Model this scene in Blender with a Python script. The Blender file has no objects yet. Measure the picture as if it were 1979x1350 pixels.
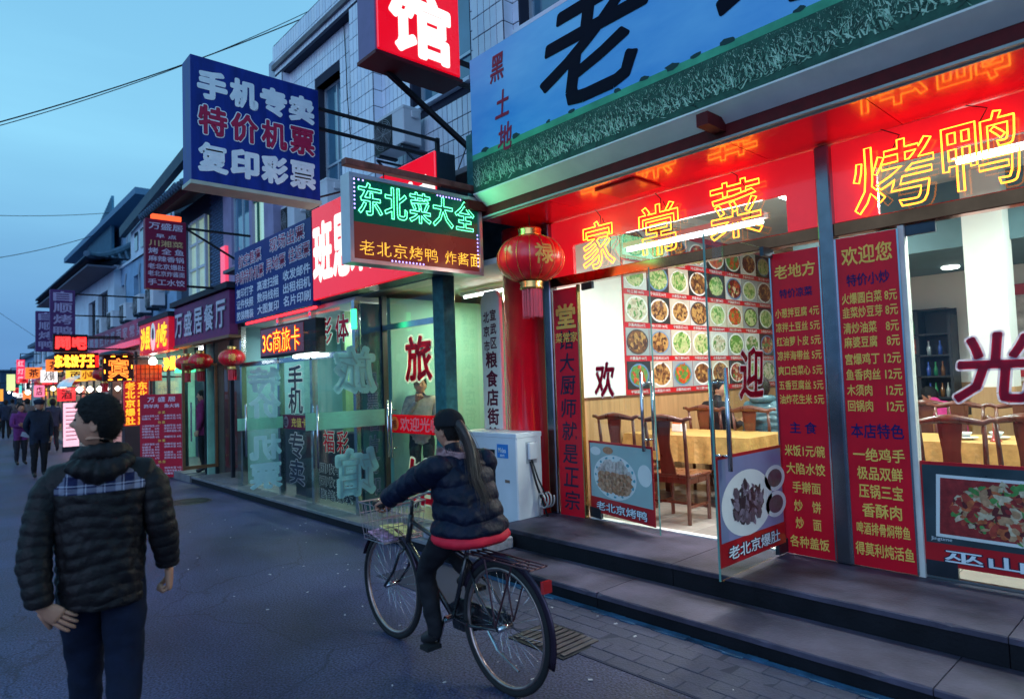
import bpy, bmesh, math, random
from mathutils import Vector, Matrix
from mathutils.bvhtree import BVHTree
random.seed(7)
scn = bpy.context.scene
col = scn.collection
R = math.radians
# ---------------------------------------------------------------- camera
YAW, PITCH, ROLL = 0.73563348, 0.04810432, -0.03480937
fw = Vector((-math.cos(YAW)*math.cos(PITCH), math.sin(YAW)*math.cos(PITCH), math.sin(PITCH)))
r0 = fw.cross(Vector((0, 0, 1))).normalized()
u0 = r0.cross(fw)
cr = r0*math.cos(ROLL)+u0*math.sin(ROLL)
cu_ = -r0*math.sin(ROLL)+u0*math.cos(ROLL)
cam = bpy.data.cameras.new('camera')
cam.sensor_width = 36
cam.lens = 36*1261.42/1979
cam.clip_start = 0.05
cam.clip_end = 900
cam.dof.use_dof = True
cam.dof.focus_distance = 5.8
cam.dof.aperture_fstop = 1.9
camo = bpy.data.objects.new('camera', cam)
col.objects.link(camo)
m = Matrix((cr, cu_, -fw)).transposed().to_4x4()
m.translation = (0, 0, 1.68)
camo.matrix_world = m
scn.camera = camo
# ---------------------------------------------------------------- dusk sky
w = bpy.data.worlds.new('World')
scn.world = w
w.use_nodes = True
nt = w.node_tree
nt.nodes.clear()
def wn(t, **k):
    n = nt.nodes.new(t)
    for a, b in k.items():
        setattr(n, a, b)
    return n
out = wn('ShaderNodeOutputWorld')
bg = wn('ShaderNodeBackground')
bg.inputs[1].default_value = 1.15
tc = wn('ShaderNodeTexCoord')
sep = wn('ShaderNodeSeparateXYZ')
nt.links.new(tc.outputs['Generated'], sep.inputs[0])
ramp = wn('ShaderNodeValToRGB')
els = ramp.color_ramp.elements
els[0].position = 0.0; els[0].color = (0.09, 0.22, 0.48, 1)
els[1].position = 1.0; els[1].color = (0.13, 0.36, 0.66, 1)
for p_, c_ in ((0.10, (0.13, 0.32, 0.60, 1)), (0.32, (0.25, 0.60, 0.84, 1)), (0.55, (0.19, 0.50, 0.76, 1))):
    e = els.new(p_); e.color = c_
nt.links.new(sep.outputs['Z'], ramp.inputs[0])
mp = wn('ShaderNodeMapping')
mp.inputs['Scale'].default_value = (1.2, 1.2, 7)
nt.links.new(tc.outputs['Generated'], mp.inputs[0])
nz = wn('ShaderNodeTexNoise')
nz.inputs['Scale'].default_value = 1.6
nz.inputs['Detail'].default_value = 5
nt.links.new(mp.outputs[0], nz.inputs['Vector'])
r2 = wn('ShaderNodeValToRGB')
r2.color_ramp.elements[0].position = .4; r2.color_ramp.elements[0].color = (.95, .955, .97, 1)
r2.color_ramp.elements[1].position = .68; r2.color_ramp.elements[1].color = (1.06, 1.05, 1.04, 1)
nt.links.new(nz.outputs[0], r2.inputs[0])
mx = wn('ShaderNodeMix', data_type='RGBA', blend_type='MULTIPLY')
mx.inputs[0].default_value = 1
nt.links.new(ramp.outputs[0], mx.inputs[6])
nt.links.new(r2.outputs[0], mx.inputs[7])
nt.links.new(mx.outputs[2], bg.inputs[0])
nt.links.new(bg.outputs[0], out.inputs[0])
# the brighter half of the twilight sky: one very soft, weak sun
sd = bpy.data.lights.new('sun', 'SUN')
sd.energy = .85
sd.angle = R(50)
sd.color = (0.55, 0.62, 1.0)
so = bpy.data.objects.new('sun', sd)
so.rotation_euler = (R(74), 0, R(30))
col.objects.link(so)
scn.view_settings.view_transform = 'Standard'
scn.view_settings.look = 'None'
scn.view_settings.exposure = 0
scn.view_settings.gamma = 1
scn.render.engine = 'CYCLES'
scn.cycles.use_denoising = True
scn.cycles.max_bounces = 7
scn.cycles.transparent_max_bounces = 16
scn.cycles.sample_clamp_indirect = 4
scn.cycles.caustics_reflective = False
scn.cycles.caustics_refractive = False

# ---------------------------------------------------------------- materials
MATS = {}
def M(name, c, rough=.6, metal=0, var=.12, scale=6, bump=0, bscale=40, emit=0, ecol=None, coat=0, stretch=None, spec=None):
    if name in MATS:
        return MATS[name]
    mt = bpy.data.materials.new(name)
    mt.use_nodes = True
    t = mt.node_tree
    b = t.nodes['Principled BSDF']
    b.inputs['Roughness'].default_value = rough
    b.inputs['Metallic'].default_value = metal
    b.inputs['Specular IOR Level'].default_value = spec if spec is not None else (.22 if rough >= .4 and not coat and metal < .5 else .5)
    if coat:
        b.inputs['Coat Weight'].default_value = coat
        b.inputs['Coat Roughness'].default_value = .06
    tcn = t.nodes.new('ShaderNodeTexCoord')
    src = tcn.outputs['Object']
    if stretch:
        mpn = t.nodes.new('ShaderNodeMapping')
        mpn.inputs['Scale'].default_value = stretch
        t.links.new(src, mpn.inputs[0])
        src = mpn.outputs[0]
    n = t.nodes.new('ShaderNodeTexNoise')
    n.inputs['Scale'].default_value = scale
    n.inputs['Detail'].default_value = 6
    n.inputs['Roughness'].default_value = .6
    t.links.new(src, n.inputs['Vector'])
    rp = t.nodes.new('ShaderNodeValToRGB')
    rp.color_ramp.elements[0].position = .3
    rp.color_ramp.elements[1].position = .72
    lo, hi = 1-var, 1+var
    rp.color_ramp.elements[0].color = (c[0]*lo, c[1]*lo, c[2]*lo, 1)
    rp.color_ramp.elements[1].color = (min(1, c[0]*hi), min(1, c[1]*hi), min(1, c[2]*hi), 1)
    t.links.new(n.outputs[0], rp.inputs[0])
    t.links.new(rp.outputs[0], b.inputs['Base Color'])
    if rough > .08 and metal < .5:
        mr = t.nodes.new('ShaderNodeMapRange')
        mr.inputs['To Min'].default_value = max(0, rough-.1)
        mr.inputs['To Max'].default_value = min(1, rough+.12)
        t.links.new(n.outputs[0], mr.inputs[0])
        t.links.new(mr.outputs[0], b.inputs['Roughness'])
    if bump:
        n2 = t.nodes.new('ShaderNodeTexNoise')
        n2.inputs['Scale'].default_value = bscale
        n2.inputs['Detail'].default_value = 4
        t.links.new(src, n2.inputs['Vector'])
        bp = t.nodes.new('ShaderNodeBump')
        bp.inputs['Strength'].default_value = bump
        bp.inputs['Distance'].default_value = .02
        t.links.new(n2.outputs[0], bp.inputs['Height'])
        t.links.new(bp.outputs[0], b.inputs['Normal'])
    if emit:
        b.inputs['Emission Color'].default_value = (*(ecol or c), 1)
        b.inputs['Emission Strength'].default_value = emit
    MATS[name] = mt
    return mt
def E(name, c, s):
    """a lamp, tube or LED: it gives off light"""
    if name in MATS:
        return MATS[name]
    mt = bpy.data.materials.new(name)
    mt.use_nodes = True
    t = mt.node_tree
    t.nodes.clear()
    e = t.nodes.new('ShaderNodeEmission')
    e.inputs[0].default_value = (*c, 1)
    e.inputs[1].default_value = s
    o = t.nodes.new('ShaderNodeOutputMaterial')
    t.links.new(e.outputs[0], o.inputs[0])
    MATS[name] = mt
    return mt
def glass(name, tint=(.9, .97, .95), mn=.06, mxv=.75, rough=.01):
    """thin architectural pane: clear film plus a Fresnel-weighted mirror"""
    mt = bpy.data.materials.new(name)
    mt.use_nodes = True
    t = mt.node_tree
    t.nodes.clear()
    tr = t.nodes.new('ShaderNodeBsdfTransparent')
    tr.inputs[0].default_value = (*tint, 1)
    gl = t.nodes.new('ShaderNodeBsdfGlossy')
    gl.inputs['Roughness'].default_value = rough
    lw = t.nodes.new('ShaderNodeFresnel')
    lw.inputs[0].default_value = 1.5
    mr = t.nodes.new('ShaderNodeMapRange')
    mr.inputs['From Min'].default_value = .04
    mr.inputs['To Min'].default_value = mn
    mr.inputs['To Max'].default_value = mxv
    geo = t.nodes.new('ShaderNodeNewGeometry')
    bk = t.nodes.new('ShaderNodeMath')
    bk.operation = 'MULTIPLY_ADD'
    bk.inputs[1].default_value = -1
    bk.inputs[2].default_value = 1
    t.links.new(geo.outputs['Backfacing'], bk.inputs[0])
    ml = t.nodes.new('ShaderNodeMath')
    ml.operation = 'MULTIPLY'
    t.links.new(lw.outputs[0], mr.inputs[0])
    t.links.new(mr.outputs[0], ml.inputs[0])
    t.links.new(bk.outputs[0], ml.inputs[1])
    mxn = t.nodes.new('ShaderNodeMixShader')
    t.links.new(ml.outputs[0], mxn.inputs[0])
    t.links.new(tr.outputs[0], mxn.inputs[1])
    t.links.new(gl.outputs[0], mxn.inputs[2])
    o = t.nodes.new('ShaderNodeOutputMaterial')
    t.links.new(mxn.outputs[0], o.inputs[0])
    MATS[name] = mt
    return mt
def film_mat(name, c, tr=.55):
    """translucent vinyl: light from the room behind shines through it"""
    if name in MATS:
        return MATS[name]
    mt = bpy.data.materials.new(name)
    mt.use_nodes = True
    t = mt.node_tree
    t.nodes.clear()
    n = t.nodes.new('ShaderNodeTexNoise')
    n.inputs['Scale'].default_value = 9
    rp = t.nodes.new('ShaderNodeValToRGB')
    rp.color_ramp.elements[0].color = (c[0]*.85, c[1]*.85, c[2]*.85, 1)
    rp.color_ramp.elements[1].color = (min(1, c[0]*1.1), min(1, c[1]*1.1), min(1, c[2]*1.1), 1)
    t.links.new(n.outputs[0], rp.inputs[0])
    d = t.nodes.new('ShaderNodeBsdfDiffuse')
    r = t.nodes.new('ShaderNodeBsdfTranslucent')
    g_ = t.nodes.new('ShaderNodeBsdfGlossy')
    g_.inputs['Roughness'].default_value = .2
    for q in (d, r):
        t.links.new(rp.outputs[0], q.inputs[0])
    m1 = t.nodes.new('ShaderNodeMixShader')
    m1.inputs[0].default_value = tr
    t.links.new(d.outputs[0], m1.inputs[1])
    t.links.new(r.outputs[0], m1.inputs[2])
    m2 = t.nodes.new('ShaderNodeMixShader')
    m2.inputs[0].default_value = .04
    t.links.new(m1.outputs[0], m2.inputs[1])
    t.links.new(g_.outputs[0], m2.inputs[2])
    o = t.nodes.new('ShaderNodeOutputMaterial')
    t.links.new(m2.outputs[0], o.inputs[0])
    MATS[name] = mt
    return mt
def backlit(name, c, s=1.0, var=.12):
    """printed film lit from inside the box, a little uneven like real tubes make it"""
    return M(name, c, rough=.25, var=var, scale=1.3, emit=s, coat=.4)

ASPHALT = None
STEEL = M('steel', (.55, .57, .6), .18, 1, .08)
DARKST = M('dark_steel', (.06, .07, .09), .35, .8, .2)
BLACK = M('black_iron', (.02, .022, .026), .5, .3, .3)
GREENP = M('green_post_paint', (.03, .14, .14), .4, 0, .35, 12)
REDW = M('red_lacquer', (.78, .006, .018), .16, 0, .12, 3, coat=.8)
REDP = M('red_panel_glow', (.62, .02, .02), .22, 0, .3, 1.6, bump=.1, bscale=6, coat=.5, emit=.5, ecol=(.95, .012, .028))  # red glow added as emission, in place of tube light shining through
REDD = M('dark_red_beam', (.10, .006, .008), .6, 0, .3, 9)
WHITE = M('white_paint', (.78, .77, .74), .5, 0, .05)
GLASS = glass('shop_glass')
GLASSG = glass('green_glass', (.90, .98, .95), .06, .8)
NEONY = E('yellow_neon', (1.0, .27, .018), 7)
NEONR = E('red_neon', (1.0, .04, .02), 3.0)
NEONO = E('orange_neon', (1.0, .2, .03), 3.2)
LEDG = E('green_led', (.12, 1.0, .42), 5.0)
LEDY = E('yellow_led', (1.0, .55, .06), 2.6)
LEDR = E('red_led', (1.0, .03, .03), 3)
LEDB = E('violet_led', (.35, .3, 1.0), 3.5)
TUBE = E('fluorescent_tube', (.93, 1.0, .97), 14)
LW = E('lit_white', (1, 1, .98), 1.25)
LY = E('lit_yellow', (1, .62, .05), 1.5)

# ---------------------------------------------------------------- mesh helpers
def tag(o, label=None, cat=None, group=None, kind=None):
    for k, v in (('label', label), ('category', cat), ('group', group), ('kind', kind)):
        if v:
            o[k] = v
    return o
def wl(o):
    v = Vector((0, 0, 0))
    while o is not None:
        v += o.location
        o = o.parent
    return v
def thing(name, label, cat, loc=(0, 0, 0), rz=0, group=None):
    o = bpy.data.objects.new(name, None)
    o.empty_display_size = .1
    col.objects.link(o)
    o.location = loc
    o.rotation_euler = (0, 0, rz)
    return tag(o, label, cat, group)
def orth(d):
    d = Vector(d).normalized()
    a = Vector((0, 0, 1)) if abs(d.z) < .9 else Vector((1, 0, 0))
    x = d.cross(a).normalized()
    return x, d.cross(x).normalized()
class MB:
    def __init__(s):
        s.v, s.f, s.m = [], [], []
    def add(s, vs, fs, mi=0):
        k = len(s.v)
        s.v += [tuple(p) for p in vs]
        s.f += [tuple(i+k for i in f) for f in fs]
        s.m += [mi]*len(fs)
        return s
    def box(s, x0, x1, y0, y1, z0, z1, mi=0):
        vs = [(x, y, z) for z in (z0, z1) for y in (y0, y1) for x in (x0, x1)]
        return s.add(vs, [(0, 2, 3, 1), (4, 5, 7, 6), (0, 1, 5, 4), (2, 6, 7, 3), (0, 4, 6, 2), (1, 3, 7, 5)], mi)
    def obox(s, o, ax, ay, az, mi=0):
        o, ax, ay, az = map(Vector, (o, ax, ay, az))
        vs = [o+ax*i+ay*j+az*k for k in (-.5, .5) for j in (-.5, .5) for i in (-.5, .5)]
        return s.add(vs, [(0, 2, 3, 1), (4, 5, 7, 6), (0, 1, 5, 4), (2, 6, 7, 3), (0, 4, 6, 2), (1, 3, 7, 5)], mi)
    def bar(s, p0, p1, wd, ht=None, mi=0):
        p0, p1 = Vector(p0), Vector(p1)
        d = p1-p0
        a, b = orth(d)
        return s.obox((p0+p1)/2, d, a*wd, b*(ht or wd), mi)
    def quad(s, a, b, c, d, mi=0):
        return s.add([a, b, c, d], [(0, 1, 2, 3)], mi)
    def tube(s, pts, r, n=8, closed=False, mi=0, flat=1.0):
        pts = [Vector(p) for p in pts]
        N = len(pts)
        rs = r if isinstance(r, (list, tuple)) else [r]*N
        k = len(s.v)
        px = None
        for i, p in enumerate(pts):
            if closed:
                d = pts[(i+1) % N]-pts[i-1]
            else:
                d = pts[min(i+1, N-1)]-pts[max(i-1, 0)]
            if d.length < 1e-9:
                d = Vector((0, 0, 1))
            d.normalize()
            if px is None:
                x, y = orth(d)
            else:
                x = px-d*px.dot(d)
                if x.length < 1e-6:
                    x, y = orth(d)
                x.normalize()
                y = d.cross(x)
            px = x
            for j in range(n):
                a = 2*math.pi*j/n
                s.v.append(tuple(p+(x*math.cos(a)+y*math.sin(a)*flat)*rs[i]))
        cnt = 0
        for i in range(N if closed else N-1):
            i2 = (i+1) % N
            for j in range(n):
                s.f.append((k+i*n+j, k+i*n+(j+1) % n, k+i2*n+(j+1) % n, k+i2*n+j))
                cnt += 1
        if not closed:
            s.f.append(tuple(k+j for j in range(n))[::-1])
            s.f.append(tuple(k+(N-1)*n+j for j in range(n)))
            cnt += 2
        s.m += [mi]*cnt
        return s
    def cyl(s, p0, p1, r, n=16, r1=None, mi=0):
        return s.tube([p0, p1], [r, r if r1 is None else r1], n, mi=mi)
    def lathe(s, prof, o=(0, 0, 0), n=24, sx=1, sy=1, mi=0):
        k = len(s.v)
        for (rr, z) in prof:
            for j in range(n):
                a = 2*math.pi*j/n
                s.v.append((o[0]+rr*math.cos(a)*sx, o[1]+rr*math.sin(a)*sy, o[2]+z))
        L = len(prof)
        for i in range(L-1):
            for j in range(n):
                s.f.append((k+i*n+j, k+i*n+(j+1) % n, k+(i+1)*n+(j+1) % n, k+(i+1)*n+j))
        s.f.append(tuple(k+j for j in range(n))[::-1])
        s.f.append(tuple(k+(L-1)*n+j for j in range(n)))
        s.m += [mi]*((L-1)*n+2)
        return s
    def disc(s, o, xa, ya, rx, ry=None, n=20, mi=0, jit=0):
        o, xa, ya = Vector(o), Vector(xa), Vector(ya)
        ry = ry or rx
        vs = []
        for j in range(n):
            a = 2*math.pi*j/n
            q = 1+random.uniform(-jit, jit)
            vs.append(o+xa*rx*q*math.cos(a)+ya*ry*q*math.sin(a))
        return s.add(vs, [tuple(range(n))], mi)
    def prism(s, poly, o, xa, ya, t, mi=0):
        """closed outline (2D) in the plane o,xa,ya, given a thickness t towards the back"""
        o, xa, ya = Vector(o), Vector(xa), Vector(ya)
        nn = xa.cross(ya).normalized()
        n = len(poly)
        fr = [o+xa*x+ya*y for x, y in poly]
        vs = fr+[p-nn*t for p in fr]
        fs = [tuple(range(n)), tuple(range(2*n-1, n-1, -1))]+[(i, i+n, (i+1) % n+n, (i+1) % n) for i in range(n)]
        return s.add(vs, fs, mi)
    def build(s, name, mats, parent=None, smooth=False, bevel=0, seg=1, rz=None):
        if not isinstance(mats, (list, tuple)):
            mats = [mats]
        o3 = wl(parent) if parent is not None else Vector((0, 0, 0))
        me = bpy.data.meshes.new(name)
        me.from_pydata([(p[0]-o3.x, p[1]-o3.y, p[2]-o3.z) for p in s.v], [], s.f)
        for mt in mats:
            me.materials.append(mt)
        if len(mats) > 1:
            me.polygons.foreach_set('material_index', s.m)
        if bevel:
            bm = bmesh.new()
            bm.from_mesh(me)
            es = [e for e in bm.edges if len(e.link_faces) == 2 and e.calc_face_angle(0) > .6]
            bmesh.ops.bevel(bm, geom=es, offset=bevel, segments=seg, affect='EDGES', clamp_overlap=True)
            bm.to_mesh(me)
            bm.free()
        if smooth:
            me.polygons.foreach_set('use_smooth', [True]*len(me.polygons))
        me.update()
        o = bpy.data.objects.new(name, me)
        col.objects.link(o)
        if parent is not None:
            o.parent = parent
        return o
def mesh_obj(name, me, parent=None):
    o = bpy.data.objects.new(name, me)
    col.objects.link(o)
    if parent is not None:
        o.parent = parent
    return o
def copy_tree(o, parent=None, **kw):
    c = o.copy()
    col.objects.link(c)
    c.parent = parent
    for ch in list(o.children):
        copy_tree(ch, c)
    return c
def place(o, loc, rz=0, label=None):
    o.location = loc
    o.rotation_euler = (0, 0, rz)
    if label:
        o['label'] = label
    return o
# ---------------------------------------------------------------- lettering
FX, FZ = Vector((1, 0, 0)), Vector((0, 0, 1))      # on a facade (faces the street)
SX = Vector((0, 1, 0))                              # on a board that sticks out of the facade
def tmesh(body, off=0, ext=0, sl=1.0, sc=1.0, res=2):
    if off > .013:
        me = tmesh(body, 0, ext, sl, sc, res)
        vs = [tuple(v.co) for v in me.vertices]
        fs = [tuple(p.vertices) for p in me.polygons]
        for q_, lp in enumerate(outline_loops(me)):
            n = len(lp)
            for i in range(n):
                a, b, c = lp[i], lp[(i+1) % n], lp[i-1]
                d = (b-a)
                if d.length < 1e-6:
                    continue
                d.normalize()
                z = -.0006-.0003*((i+q_) % 3)
                nn = Vector((-d.y, d.x, 0))*off
                k = len(vs)
                vs += [(a.x+nn.x, a.y+nn.y, z), (b.x+nn.x, b.y+nn.y, z), (b.x-nn.x, b.y-nn.y, z), (a.x-nn.x, a.y-nn.y, z)]
                fs.append((k, k+3, k+2, k+1))
                e = (a-c)
                if e.length > 1e-6 and e.normalized().dot(d) < .9:
                    k = len(vs)
                    z -= .0012
                    vs += [(a.x+off*math.cos(j*.785), a.y+off*math.sin(j*.785), z) for j in range(8)]
                    fs.append(tuple(range(k, k+8)))
        m2 = bpy.data.meshes.new('lettering')
        m2.from_pydata(vs, [], fs)
        bpy.data.meshes.remove(me)
        return m2
    key = (body, round(off, 4), ext, sl, sc, res)
    if key in TC:
        return TC[key].copy()
    c = bpy.data.curves.new('lettering', 'FONT')
    c.body = body
    c.align_x = 'CENTER'
    c.resolution_u = res
    c.offset = off
    c.extrude = ext
    c.space_line = sl
    c.space_character = sc
    o = bpy.data.objects.new('lettering', c)
    me = bpy.data.meshes.new_from_object(o)
    bpy.data.objects.remove(o)
    bpy.data.curves.remove(c)
    TC[key] = me
    return me.copy()
TC = {}
def bb(me):
    xs = [v.co.x for v in me.vertices]
    ys = [v.co.y for v in me.vertices]
    return min(xs), max(xs), min(ys), max(ys)
def text(body, o, w_, h_, mat, parent, xa=FX, ya=FZ, off=0.0, ext=0.0, name='lettering', layers=None, sl=1.0, sc=1.0, shear=0.0, lift=.004):
    """flat or raised lettering, fitted into w_ x h_ round the centre o"""
    base = tmesh(body, 0, 0, sl, sc)
    x0, x1, y0, y1 = bb(base)
    cx, cy = (x0+x1)/2, (y0+y1)/2
    hs = h_/(y1-y0)
    ws = (w_/(x1-x0)) if w_ else hs
    bpy.data.meshes.remove(base)
    xa, ya = Vector(xa), Vector(ya)
    nn = xa.cross(ya).normalized()
    pl = wl(parent) if parent is not None else Vector((0, 0, 0))
    res = []
    for k, (of, mt, dz) in enumerate(layers or [(off, mat, 0)]):
        me = tmesh(body, of, ext, sl, sc)
        for v in me.vertices:
            x, y, z = v.co
            q = Vector(o)+xa*((x-cx)*ws+shear*(y-cy)*hs)+ya*((y-cy)*hs)+nn*(z+ext+lift+dz)
            v.co = q-pl
        me.materials.clear()
        me.materials.append(mt)
        me.name = name
        res.append(mesh_obj(name, me, parent))
    return res[0]
def outline_loops(me):
    bm = bmesh.new()
    bm.from_mesh(me)
    bmesh.ops.remove_doubles(bm, verts=bm.verts, dist=1e-5)
    nb = {}
    for e in bm.edges:
        if len(e.link_faces) == 1:
            a, b = e.verts
            nb.setdefault(a.index, []).append(b.index)
            nb.setdefault(b.index, []).append(a.index)
    co = {v.index: v.co.copy() for v in bm.verts}
    bm.free()
    seen, loops = set(), []
    for s_ in nb:
        if s_ in seen:
            continue
        lp, cur, prev = [s_], s_, None
        seen.add(s_)
        while True:
            nx = [q for q in nb[cur] if q != prev and (q not in seen or q == s_)]
            if not nx or nx[0] == s_:
                break
            prev, cur = cur, nx[0]
            seen.add(cur)
            lp.append(cur)
        if len(lp) > 2:
            loops.append([co[i] for i in lp])
    return loops
def neon(ch, o, w_, h_, mat, parent, xa=FX, ya=FZ, r=.008, off=.01, name='neon_tube', gap=.0):
    """the outline of a character bent in glass tube"""
    me = tmesh(ch, off, res=2)
    x0, x1, y0, y1 = bb(me)
    xa, ya = Vector(xa), Vector(ya)
    mb = MB()
    for lp in outline_loops(me):
        pts = [Vector(o)+xa*((p.x-(x0+x1)/2)/(x1-x0)*w_)+ya*((p.y-(y0+y1)/2)/(y1-y0)*h_) for p in lp]
        q = [pts[0]]
        for p in pts[1:]:
            if (p-q[-1]).length > r*1.2:
                q.append(p)
        if len(q) > 2:
            mb.tube(q, r, 6, closed=True)
    bpy.data.meshes.remove(me)
    return mb.build(name, mat, parent, smooth=True)
def dots(body, o, w_, h_, mat, parent, xa=SX, ya=FZ, nx=None, ny=16, r=.006, outline=False, off=0, step=.012, name='led_dots'):
    """LED lettering: one small lens per diode"""
    me = tmesh(body, off)
    x0, x1, y0, y1 = bb(me)
    xa, ya = Vector(xa), Vector(ya)
    nn = xa.cross(ya)
    mb = MB()
    def put(x, y):
        c = Vector(o)+xa*((x-(x0+x1)/2)/(x1-x0)*w_)+ya*((y-(y0+y1)/2)/(y1-y0)*h_)+nn*.004
        mb.disc(c, xa, ya, r, n=6)
    if outline:
        sx, sy = w_/(x1-x0), h_/(y1-y0)
        for lp in outline_loops(me):
            L = len(lp)
            acc = 0
            for i in range(L):
                a, b = lp[i], lp[(i+1) % L]
                dl = math.hypot((b.x-a.x)*sx, (b.y-a.y)*sy)
                t = (step-acc) if acc else 0
                while t < dl:
                    put(a.x+(b.x-a.x)*t/dl, a.y+(b.y-a.y)*t/dl)
                    t += step
                acc = (acc+dl) % step if dl else acc
    else:
        bm = bmesh.new()
        bm.from_mesh(me)
        tree = BVHTree.FromBMesh(bm)
        bm.free()
        for i in range(nx):
            for j in range(ny):
                x = x0+(i+.5)/nx*(x1-x0)
                y = y0+(j+.5)/ny*(y1-y0)
                hit = tree.ray_cast(Vector((x, y, 1)), Vector((0, 0, -1)))
                if hit[0] is not None:
                    put(x, y)
    bpy.data.meshes.remove(me)
    return mb.build(name, mat, parent)
def lamp(name, kind, loc, e, c, parent=None, size=.1, size_y=None, rot=None, **k):
    d = bpy.data.lights.new(name, kind)
    d.energy = e
    d.color = c
    if kind == 'AREA':
        d.shape = 'RECTANGLE' if size_y else 'SQUARE'
        d.size = size
        if size_y:
            d.size_y = size_y
    elif kind in ('POINT', 'SPOT'):
        d.shadow_soft_size = size
        if kind == 'SPOT':
            d.spot_size = R(150)
    o = bpy.data.objects.new(name, d)
    col.objects.link(o)
    if parent is not None:
        o.parent = parent
        o.location = Vector(loc)-wl(parent)
    else:
        o.location = loc
    if rot:
        o.rotation_euler = rot
    return o
# ================================================================ ground
def asphalt():
    mt = M('asphalt', (.05, .053, .105), .5, 0, .6, .55, bump=.35, bscale=60)
    t = mt.node_tree
    b = t.nodes['Principled BSDF']
    tcn = [n for n in t.nodes if n.type == 'TEX_COORD'][0]
    vo = t.nodes.new('ShaderNodeTexVoronoi')
    vo.feature = 'DISTANCE_TO_EDGE'
    vo.inputs['Scale'].default_value = .55
    nz_ = t.nodes.new('ShaderNodeTexNoise')
    nz_.inputs['Scale'].default_value = 2.5
    nz_.inputs['Detail'].default_value = 5
    ad = t.nodes.new('ShaderNodeMix'); ad.data_type = 'RGBA'; ad.blend_type = 'ADD'
    ad.inputs[0].default_value = .35
    t.links.new(tcn.outputs['Object'], nz_.inputs['Vector'])
    t.links.new(tcn.outputs['Object'], ad.inputs[6])
    t.links.new(nz_.outputs['Color'], ad.inputs[7])
    t.links.new(ad.outputs[2], vo.inputs['Vector'])
    rp = t.nodes.new('ShaderNodeValToRGB')
    rp.color_ramp.elements[0].position = .0; rp.color_ramp.elements[0].color = (.5, .5, .5, 1)
    rp.color_ramp.elements[1].position = .007; rp.color_ramp.elements[1].color = (1, 1, 1, 1)
    t.links.new(vo.outputs['Distance'], rp.inputs[0])
    # fine aggregate speckle
    n3 = t.nodes.new('ShaderNodeTexNoise')
    n3.inputs['Scale'].default_value = 75
    n3.inputs['Detail'].default_value = 10
    t.links.new(tcn.outputs['Object'], n3.inputs['Vector'])
    rp3 = t.nodes.new('ShaderNodeValToRGB')
    rp3.color_ramp.elements[0].position = .38; rp3.color_ramp.elements[0].color = (.42, .42, .42, 1)
    rp3.color_ramp.elements[1].position = .66; rp3.color_ramp.elements[1].color = (1.95, 1.95, 2.0, 1)
    t.links.new(n3.outputs[0], rp3.inputs[0])
    base = b.inputs['Base Color'].links[0].from_socket
    m1 = t.nodes.new('ShaderNodeMix'); m1.data_type = 'RGBA'; m1.blend_type = 'MULTIPLY'; m1.inputs[0].default_value = 1
    m2 = t.nodes.new('ShaderNodeMix'); m2.data_type = 'RGBA'; m2.blend_type = 'MULTIPLY'; m2.inputs[0].default_value = 1
    t.links.new(base, m1.inputs[6]); t.links.new(rp.outputs[0], m1.inputs[7])
    t.links.new(m1.outputs[2], m2.inputs[6]); t.links.new(rp3.outputs[0], m2.inputs[7])
    t.links.new(m2.outputs[2], b.inputs['Base Color'])
    return mt
ASPHALT = asphalt()
g = MB().quad((-420, -120, 0), (60, -120, 0), (60, 300, 0), (-420, 300, 0)).build('street', ASPHALT)
tag(g, 'grey blue asphalt street with fine cracks', kind='structure')
CONC = M('worn_concrete', (.17, .165, .18), .6, 0, .35, 3, bump=.3, bscale=35)
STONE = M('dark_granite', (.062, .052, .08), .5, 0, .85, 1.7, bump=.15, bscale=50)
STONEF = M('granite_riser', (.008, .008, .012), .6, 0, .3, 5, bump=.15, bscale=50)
# paved strip beside the steps, laid brick by brick
strip = MB().box(-5.2, 3, 2.99, 3.64, -.02, .004).build('pavement', M('joint_sand', (.035, .036, .06), .8))
tag(strip, 'strip of worn paving bricks along the foot of the steps', kind='structure')
bricks = []
for bi in range(3):
    me = MB().box(-.1198, .1198, -.0598, .0598, -.02, .0).build('brick', M('paving_brick_%d' % bi, ((.052, .053, .09), (.056, .056, .095), (.049, .05, .085))[bi], .6, 0, .25, 14, bump=.3, bscale=60), bevel=.004)
    bricks.append(me.data)
    bpy.data.objects.remove(me)
for row in range(5):
    for k in range(4, 30):
        x = -4.9+k*.242+(row % 2)*.12
        y = 3.06+row*.121
        o = mesh_obj('brick', random.choice(bricks), strip)
        o.location = (x, y, .0065+random.uniform(-.002, .0025))
        o.rotation_euler = (random.uniform(-.01, .01), random.uniform(-.01, .01), random.uniform(-.02, .02))
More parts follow.
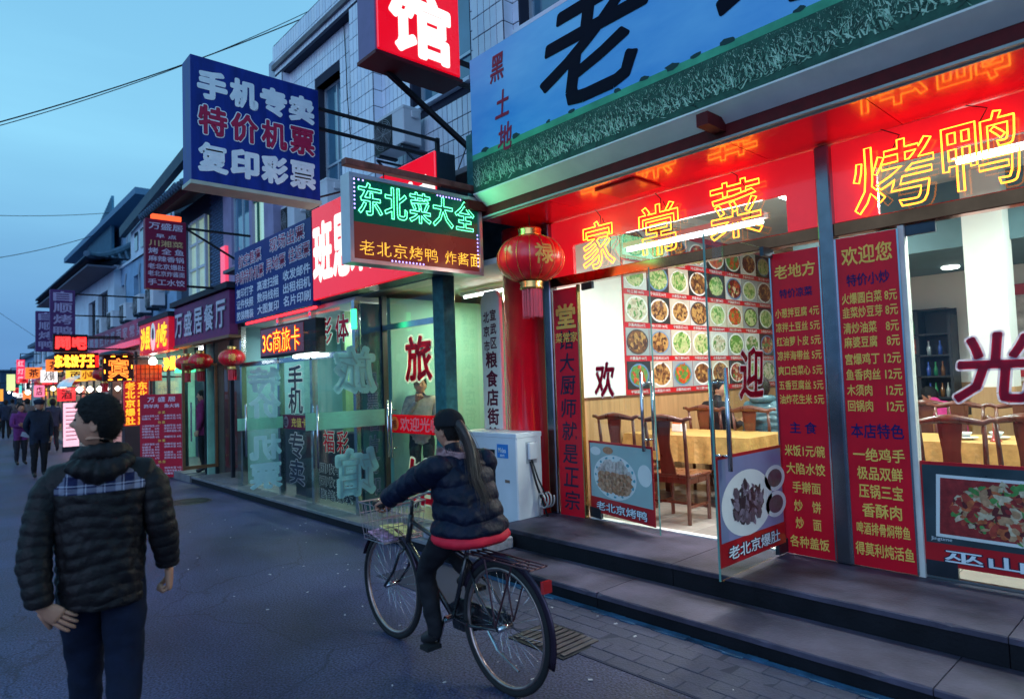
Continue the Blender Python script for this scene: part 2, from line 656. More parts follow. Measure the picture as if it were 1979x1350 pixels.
# steps
def slabs(name, label, x0, x1, y0, y1, z0, z1, n, top, front):
    t = MB().box(x0, x1, y0+.03, y1, z0-.05, z1-.035).build(name, front)
    tag(t, label, kind='structure')
    wd = (x1-x0)/n
    for k in range(n):
        a_, b_ = x0+k*wd+.003, x0+(k+1)*wd-.003
        nn_ = max(4, int((b_-a_)/.06))
        vs_, fs_ = [], []
        for j in range(nn_+1):
            xx = a_+(b_-a_)*j/nn_
            ch = random.random()**9*.022
            jy = random.uniform(0, .0025)
            vs_ += [(xx, y0+jy, z1-.035), (xx, y0+jy+ch*.3, z1-.006-ch*.5), (xx, y0+.006+jy+ch, z1), (xx, y1, z1), (xx, y1, z1-.035)]
        for j in range(nn_):
            q = j*5
            fs_ += [(q+i_, q+i_+5, q+(i_+1) % 5+5, q+(i_+1) % 5) for i_ in range(5)]
        fs_ += [(0, 1, 2, 3, 4), tuple(nn_*5+i_ for i_ in (4, 3, 2, 1, 0))]
        MB().add(vs_, fs_).build('slab', top, t)
        MB().box(x0+k*wd+.003, x0+(k+1)*wd-.003, y0+.012, y0+.03, z0-.04, z1-.037).build('riser', front, t)
    return t
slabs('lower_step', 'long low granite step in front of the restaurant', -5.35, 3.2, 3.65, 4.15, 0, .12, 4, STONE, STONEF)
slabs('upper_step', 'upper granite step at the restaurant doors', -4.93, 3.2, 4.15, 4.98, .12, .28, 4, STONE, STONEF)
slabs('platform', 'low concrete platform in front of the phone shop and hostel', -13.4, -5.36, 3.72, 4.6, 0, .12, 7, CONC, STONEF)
slabs('platform', 'concrete apron between platform and restaurant wall', -5.35, -4.94, 4.15, 5.4, 0, .119, 1, CONC, STONEF)
# blue painted gutter line along the foot of the step
gut = MB()
for k in range(60):
    x = -4.9+k*.13
    a = random.uniform(.0, .035)
    gut.box(x, x+.13, 3.575+a, 3.648, -.01, .012+random.uniform(0, .004))
tag(gut.build('gutter', M('blue_worn_paint', (.03, .09, .17), .6, 0, .6, 9)), 'narrow blue painted gutter edge below the lower step', kind='structure')
# drain cover, manholes, litter
t = thing('drain_cover', 'square iron drain grate in the paving behind the bicycle', 'drain cover', (-3.05, 3.05, 0))
MB().box(-3.3, -2.8, 2.86, 3.24, 0, .006).build('frame', BLACK, t)
for k in range(9):
    MB().box(-3.27+k*.052, -3.235+k*.052, 2.89, 3.21, .006, .014).build('bar', M('iron', (.1, .09, .1), .45, .7, .3), t)
def manhole(loc, r, label):
    t = thing('manhole_cover', label, 'manhole', loc)
    MB().lathe([(r*1.12, -.01), (r*1.12, .004), (r, .006), (r, .002)], loc, 40).build('frame', M('iron', (.1, .09, .1), .45, .7, .3), t)
    MB().lathe([(r*.97, -.01), (r*.97, .008), (r*.8, .011), (r*.78, .008), (r*.5, .008), (r*.48, .011), (.02, .011)], loc, 40).build('lid', BLACK, t)
manhole((-4.95, -.22, 0), .36, 'round iron manhole cover at the left, beside the walking man')
manhole((-9.2, 1.2, 0), .36, 'round iron manhole cover further up the street')
manhole((-10.9, 3.05, 0), .3, 'small manhole cover near the phone shop steps')
bit = MB()
for k in range(70):
    x, y = random.uniform(-9, -1.2), random.uniform(1.6, 3.6)
    s_ = random.uniform(.004, .013)
    a = random.uniform(0, 3)
    bit.obox((x, y, .008), (s_*2*math.cos(a), s_*2*math.sin(a), 0), (-s_*math.sin(a), s_*math.cos(a), 0), (0, 0, .004))
tag(bit.build('litter', M('paper_scrap', (.5, .48, .5), .8)), 'scattered paper scraps on the asphalt', kind='stuff')
# granite block and brick
t = thing('kerb_block', 'loose pale granite block lying on the step beneath the air conditioner', 'stone block', (-4.9, 3.95, .12))
MB().box(-5.62, -4.62, 3.78, 4.12, .121, .23).build('stone', M('pale_granite', (.27, .26, .3), .6, 0, .3, 14, bump=.2), t, bevel=.012)
t = thing('broken_brick', 'broken dark brick on top of the granite block', 'brick', (-5, 3.95, .23))
MB().obox((-5.02, 3.97, .262), (.24, .05, 0), (-.03, .13, 0), (0, 0, .062)).build('brick', M('old_brick', (.1, .07, .07), .8, 0, .3, 20, bump=.4), t, bevel=.012)
MB().obox((-4.98, 3.96, .302), (.13, .03, 0), (-.02, .06, 0), (0, 0, .018)).build('stone_chip', M('pale_granite', (.4, .4, .44), .6), t, bevel=.004)

# ================================================================ restaurant
rest = thing('restaurant', 'brightly lit restaurant with red front and glass doors', 'restaurant', (0, 5, .28))
PLASTER = M('interior_plaster', (.72, .72, .68), .7, 0, .05, 2)
WOOD = M('wainscot_wood', (.42, .24, .11), .4, 0, .25, 3, stretch=(6, 6, .4), coat=.2)
CEIL = M('interior_ceiling', (.5, .53, .55), .7, 0, .06)
X0, X1, YB, ZC = -4.86, 3.0, 11.0, 3.78
MB().box(X0-.14, X0, 5.06, YB, .28, ZC).build('side_wall', PLASTER, rest)
MB().box(X0-.14, X1, YB, YB+.15, .28, ZC).build('back_wall', PLASTER, rest)
MB().box(X1, X1+.15, 5.0, YB+.15, .28, ZC).build('side_wall', PLASTER, rest)
MB().box(X0-.14, X1+.15, 5.06, YB+.15, ZC, ZC+.15).build('ceiling', CEIL, rest)
MB().box(X0-.14, X1, 5.0, YB, .1, .255).build('floor_base', CONC, rest)
cor = MB()
for i, (a, z_) in enumerate(((.10, .1), (.06, .17))):
    cor.box(X0, X0+a, 5.06, YB, ZC-z_, ZC-z_+.1-.02*i).box(X0, X1, YB-a, YB, ZC-z_, ZC-z_+.1-.02*i)
cor.build('cornice', WHITE, rest)
MB().box(X0, X0+.02, 5.06, YB, .28, 1.44).build('wainscot', WOOD, rest)
MB().box(X0+.02, X1, YB-.02, YB, .28, 1.44).build('wainscot', WOOD, rest)
MB().box(X0, X0+.03, 5.06, YB, 1.44, 1.465).build('dado_rail', M('dark_wood', (.12, .045, .025), .3, 0, .3, 6, coat=.3), rest)
FT = [M('floor_tile_%d' % i, c, .18, 0, .1, 9) for i, c in enumerate(((.42, .38, .34), (.36, .32, .29)))]
ft = []
for mt in FT:
    o = MB().box(-.247, .247, -.247, .247, -.02, 0).build('floor_tile', mt, bevel=.003)
    ft.append(o.data)
    bpy.data.objects.remove(o)
for i in range(15):
    for j in range(12):
        o = mesh_obj('floor_tile', ft[(i+j) % 2], rest)
        o.location = Vector((X0+.27+i*.5, 5.27+j*.5, .28))-rest.location
MB().box(-4.42, -2.36, 4.985, 5.06, .255, .29).build('threshold', WHITE, rest)
MB().box(-3.9, X1, 8.7, YB, 3.02, ZC).build('bulkhead', M('grey_bulkhead', (.10, .17, .19), .6, 0, .2, 1.5), rest)
for xx, yy in ((-3.0, 9.4), (-1.9, 9.6), (-2.5, 10.3)):
    MB().lathe([(.09, -.02), (.11, 0), (.1, .015)], (xx, yy, 3.005), 16).build('downlight', E('downlight_disc', (1, 1, .95), 6), rest)
# columns inside
MB().box(-1.78, -1.42, 7.35, 7.71, .28, ZC).build('column', PLASTER, rest)
MB().box(-1.80, -1.40, 7.33, 7.73, .28, 1.44).build('column_panel', WOOD, rest)
# facade: posts and head beams
for (a, b) in ((-4.93, -4.82), (-2.02, -1.915), (1.2, 1.3)):
    MB().box(a, b, 4.93, 5.05, .28, 3.34).build('post', M('post_steel', (.26, .25, .28), .22, 1, .2, 5), rest, bevel=.01)
for (a, b) in ((-4.82, -2.02), (-1.915, 1.2), (1.3, 3.0)):
    MB().box(a, b, 4.95, 5.05, 2.65, 2.75).build('head_beam', M('polished_head_beam', (.35, .12, .06), .12, 1, .35, 3), rest, bevel=.006)
# transom: red panels round a clear light
def transom(a, b, l, r, zt):
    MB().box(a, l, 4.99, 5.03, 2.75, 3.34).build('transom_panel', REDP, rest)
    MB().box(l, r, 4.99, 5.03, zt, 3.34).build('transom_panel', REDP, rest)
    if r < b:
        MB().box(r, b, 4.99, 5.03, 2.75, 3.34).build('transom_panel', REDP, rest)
    MB().box(l, r, 5.005, 5.013, 2.75, zt).build('transom_glass', GLASS, rest)
transom(-4.82, -2.02, -4.52, -2.27, 3.06)
transom(-1.915, 1.2, -1.62, 1.2, 3.1)
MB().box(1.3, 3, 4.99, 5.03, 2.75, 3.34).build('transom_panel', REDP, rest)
# soffit of glossy red sheets
SOF = M('glossy_red_sheet', (.9, .006, .03), .2, 0, .1, 2, coat=.7)
for k in range(9):
    x = -5.16+k*.93
    MB().box(x+.003, min(x+.927, 3.1), 4.29, 5.4, 3.352, 3.372).build('soffit_sheet', SOF, rest)
MB().box(-5.18, 3.1, 4.28, 4.29, 3.335, 3.375).box(-5.2, 3.1, 4.235, 4.28, 3.345, 3.362).build('soffit_edge', M('pale_edge_trim', (.35, .42, .4), .4, 0, .15), rest)
MB().box(-5.2, 3.1, 4.24, 4.30, 3.364, 3.50).build('fascia_beam', REDD, rest)
MB().box(-5.2, 3.1, 4.3, 5.4, 3.376, 3.46).build('canopy_roof', REDD, rest)
# hatch in the soffit
h = MB().box(-3.72, -3.28, 4.42, 4.8, 3.33, 3.35).build('soffit_hatch', M('hatch_red', (.6, .06, .05), .2, 0, .1), rest, bevel=.005)
# fluorescent light run just inside the transoms
def tube_light(loc, L, label, ax='x', e=60, drop=.05):
    t = thing('tube_light', label, 'tube light', loc)
    x, y, z = loc
    if ax == 'x':
        MB().box(x-L/2, x+L/2, y-.04, y+.04, z, z+.05).build('housing', WHITE, t)
        MB().cyl((x-L/2+.03, y, z-.025), (x+L/2-.03, y, z-.025), .018, 10).build('tube', TUBE, t)
        lamp('tube_glow', 'AREA', (x, y, z-.06), e, (.93, 1, .96), t, L, .08)
    else:
        MB().box(x-.04, x+.04, y-L/2, y+L/2, z, z+.05).build('housing', WHITE, t)
        MB().cyl((x, y-L/2+.03, z-.025), (x, y+L/2-.03, z-.025), .018, 10).build('tube', TUBE, t)
        lamp('tube_glow', 'AREA', (x, y, z-.06), e, (.93, 1, .96), t, .08, L)
    return t
tube_light((-3.35, 5.32, 2.99), 1.5, 'long bright fluorescent tube behind the neon characters over the doors', 'x', 75)
tube_light((-.55, 5.35, 3.12), 1.4, 'bright fluorescent tube behind the right-hand neon characters', 'x', 75)
tube_light((-3.2, 7.5, 3.6), 1.3, 'ceiling tube light above the middle of the dining room', 'y', 115)
tube_light((-2.9, 9.6, 3.6), 1.3, 'farthest ceiling tube light, near the dark shelf', 'y', 95)
tube_light((-.6, 7.5, 3.6), 1.3, 'ceiling tube light right of the white column', 'y', 100)
tube_light((1.4, 8.0, 3.6), 1.3, 'ceiling tube light at the far right of the room', 'y', 80)

# fixed red menu boards
BOARD = M('red_menu_board', (.72, .005, .022), .4, 0, .18, 2, coat=.12, spec=.3)
GOLD = M('gold_paint', (1.0, .60, .12), .45, .0, .15, 8)
INK = M('dark_ink', (.02, .02, .05), .5)
INKB = M('blue_ink', (.01, .012, .11), .4)
def menu_board(label, x0, x1, z0, z1, lines):
    t = thing('menu_board', label, 'menu board', ((x0+x1)/2, 4.98, z0))
    MB().box(x0, x1, 4.955, 4.98, z0, z1).build('panel', BOARD, t)
    MB().box(x0-.012, x0, 4.95, 4.985, z0, z1).box(x1, x1+.012, 4.95, 4.985, z0, z1).build('trim', STEEL, t)
    for (z, s_, h_, wd, mt, dx) in lines:
        text(s_, ((x0+x1)/2+dx, 4.955, z), wd, h_, mt, t, off=.018)
    return t
def zl(cy): return 2.6-(cy-110)*2.33/1165
LL = [(zl(185), '老地方', .105, .31, GOLD, 0), (zl(270), '特价凉菜', .07, .25, INKB, 0)]
for cy, s_ in ((345, '小葱拌豆腐 4元'), (400, '凉拌土豆丝 5元'), (455, '红油萝卜皮 5元'), (510, '凉拌海带丝 5元'), (567, '爽口白菜心 5元'), (623, '五香豆腐丝 5元'), (677, '油炸花生米 5元')):
    LL.append((zl(cy), s_, .07, .335, GOLD, 0))
LL.append((zl(785), '主 食', .085, .2, INKB, 0))
for cy, s_, wd in ((872, '米饭1元/碗', .3), (940, '大陷水饺', .29), (1010, '手擀面', .21), (1080, '炒　饼', .2), (1145, '炒　面', .19), (1215, '各种盖饭', .29)):
    LL.append((zl(cy), s_, .085, wd, GOLD, 0))
menu_board('narrow red menu board left of the steel post listing cold dishes and rice', -2.405, -2.035, .29, 2.6, LL)
def zr(cy): return 2.63-(cy-60)*2.36/1275
LL = [(zr(135), '欢迎您', .13, .33, GOLD, 0), (zr(230), '特价小炒', .085, .28, INKB, 0)]
for cy, s_ in ((300, '火爆圆白菜 8元'), (355, '韭菜炒豆芽 8元'), (415, '清炒油菜　8元'), (470, '麻婆豆腐　8元'), (535, '宫爆鸡丁 12元'), (595, '鱼香肉丝 12元'), (655, '木须肉　 12元'), (715, '回锅肉　 12元')):
    LL.append((zr(cy), s_, .078, .36, GOLD, 0))
LL.append((zr(810), '本店特色', .1, .34, INKB, 0))
for cy, s_, wd, h_ in ((900, '一绝鸡手', .33, .09), (970, '极品双鲜', .29, .09), (1038, '压锅三宝', .28, .095), (1110, '香酥肉', .25, .095), (1180, '啤酒排骨焖带鱼', .34, .085), (1258, '得莫利炖活鱼', .37, .09)):
    LL.append((zr(cy), s_, h_, wd, GOLD, .0))
menu_board('wider red menu board right of the steel post listing stir-fry prices', -1.905, -1.505, .29, 2.63, LL)
t = thing('menu_board', 'tall red slogan board with black brush writing between round column and glass door', 'slogan board', (-4.62, 4.98, .28))
MB().box(-4.80, -4.455, 4.955, 4.98, .28, 2.62).build('panel', BOARD, t)
MB().box(-4.455, -4.44, 4.94, 4.985, .28, 2.64).build('trim', M('brass_trim', (.6, .4, .15), .25, 1, .1), t)
for k, ch in enumerate('饭馆大厨师就是正宗'):
    text(ch, (-4.63, 4.955, 2.32-k*.235), .2, .19, INK, t, off=.012, shear=.1)
text('堂', (-4.62, 4.949, 2.33), .26, .24, LY if False else GOLD, t, off=.03)  # yellow sign reflection, painted on as lettering
text('菜常家', (-4.62, 4.949, 2.11), .31, .1, GOLD, t, off=.012)  # reversed words of a reflection, painted flat in gold

# dishes printed on posters: plate, rim and food drawn as flat print
def paint(n, c, r_=.35):
    return M(n, c, r_, 0, .35, 30, coat=.3)
FOOD = {
    'duck': [paint('duck_skin', (.45, .2, .1)), paint('duck_slice', (.55, .3, .18)), paint('duck_fat', (.6, .5, .45))],
    'tripe': [paint('tripe_dark', (.03, .025, .03)), paint('tripe_mid', (.1, .08, .1)), paint('tripe_light', (.2, .17, .22))],
    'fish': [paint('chilli_red', (.28, .02, .02)), paint('chilli_dark', (.12, .015, .015)), paint('chilli_red2', (.4, .05, .03)), paint('chilli_oil', (.5, .12, .04)), paint('fish_crust', (.45, .25, .13)), paint('scallion', (.08, .25, .06)), paint('minced_garlic', (.55, .45, .3))],
    'brown': [paint('braise_brown', (.2, .08, .03)), paint('braise_gold', (.45, .25, .08)), paint('braise_dark', (.08, .03, .02))],
    'green': [paint('leaf_green', (.12, .28, .05)), paint('stem_green', (.4, .5, .2)), paint('cabbage', (.5, .5, .25))],
    'red': [paint('tomato_red', (.5, .06, .02)), paint('pepper', (.6, .14, .03)), paint('herb', (.1, .25, .05))],
    'pale': [paint('tofu', (.6, .55, .42)), paint('broth', (.5, .42, .28)), paint('herb', (.1, .25, .05))],
}
PLATE = M('printed_plate', (.72, .74, .72), .4, 0, .05)
def dish(mb, o, xa, ya, r, ry, kind, mi, n=26, s0=.28, squash=1.0, lift=.001):
    """food heap of irregular flat flakes; mi = first material index of the kind"""
    nn = Vector(xa).cross(Vector(ya))
    for k in range(n):
        a, q = random.uniform(0, 6.28), math.sqrt(random.random())*.72
        c = Vector(o)+Vector(xa)*r*q*math.cos(a)+Vector(ya)*ry*q*math.sin(a)*squash+nn*(lift+.0004*k/n*4)
        an = random.uniform(0, 3.14)
        d1 = Vector(xa)*math.cos(an)+Vector(ya)*math.sin(an)
        d2 = nn.cross(d1)
        s_ = s0*random.uniform(.5, 1.15)
        mb.disc(c, d1, d2, r*s_, r*s_*random.uniform(.35, .8), n=7, mi=mi+random.randrange(len(FOOD[kind])), jit=.25)
def poster(parent, o, xa, ya, wd, ht, kind, words, bgc):
    """o = lower left corner; red mount, photo area, dish, title"""
    nn = Vector(xa).cross(Vector(ya))
    o, xa, ya = Vector(o), Vector(xa), Vector(ya)
    def P(x, y, l=0): return o+xa*x+ya*y+nn*l
    MB().obox(P(wd/2, ht/2, .004), xa*wd, ya*ht, nn*.006).build('poster_mount', M('poster_red', (.5, .008, .015), .3, 0, .05, coat=.3), parent)
    mb = MB()
    mb.quad(P(.02, ht*.215, .009), P(wd-.02, ht*.215, .009), P(wd-.02, ht-.022, .009), P(.02, ht-.022, .009), 0)
    L = .0105
    mats = [bgc, PLATE, M('plate_rim_blue', (.1, .35, .42), .4), *FOOD[kind]]
    if kind == 'duck':
        c = P(wd*.42, ht*.53, L)
        mb.disc(c, xa, ya, wd*.34, ht*.30, 40, 1)
        for k in range(16):
            a = k/16*6.28
            mb.disc(c+xa*wd*.305*math.cos(a)+ya*ht*.265*math.sin(a)+nn*.0006, xa, ya, wd*.02, ht*.02, 6, 2, .4)
        mb.disc(P(wd*.88, ht*.62, L-.0005), xa, ya, wd*.1, ht*.14, 24, 1)
        mb.disc(P(wd*.12, ht*.86, L), xa, ya, wd*.09, ht*.06, 20, 1)
        mb.disc(P(wd*.33, ht*.885, L), xa, ya, wd*.085, ht*.05, 20, 3)
        for row in range(8):
            for k in range(9):
                if abs(k-4)/4.8 > math.cos((row-3.2)/5.5*1.4):
                    continue
                cc = P(wd*(.42+(k-4)*.058+random.uniform(-.01, .01)), ht*(.345+row*.053+random.uniform(-.01, .01)), L+.001+.0004*(8-row))
                mb.disc(cc, xa, ya, wd*.05, ht*.042, 9, 5 if row > 4 else 3+(k+row) % 2, .25)
    elif kind == 'tripe':
        c = P(wd*.42, ht*.52, L)
        mb.disc(c, xa, ya, wd*.38, ht*.31, 40, 1)
        for (x, y) in ((.86, .68), (.86, .42)):
            mb.disc(P(wd*x, ht*y, L), xa, ya, wd*.17, ht*.13, 24, 1)
            mb.disc(P(wd*x, ht*y, L+.0005), xa, ya, wd*.12, ht*.09, 20, 4)
        dish(mb, c, xa, ya, wd*.3, ht*.26, kind, 3, 130, .16, lift=.002)
    else:
        mb.quad(P(wd*.07, ht*.28, L), P(wd*1.0-.03, ht*.26, L), P(wd-.03, ht*.86, L), P(wd*.09, ht*.88, L), 1)
        mb.quad(P(wd*.09, ht*.31, L+.0006), P(wd-.03, ht*.29, L+.0006), P(wd-.03, ht*.83, L+.0006), P(wd*.11, ht*.85, L+.0006), 3)
        dish(mb, P(wd*.57, ht*.57, L), xa, ya, wd*.56, ht*.34, kind, 3, 1300, .06, lift=.002)
    mb.build('poster_picture', mats, parent)
    text(words, P(wd*.5, ht*.105, .008), wd*.78, ht*.12, None, parent, xa, ya, layers=[(.055, INK, 0), (.015, M('title_white', (.75, .8, .85), .4), .002)])
BG1 = M('poster_table_pale', (.33, .46, .46), .3, 0, .08, 2, coat=.3)
BG2 = M('poster_table_blue', (.22, .24, .42), .3, 0, .15, 2, coat=.3)
BG3 = M('poster_dark', (.03, .05, .06), .3, 0, .3, 4, coat=.3)
# swinging glass leaves
def leaf(hinge, ang, L, z0, z1, label, hand=1):
    """glass leaf from the hinge along direction ang; the door object is the pane itself"""
    d = Vector((math.cos(ang), math.sin(ang), 0))
    n = Vector((-d.y, d.x, 0))
    if n.y > 0:
        n = -n
    h = Vector(hinge)
    c = h+d*L/2
    o = MB().obox((c.x, c.y, (z0+z1)/2), d*L, n*.012, (0, 0, z1-z0)).build('glass_door', GLASS, rest)
    o['label'] = label
    for zz, hh in ((z0+.05, .1), (z1-.03, .07)):
        MB().obox(h+d*.09+Vector((0, 0, zz)), d*.18, n*.03, (0, 0, hh)).build('hinge', DARKST, o)
    for s_ in (1, -1):
        hb = MB()
        e = h+d*(L-.1)+n*s_*.06
        hb.tube([e+Vector((0, 0, z0+.72)), e+Vector((0, 0, z0+1.42))], .016, 12)
        for zz in (.82, 1.32):
            hb.tube([h+d*(L-.1)+n*s_*.005+Vector((0, 0, z0+zz)), e+Vector((0, 0, z0+zz))], .009, 8)
        hb.build('handle', STEEL, o, smooth=True)
    eb = MB()
    eb.obox(h+d*L+Vector((0, 0, (z0+z1)/2)), d*.004, n*.013, (0, 0, z1-z0))
    eb.build('glass_edge', M('glass_edge', (.12, .3, .27), .15, 0, .1), o)
    return o, d, n
MAROON = film_mat('maroon_film', (.65, .01, .05), .6)
def film(ch, c, wd, ht, parent, xa, ya=FZ):
    text(ch, c, wd, ht, None, parent, xa, ya, layers=[(.05, film_mat('pale_film_edge', (.6, .5, .6)), 0), (.022, MAROON, .002)], shear=.12)
dl, d, n = leaf((-4.42, 5.0, 0), math.atan2(-.25, 1.02), 1.03, .3, 2.64, 'glass door leaf standing ajar with the duck poster')
xa = d
film('欢', Vector((-4.42, 5.0, 1.66))+d*.33+n*.008, .30, .32, dl, xa)
poster(dl, Vector((-4.42, 5.0, .36))+d*.015+n*.004, xa, FZ, .97, .70, 'duck', '老北京烤鸭', BG1)
dr, d, n2 = leaf((-2.40, 4.98, 0), math.atan2(-1.0, .02), 1.03, .3, 2.64, 'glass door leaf swung fully open with the tripe poster')
xa = -d
# seen from the street side its left edge is the free one
n2 = Vector((1, 0, 0))
film('迎', Vector((-2.40, 4.98, 1.68))+d*.42-Vector((.012, 0, 0)), .34, .36, dr, xa=Vector((0, 1, 0)))
poster(dr, Vector((-2.385, 3.965, .38)), Vector((0, 1, 0)), FZ, .94, .74, 'tripe', '老北京爆肚', BG2)
lr, d, n3 = leaf((-1.46, 5.0, 0), 0.0, 1.15, .3, 2.64, 'closed glass door leaf at the right with the fish poster')
film('光', Vector((-1.01, 4.992, 1.66)), .40, .42, lr, FX)
poster(lr, (-1.47, 4.993, .37), FX, FZ, 1.12, .68, 'fish', '巫山烤鱼', BG3)
text('Jingtime', (-1.36, 4.98, .545), .12, .028, M('title_white', (.75, .8, .85), .4), lr)
MB().box(-.3, 1.2, 5.0, 5.012, .3, 2.64).build('shop_window', GLASS, rest)
MB().box(1.3, 3.0, 5.0, 5.012, .3, 2.64).build('shop_window', GLASS, rest)
MB().box(-1.5, -1.462, 4.96, 5.03, .28, 2.65).build('jamb', M('white_jamb', (.7, .66, .6), .4), rest)
MB().box(-1.46, 3.0, 4.985, 5.02, .28, .298).build('sill', STEEL, rest)

# neon characters over the doors
for ch, x, z, wd, ht, lab in (('家', -4.13, 2.99, .40, .46, 'first'), ('常', -3.42, 3.0, .42, .46, 'second'), ('菜', -2.67, 3.02, .46, .47, 'third')):
    t = thing('neon_character', 'yellow neon character %s over the open doors, %s of three' % (ch, lab), 'neon sign', (x, 4.94, z), group='yellow neon characters over the doors')
    neon(ch, (x, 4.93, z), wd, ht, NEONY, t, r=.0055, off=.006)
    w_ = MB().tube([(x, 4.985, z+.2), (x+.02, 4.96, z+.28), (x-.03, 4.95, 3.34)], .004, 5).tube([(x+.1, 4.985, z-.1), (x+.14, 4.95, z+.05), (x+.05, 4.95, z+.25)], .004, 5)
    w_.build('wire', BLACK, t)
for ch, x, z, wd, ht, lab in (('烤', -1.5, 3.0, .50, .46, 'left'), ('鸭', -1.0, 3.02, .40, .46, 'right'), ):
    t = thing('neon_character', 'yellow neon character %s, %s one of the pair above the red menu boards' % (ch, lab), 'neon sign', (x, 4.94, z), group='yellow neon characters at the right')
    neon(ch, (x, 4.93, z), wd, ht, NEONY, t, r=.0055, off=.006)
    MB().tube([(x, 4.985, z+.2), (x+.05, 4.96, z+.27), (x-.06, 4.95, 3.34)], .004, 5).build('wire', BLACK, t)
# ================================================================ inside the restaurant
# wall of dish photographs on the side wall (reads along +y)
t = thing('menu_poster', 'large wall menu of dish photographs in red rows on the left wall', 'wall menu', (X0+.03, 8.2, 1.46))
MB().box(X0, X0+.008, 6.2, 10.45, 1.46, 3.56).build('backing', M('menu_red', (.5, .012, .018), .35, 0, .1), t)
kinds = ['brown', 'green', 'red', 'pale', 'brown', 'fish', 'brown', 'red', 'green']
cards = [M('card_white', (.55, .56, .54), .35), M('card_black', (.03, .03, .03), .35), M('card_cream', (.5, .45, .36), .35), M('card_grey', (.3, .33, .34), .35)]
plates = [PLATE, M('bowl_dark', (.07, .05, .05), .3), M('bowl_blue', (.12, .22, .4), .3)]
caps = []
for s_ in ('干锅菜花38元', '水煮鱼片48元', '京酱肉丝28元', '地三鲜18元'):
    me = tmesh(s_, .02, res=1)
    caps.append((me, bb(me)))
WCAP = M('caption_white', (.8, .8, .8), .5)
pn = 0
for rw in range(5):
    for cl in range(9):
        ya_, z_ = 6.22+cl*.468, 1.53+rw*.405
        mb = MB()
        kd = random.choice(kinds)
        mb.box(X0+.008, X0+.014, ya_+.006, ya_+.462, z_, z_+.335, 0)
        cx_ = (X0+.0155, ya_+.234+random.uniform(-.015, .015), z_+.165)
        r_ = random.uniform(.195, .225)
        pm = random.choice((0, 0, 0, 1, 2))
        mb.disc(cx_, SX, FZ, r_, r_*random.uniform(.70, .74), 26, 1)
        mb.disc((cx_[0]+.0008, cx_[1], cx_[2]), SX, FZ, r_*.88, r_*.63, 24, 2+random.randrange(3))
        dish(mb, (cx_[0]+.001, cx_[1], cx_[2]), SX, FZ, r_*1.08, r_*.78, kd, 2, 70, .17, lift=.001)
        mb.build('dish_photo', [random.choice(cards), plates[pm], *(FOOD[kd]+FOOD[kd])[:max(3, len(FOOD[kd]))]], t)
        me, (a, b, c_, d_) = caps[pn % 4]
        pn += 1
        m2 = me.copy()
        for v in m2.vertices:
            v.co = Vector((X0+.012, ya_+.234+(v.co.x-(a+b)/2)/(b-a)*.34, z_-.034+(v.co.y-(c_+d_)/2)/(d_-c_)*.042))-t.location
        m2.materials.clear(); m2.materials.append(WCAP)
        mesh_obj('caption', m2, t)
# chairs
ROSE = M('rosewood', (.13, .035, .018), .28, 0, .4, 4, coat=.35, stretch=(3, 3, .6))
def chair_proto():
    t = thing('dining_chair', 'x', 'chair')
    MB().box(-.23, .23, -.2, .22, .43, .465).build('seat', ROSE, t, bevel=.008)
    MB().box(-.21, .21, -.18, .20, .375, .43).build('apron', ROSE, t)
    for sx in (-1, 1):
        MB().tube([(sx*.2, .18, 0), (sx*.2, .18, .43)], .019, 8).build('leg', ROSE, t)
        MB().tube([(sx*.2, -.19, 0), (sx*.2, -.19, .45), (sx*.205, -.215, .75), (sx*.21, -.24, .97)], [.02, .021, .018, .015], 8).build('leg', ROSE, t, smooth=True)
        MB().bar((sx*.2, -.19, .16), (sx*.2, .18, .16), .022).build('stretcher', ROSE, t)
    MB().bar((-.2, .18, .12), (.2, .18, .12), .025).build('stretcher', ROSE, t)
    MB().bar((-.2, -.19, .2), (.2, -.19, .2), .02).build('stretcher', ROSE, t)
    mb = MB()
    pts = []
    for k in range(15):
        x = -.29+k*.58/14
        a = abs(x)/.29
        z = .985+.018*math.cos(x/.29*3.1416*1.0)+(.025 if a > .85 else 0)
        pts.append((x, -.245-.03*(1-a*a)+.02*a, z))
    mb.tube(pts, [.013+.015*(1-abs(k-7)/7) for k in range(15)], 8, flat=1.3)
    mb.build('crest_rail', ROSE, t, smooth=True)
    mb = MB()
    vs, fs = [], []
    for k in range(8):
        z = .46+k*.075
        y = -.18-.08*math.sin(k/7*1.9)**1.0*.9
        hw = .07+.012*math.cos(k/7*6.28)
        vs += [(-hw, y, z), (hw, y, z), (hw, y-.014, z), (-hw, y-.014, z)]
    for k in range(7):
        b = k*4
        for j in range(4):
            fs.append((b+j, b+(j+1) % 4, b+4+(j+1) % 4, b+4+j))
    mb.add(vs, fs)
    mb.build('splat', ROSE, t, smooth=False)
    return t
CH = chair_proto()
chairs = [((-3.70, 5.5), 0.05, 'dark wooden chair seen between the two open door leaves, back to the street'),
          ((-4.40, 5.62), .1, 'dark wooden chair by the wainscot, behind the duck poster'),
          ((-4.30, 7.2), 0, 'dark wooden chair of the man in black'),
          ((-3.66, 7.1), 0, 'dark wooden chair of the person in the blue coat'),
          ((-2.95, 6.45), 1.55, 'dark wooden chair at the end of the near left table'),
          ((-1.47, 5.98), .03, 'dark wooden chair in the right window, nearest the closed door'),
          ((-.98, 6.2), -.25, 'dark wooden chair at the right edge of the closed door'),
          ((-2.1, 6.2), .1, 'dark wooden chair behind the red menu boards'),
          ((-1.95, 7.75), 3.14, 'dark wooden chair on the far side of the right table, left one'),
          ((-1.4, 7.72), 3.2, 'dark wooden chair on the far side of the right table, right one'),
          ((-2.35, 8.5), .1, 'dark wooden chair in front of the farthest table'),
          ((-1.2, 9.0), .1, 'dark wooden chair beyond the white column')]
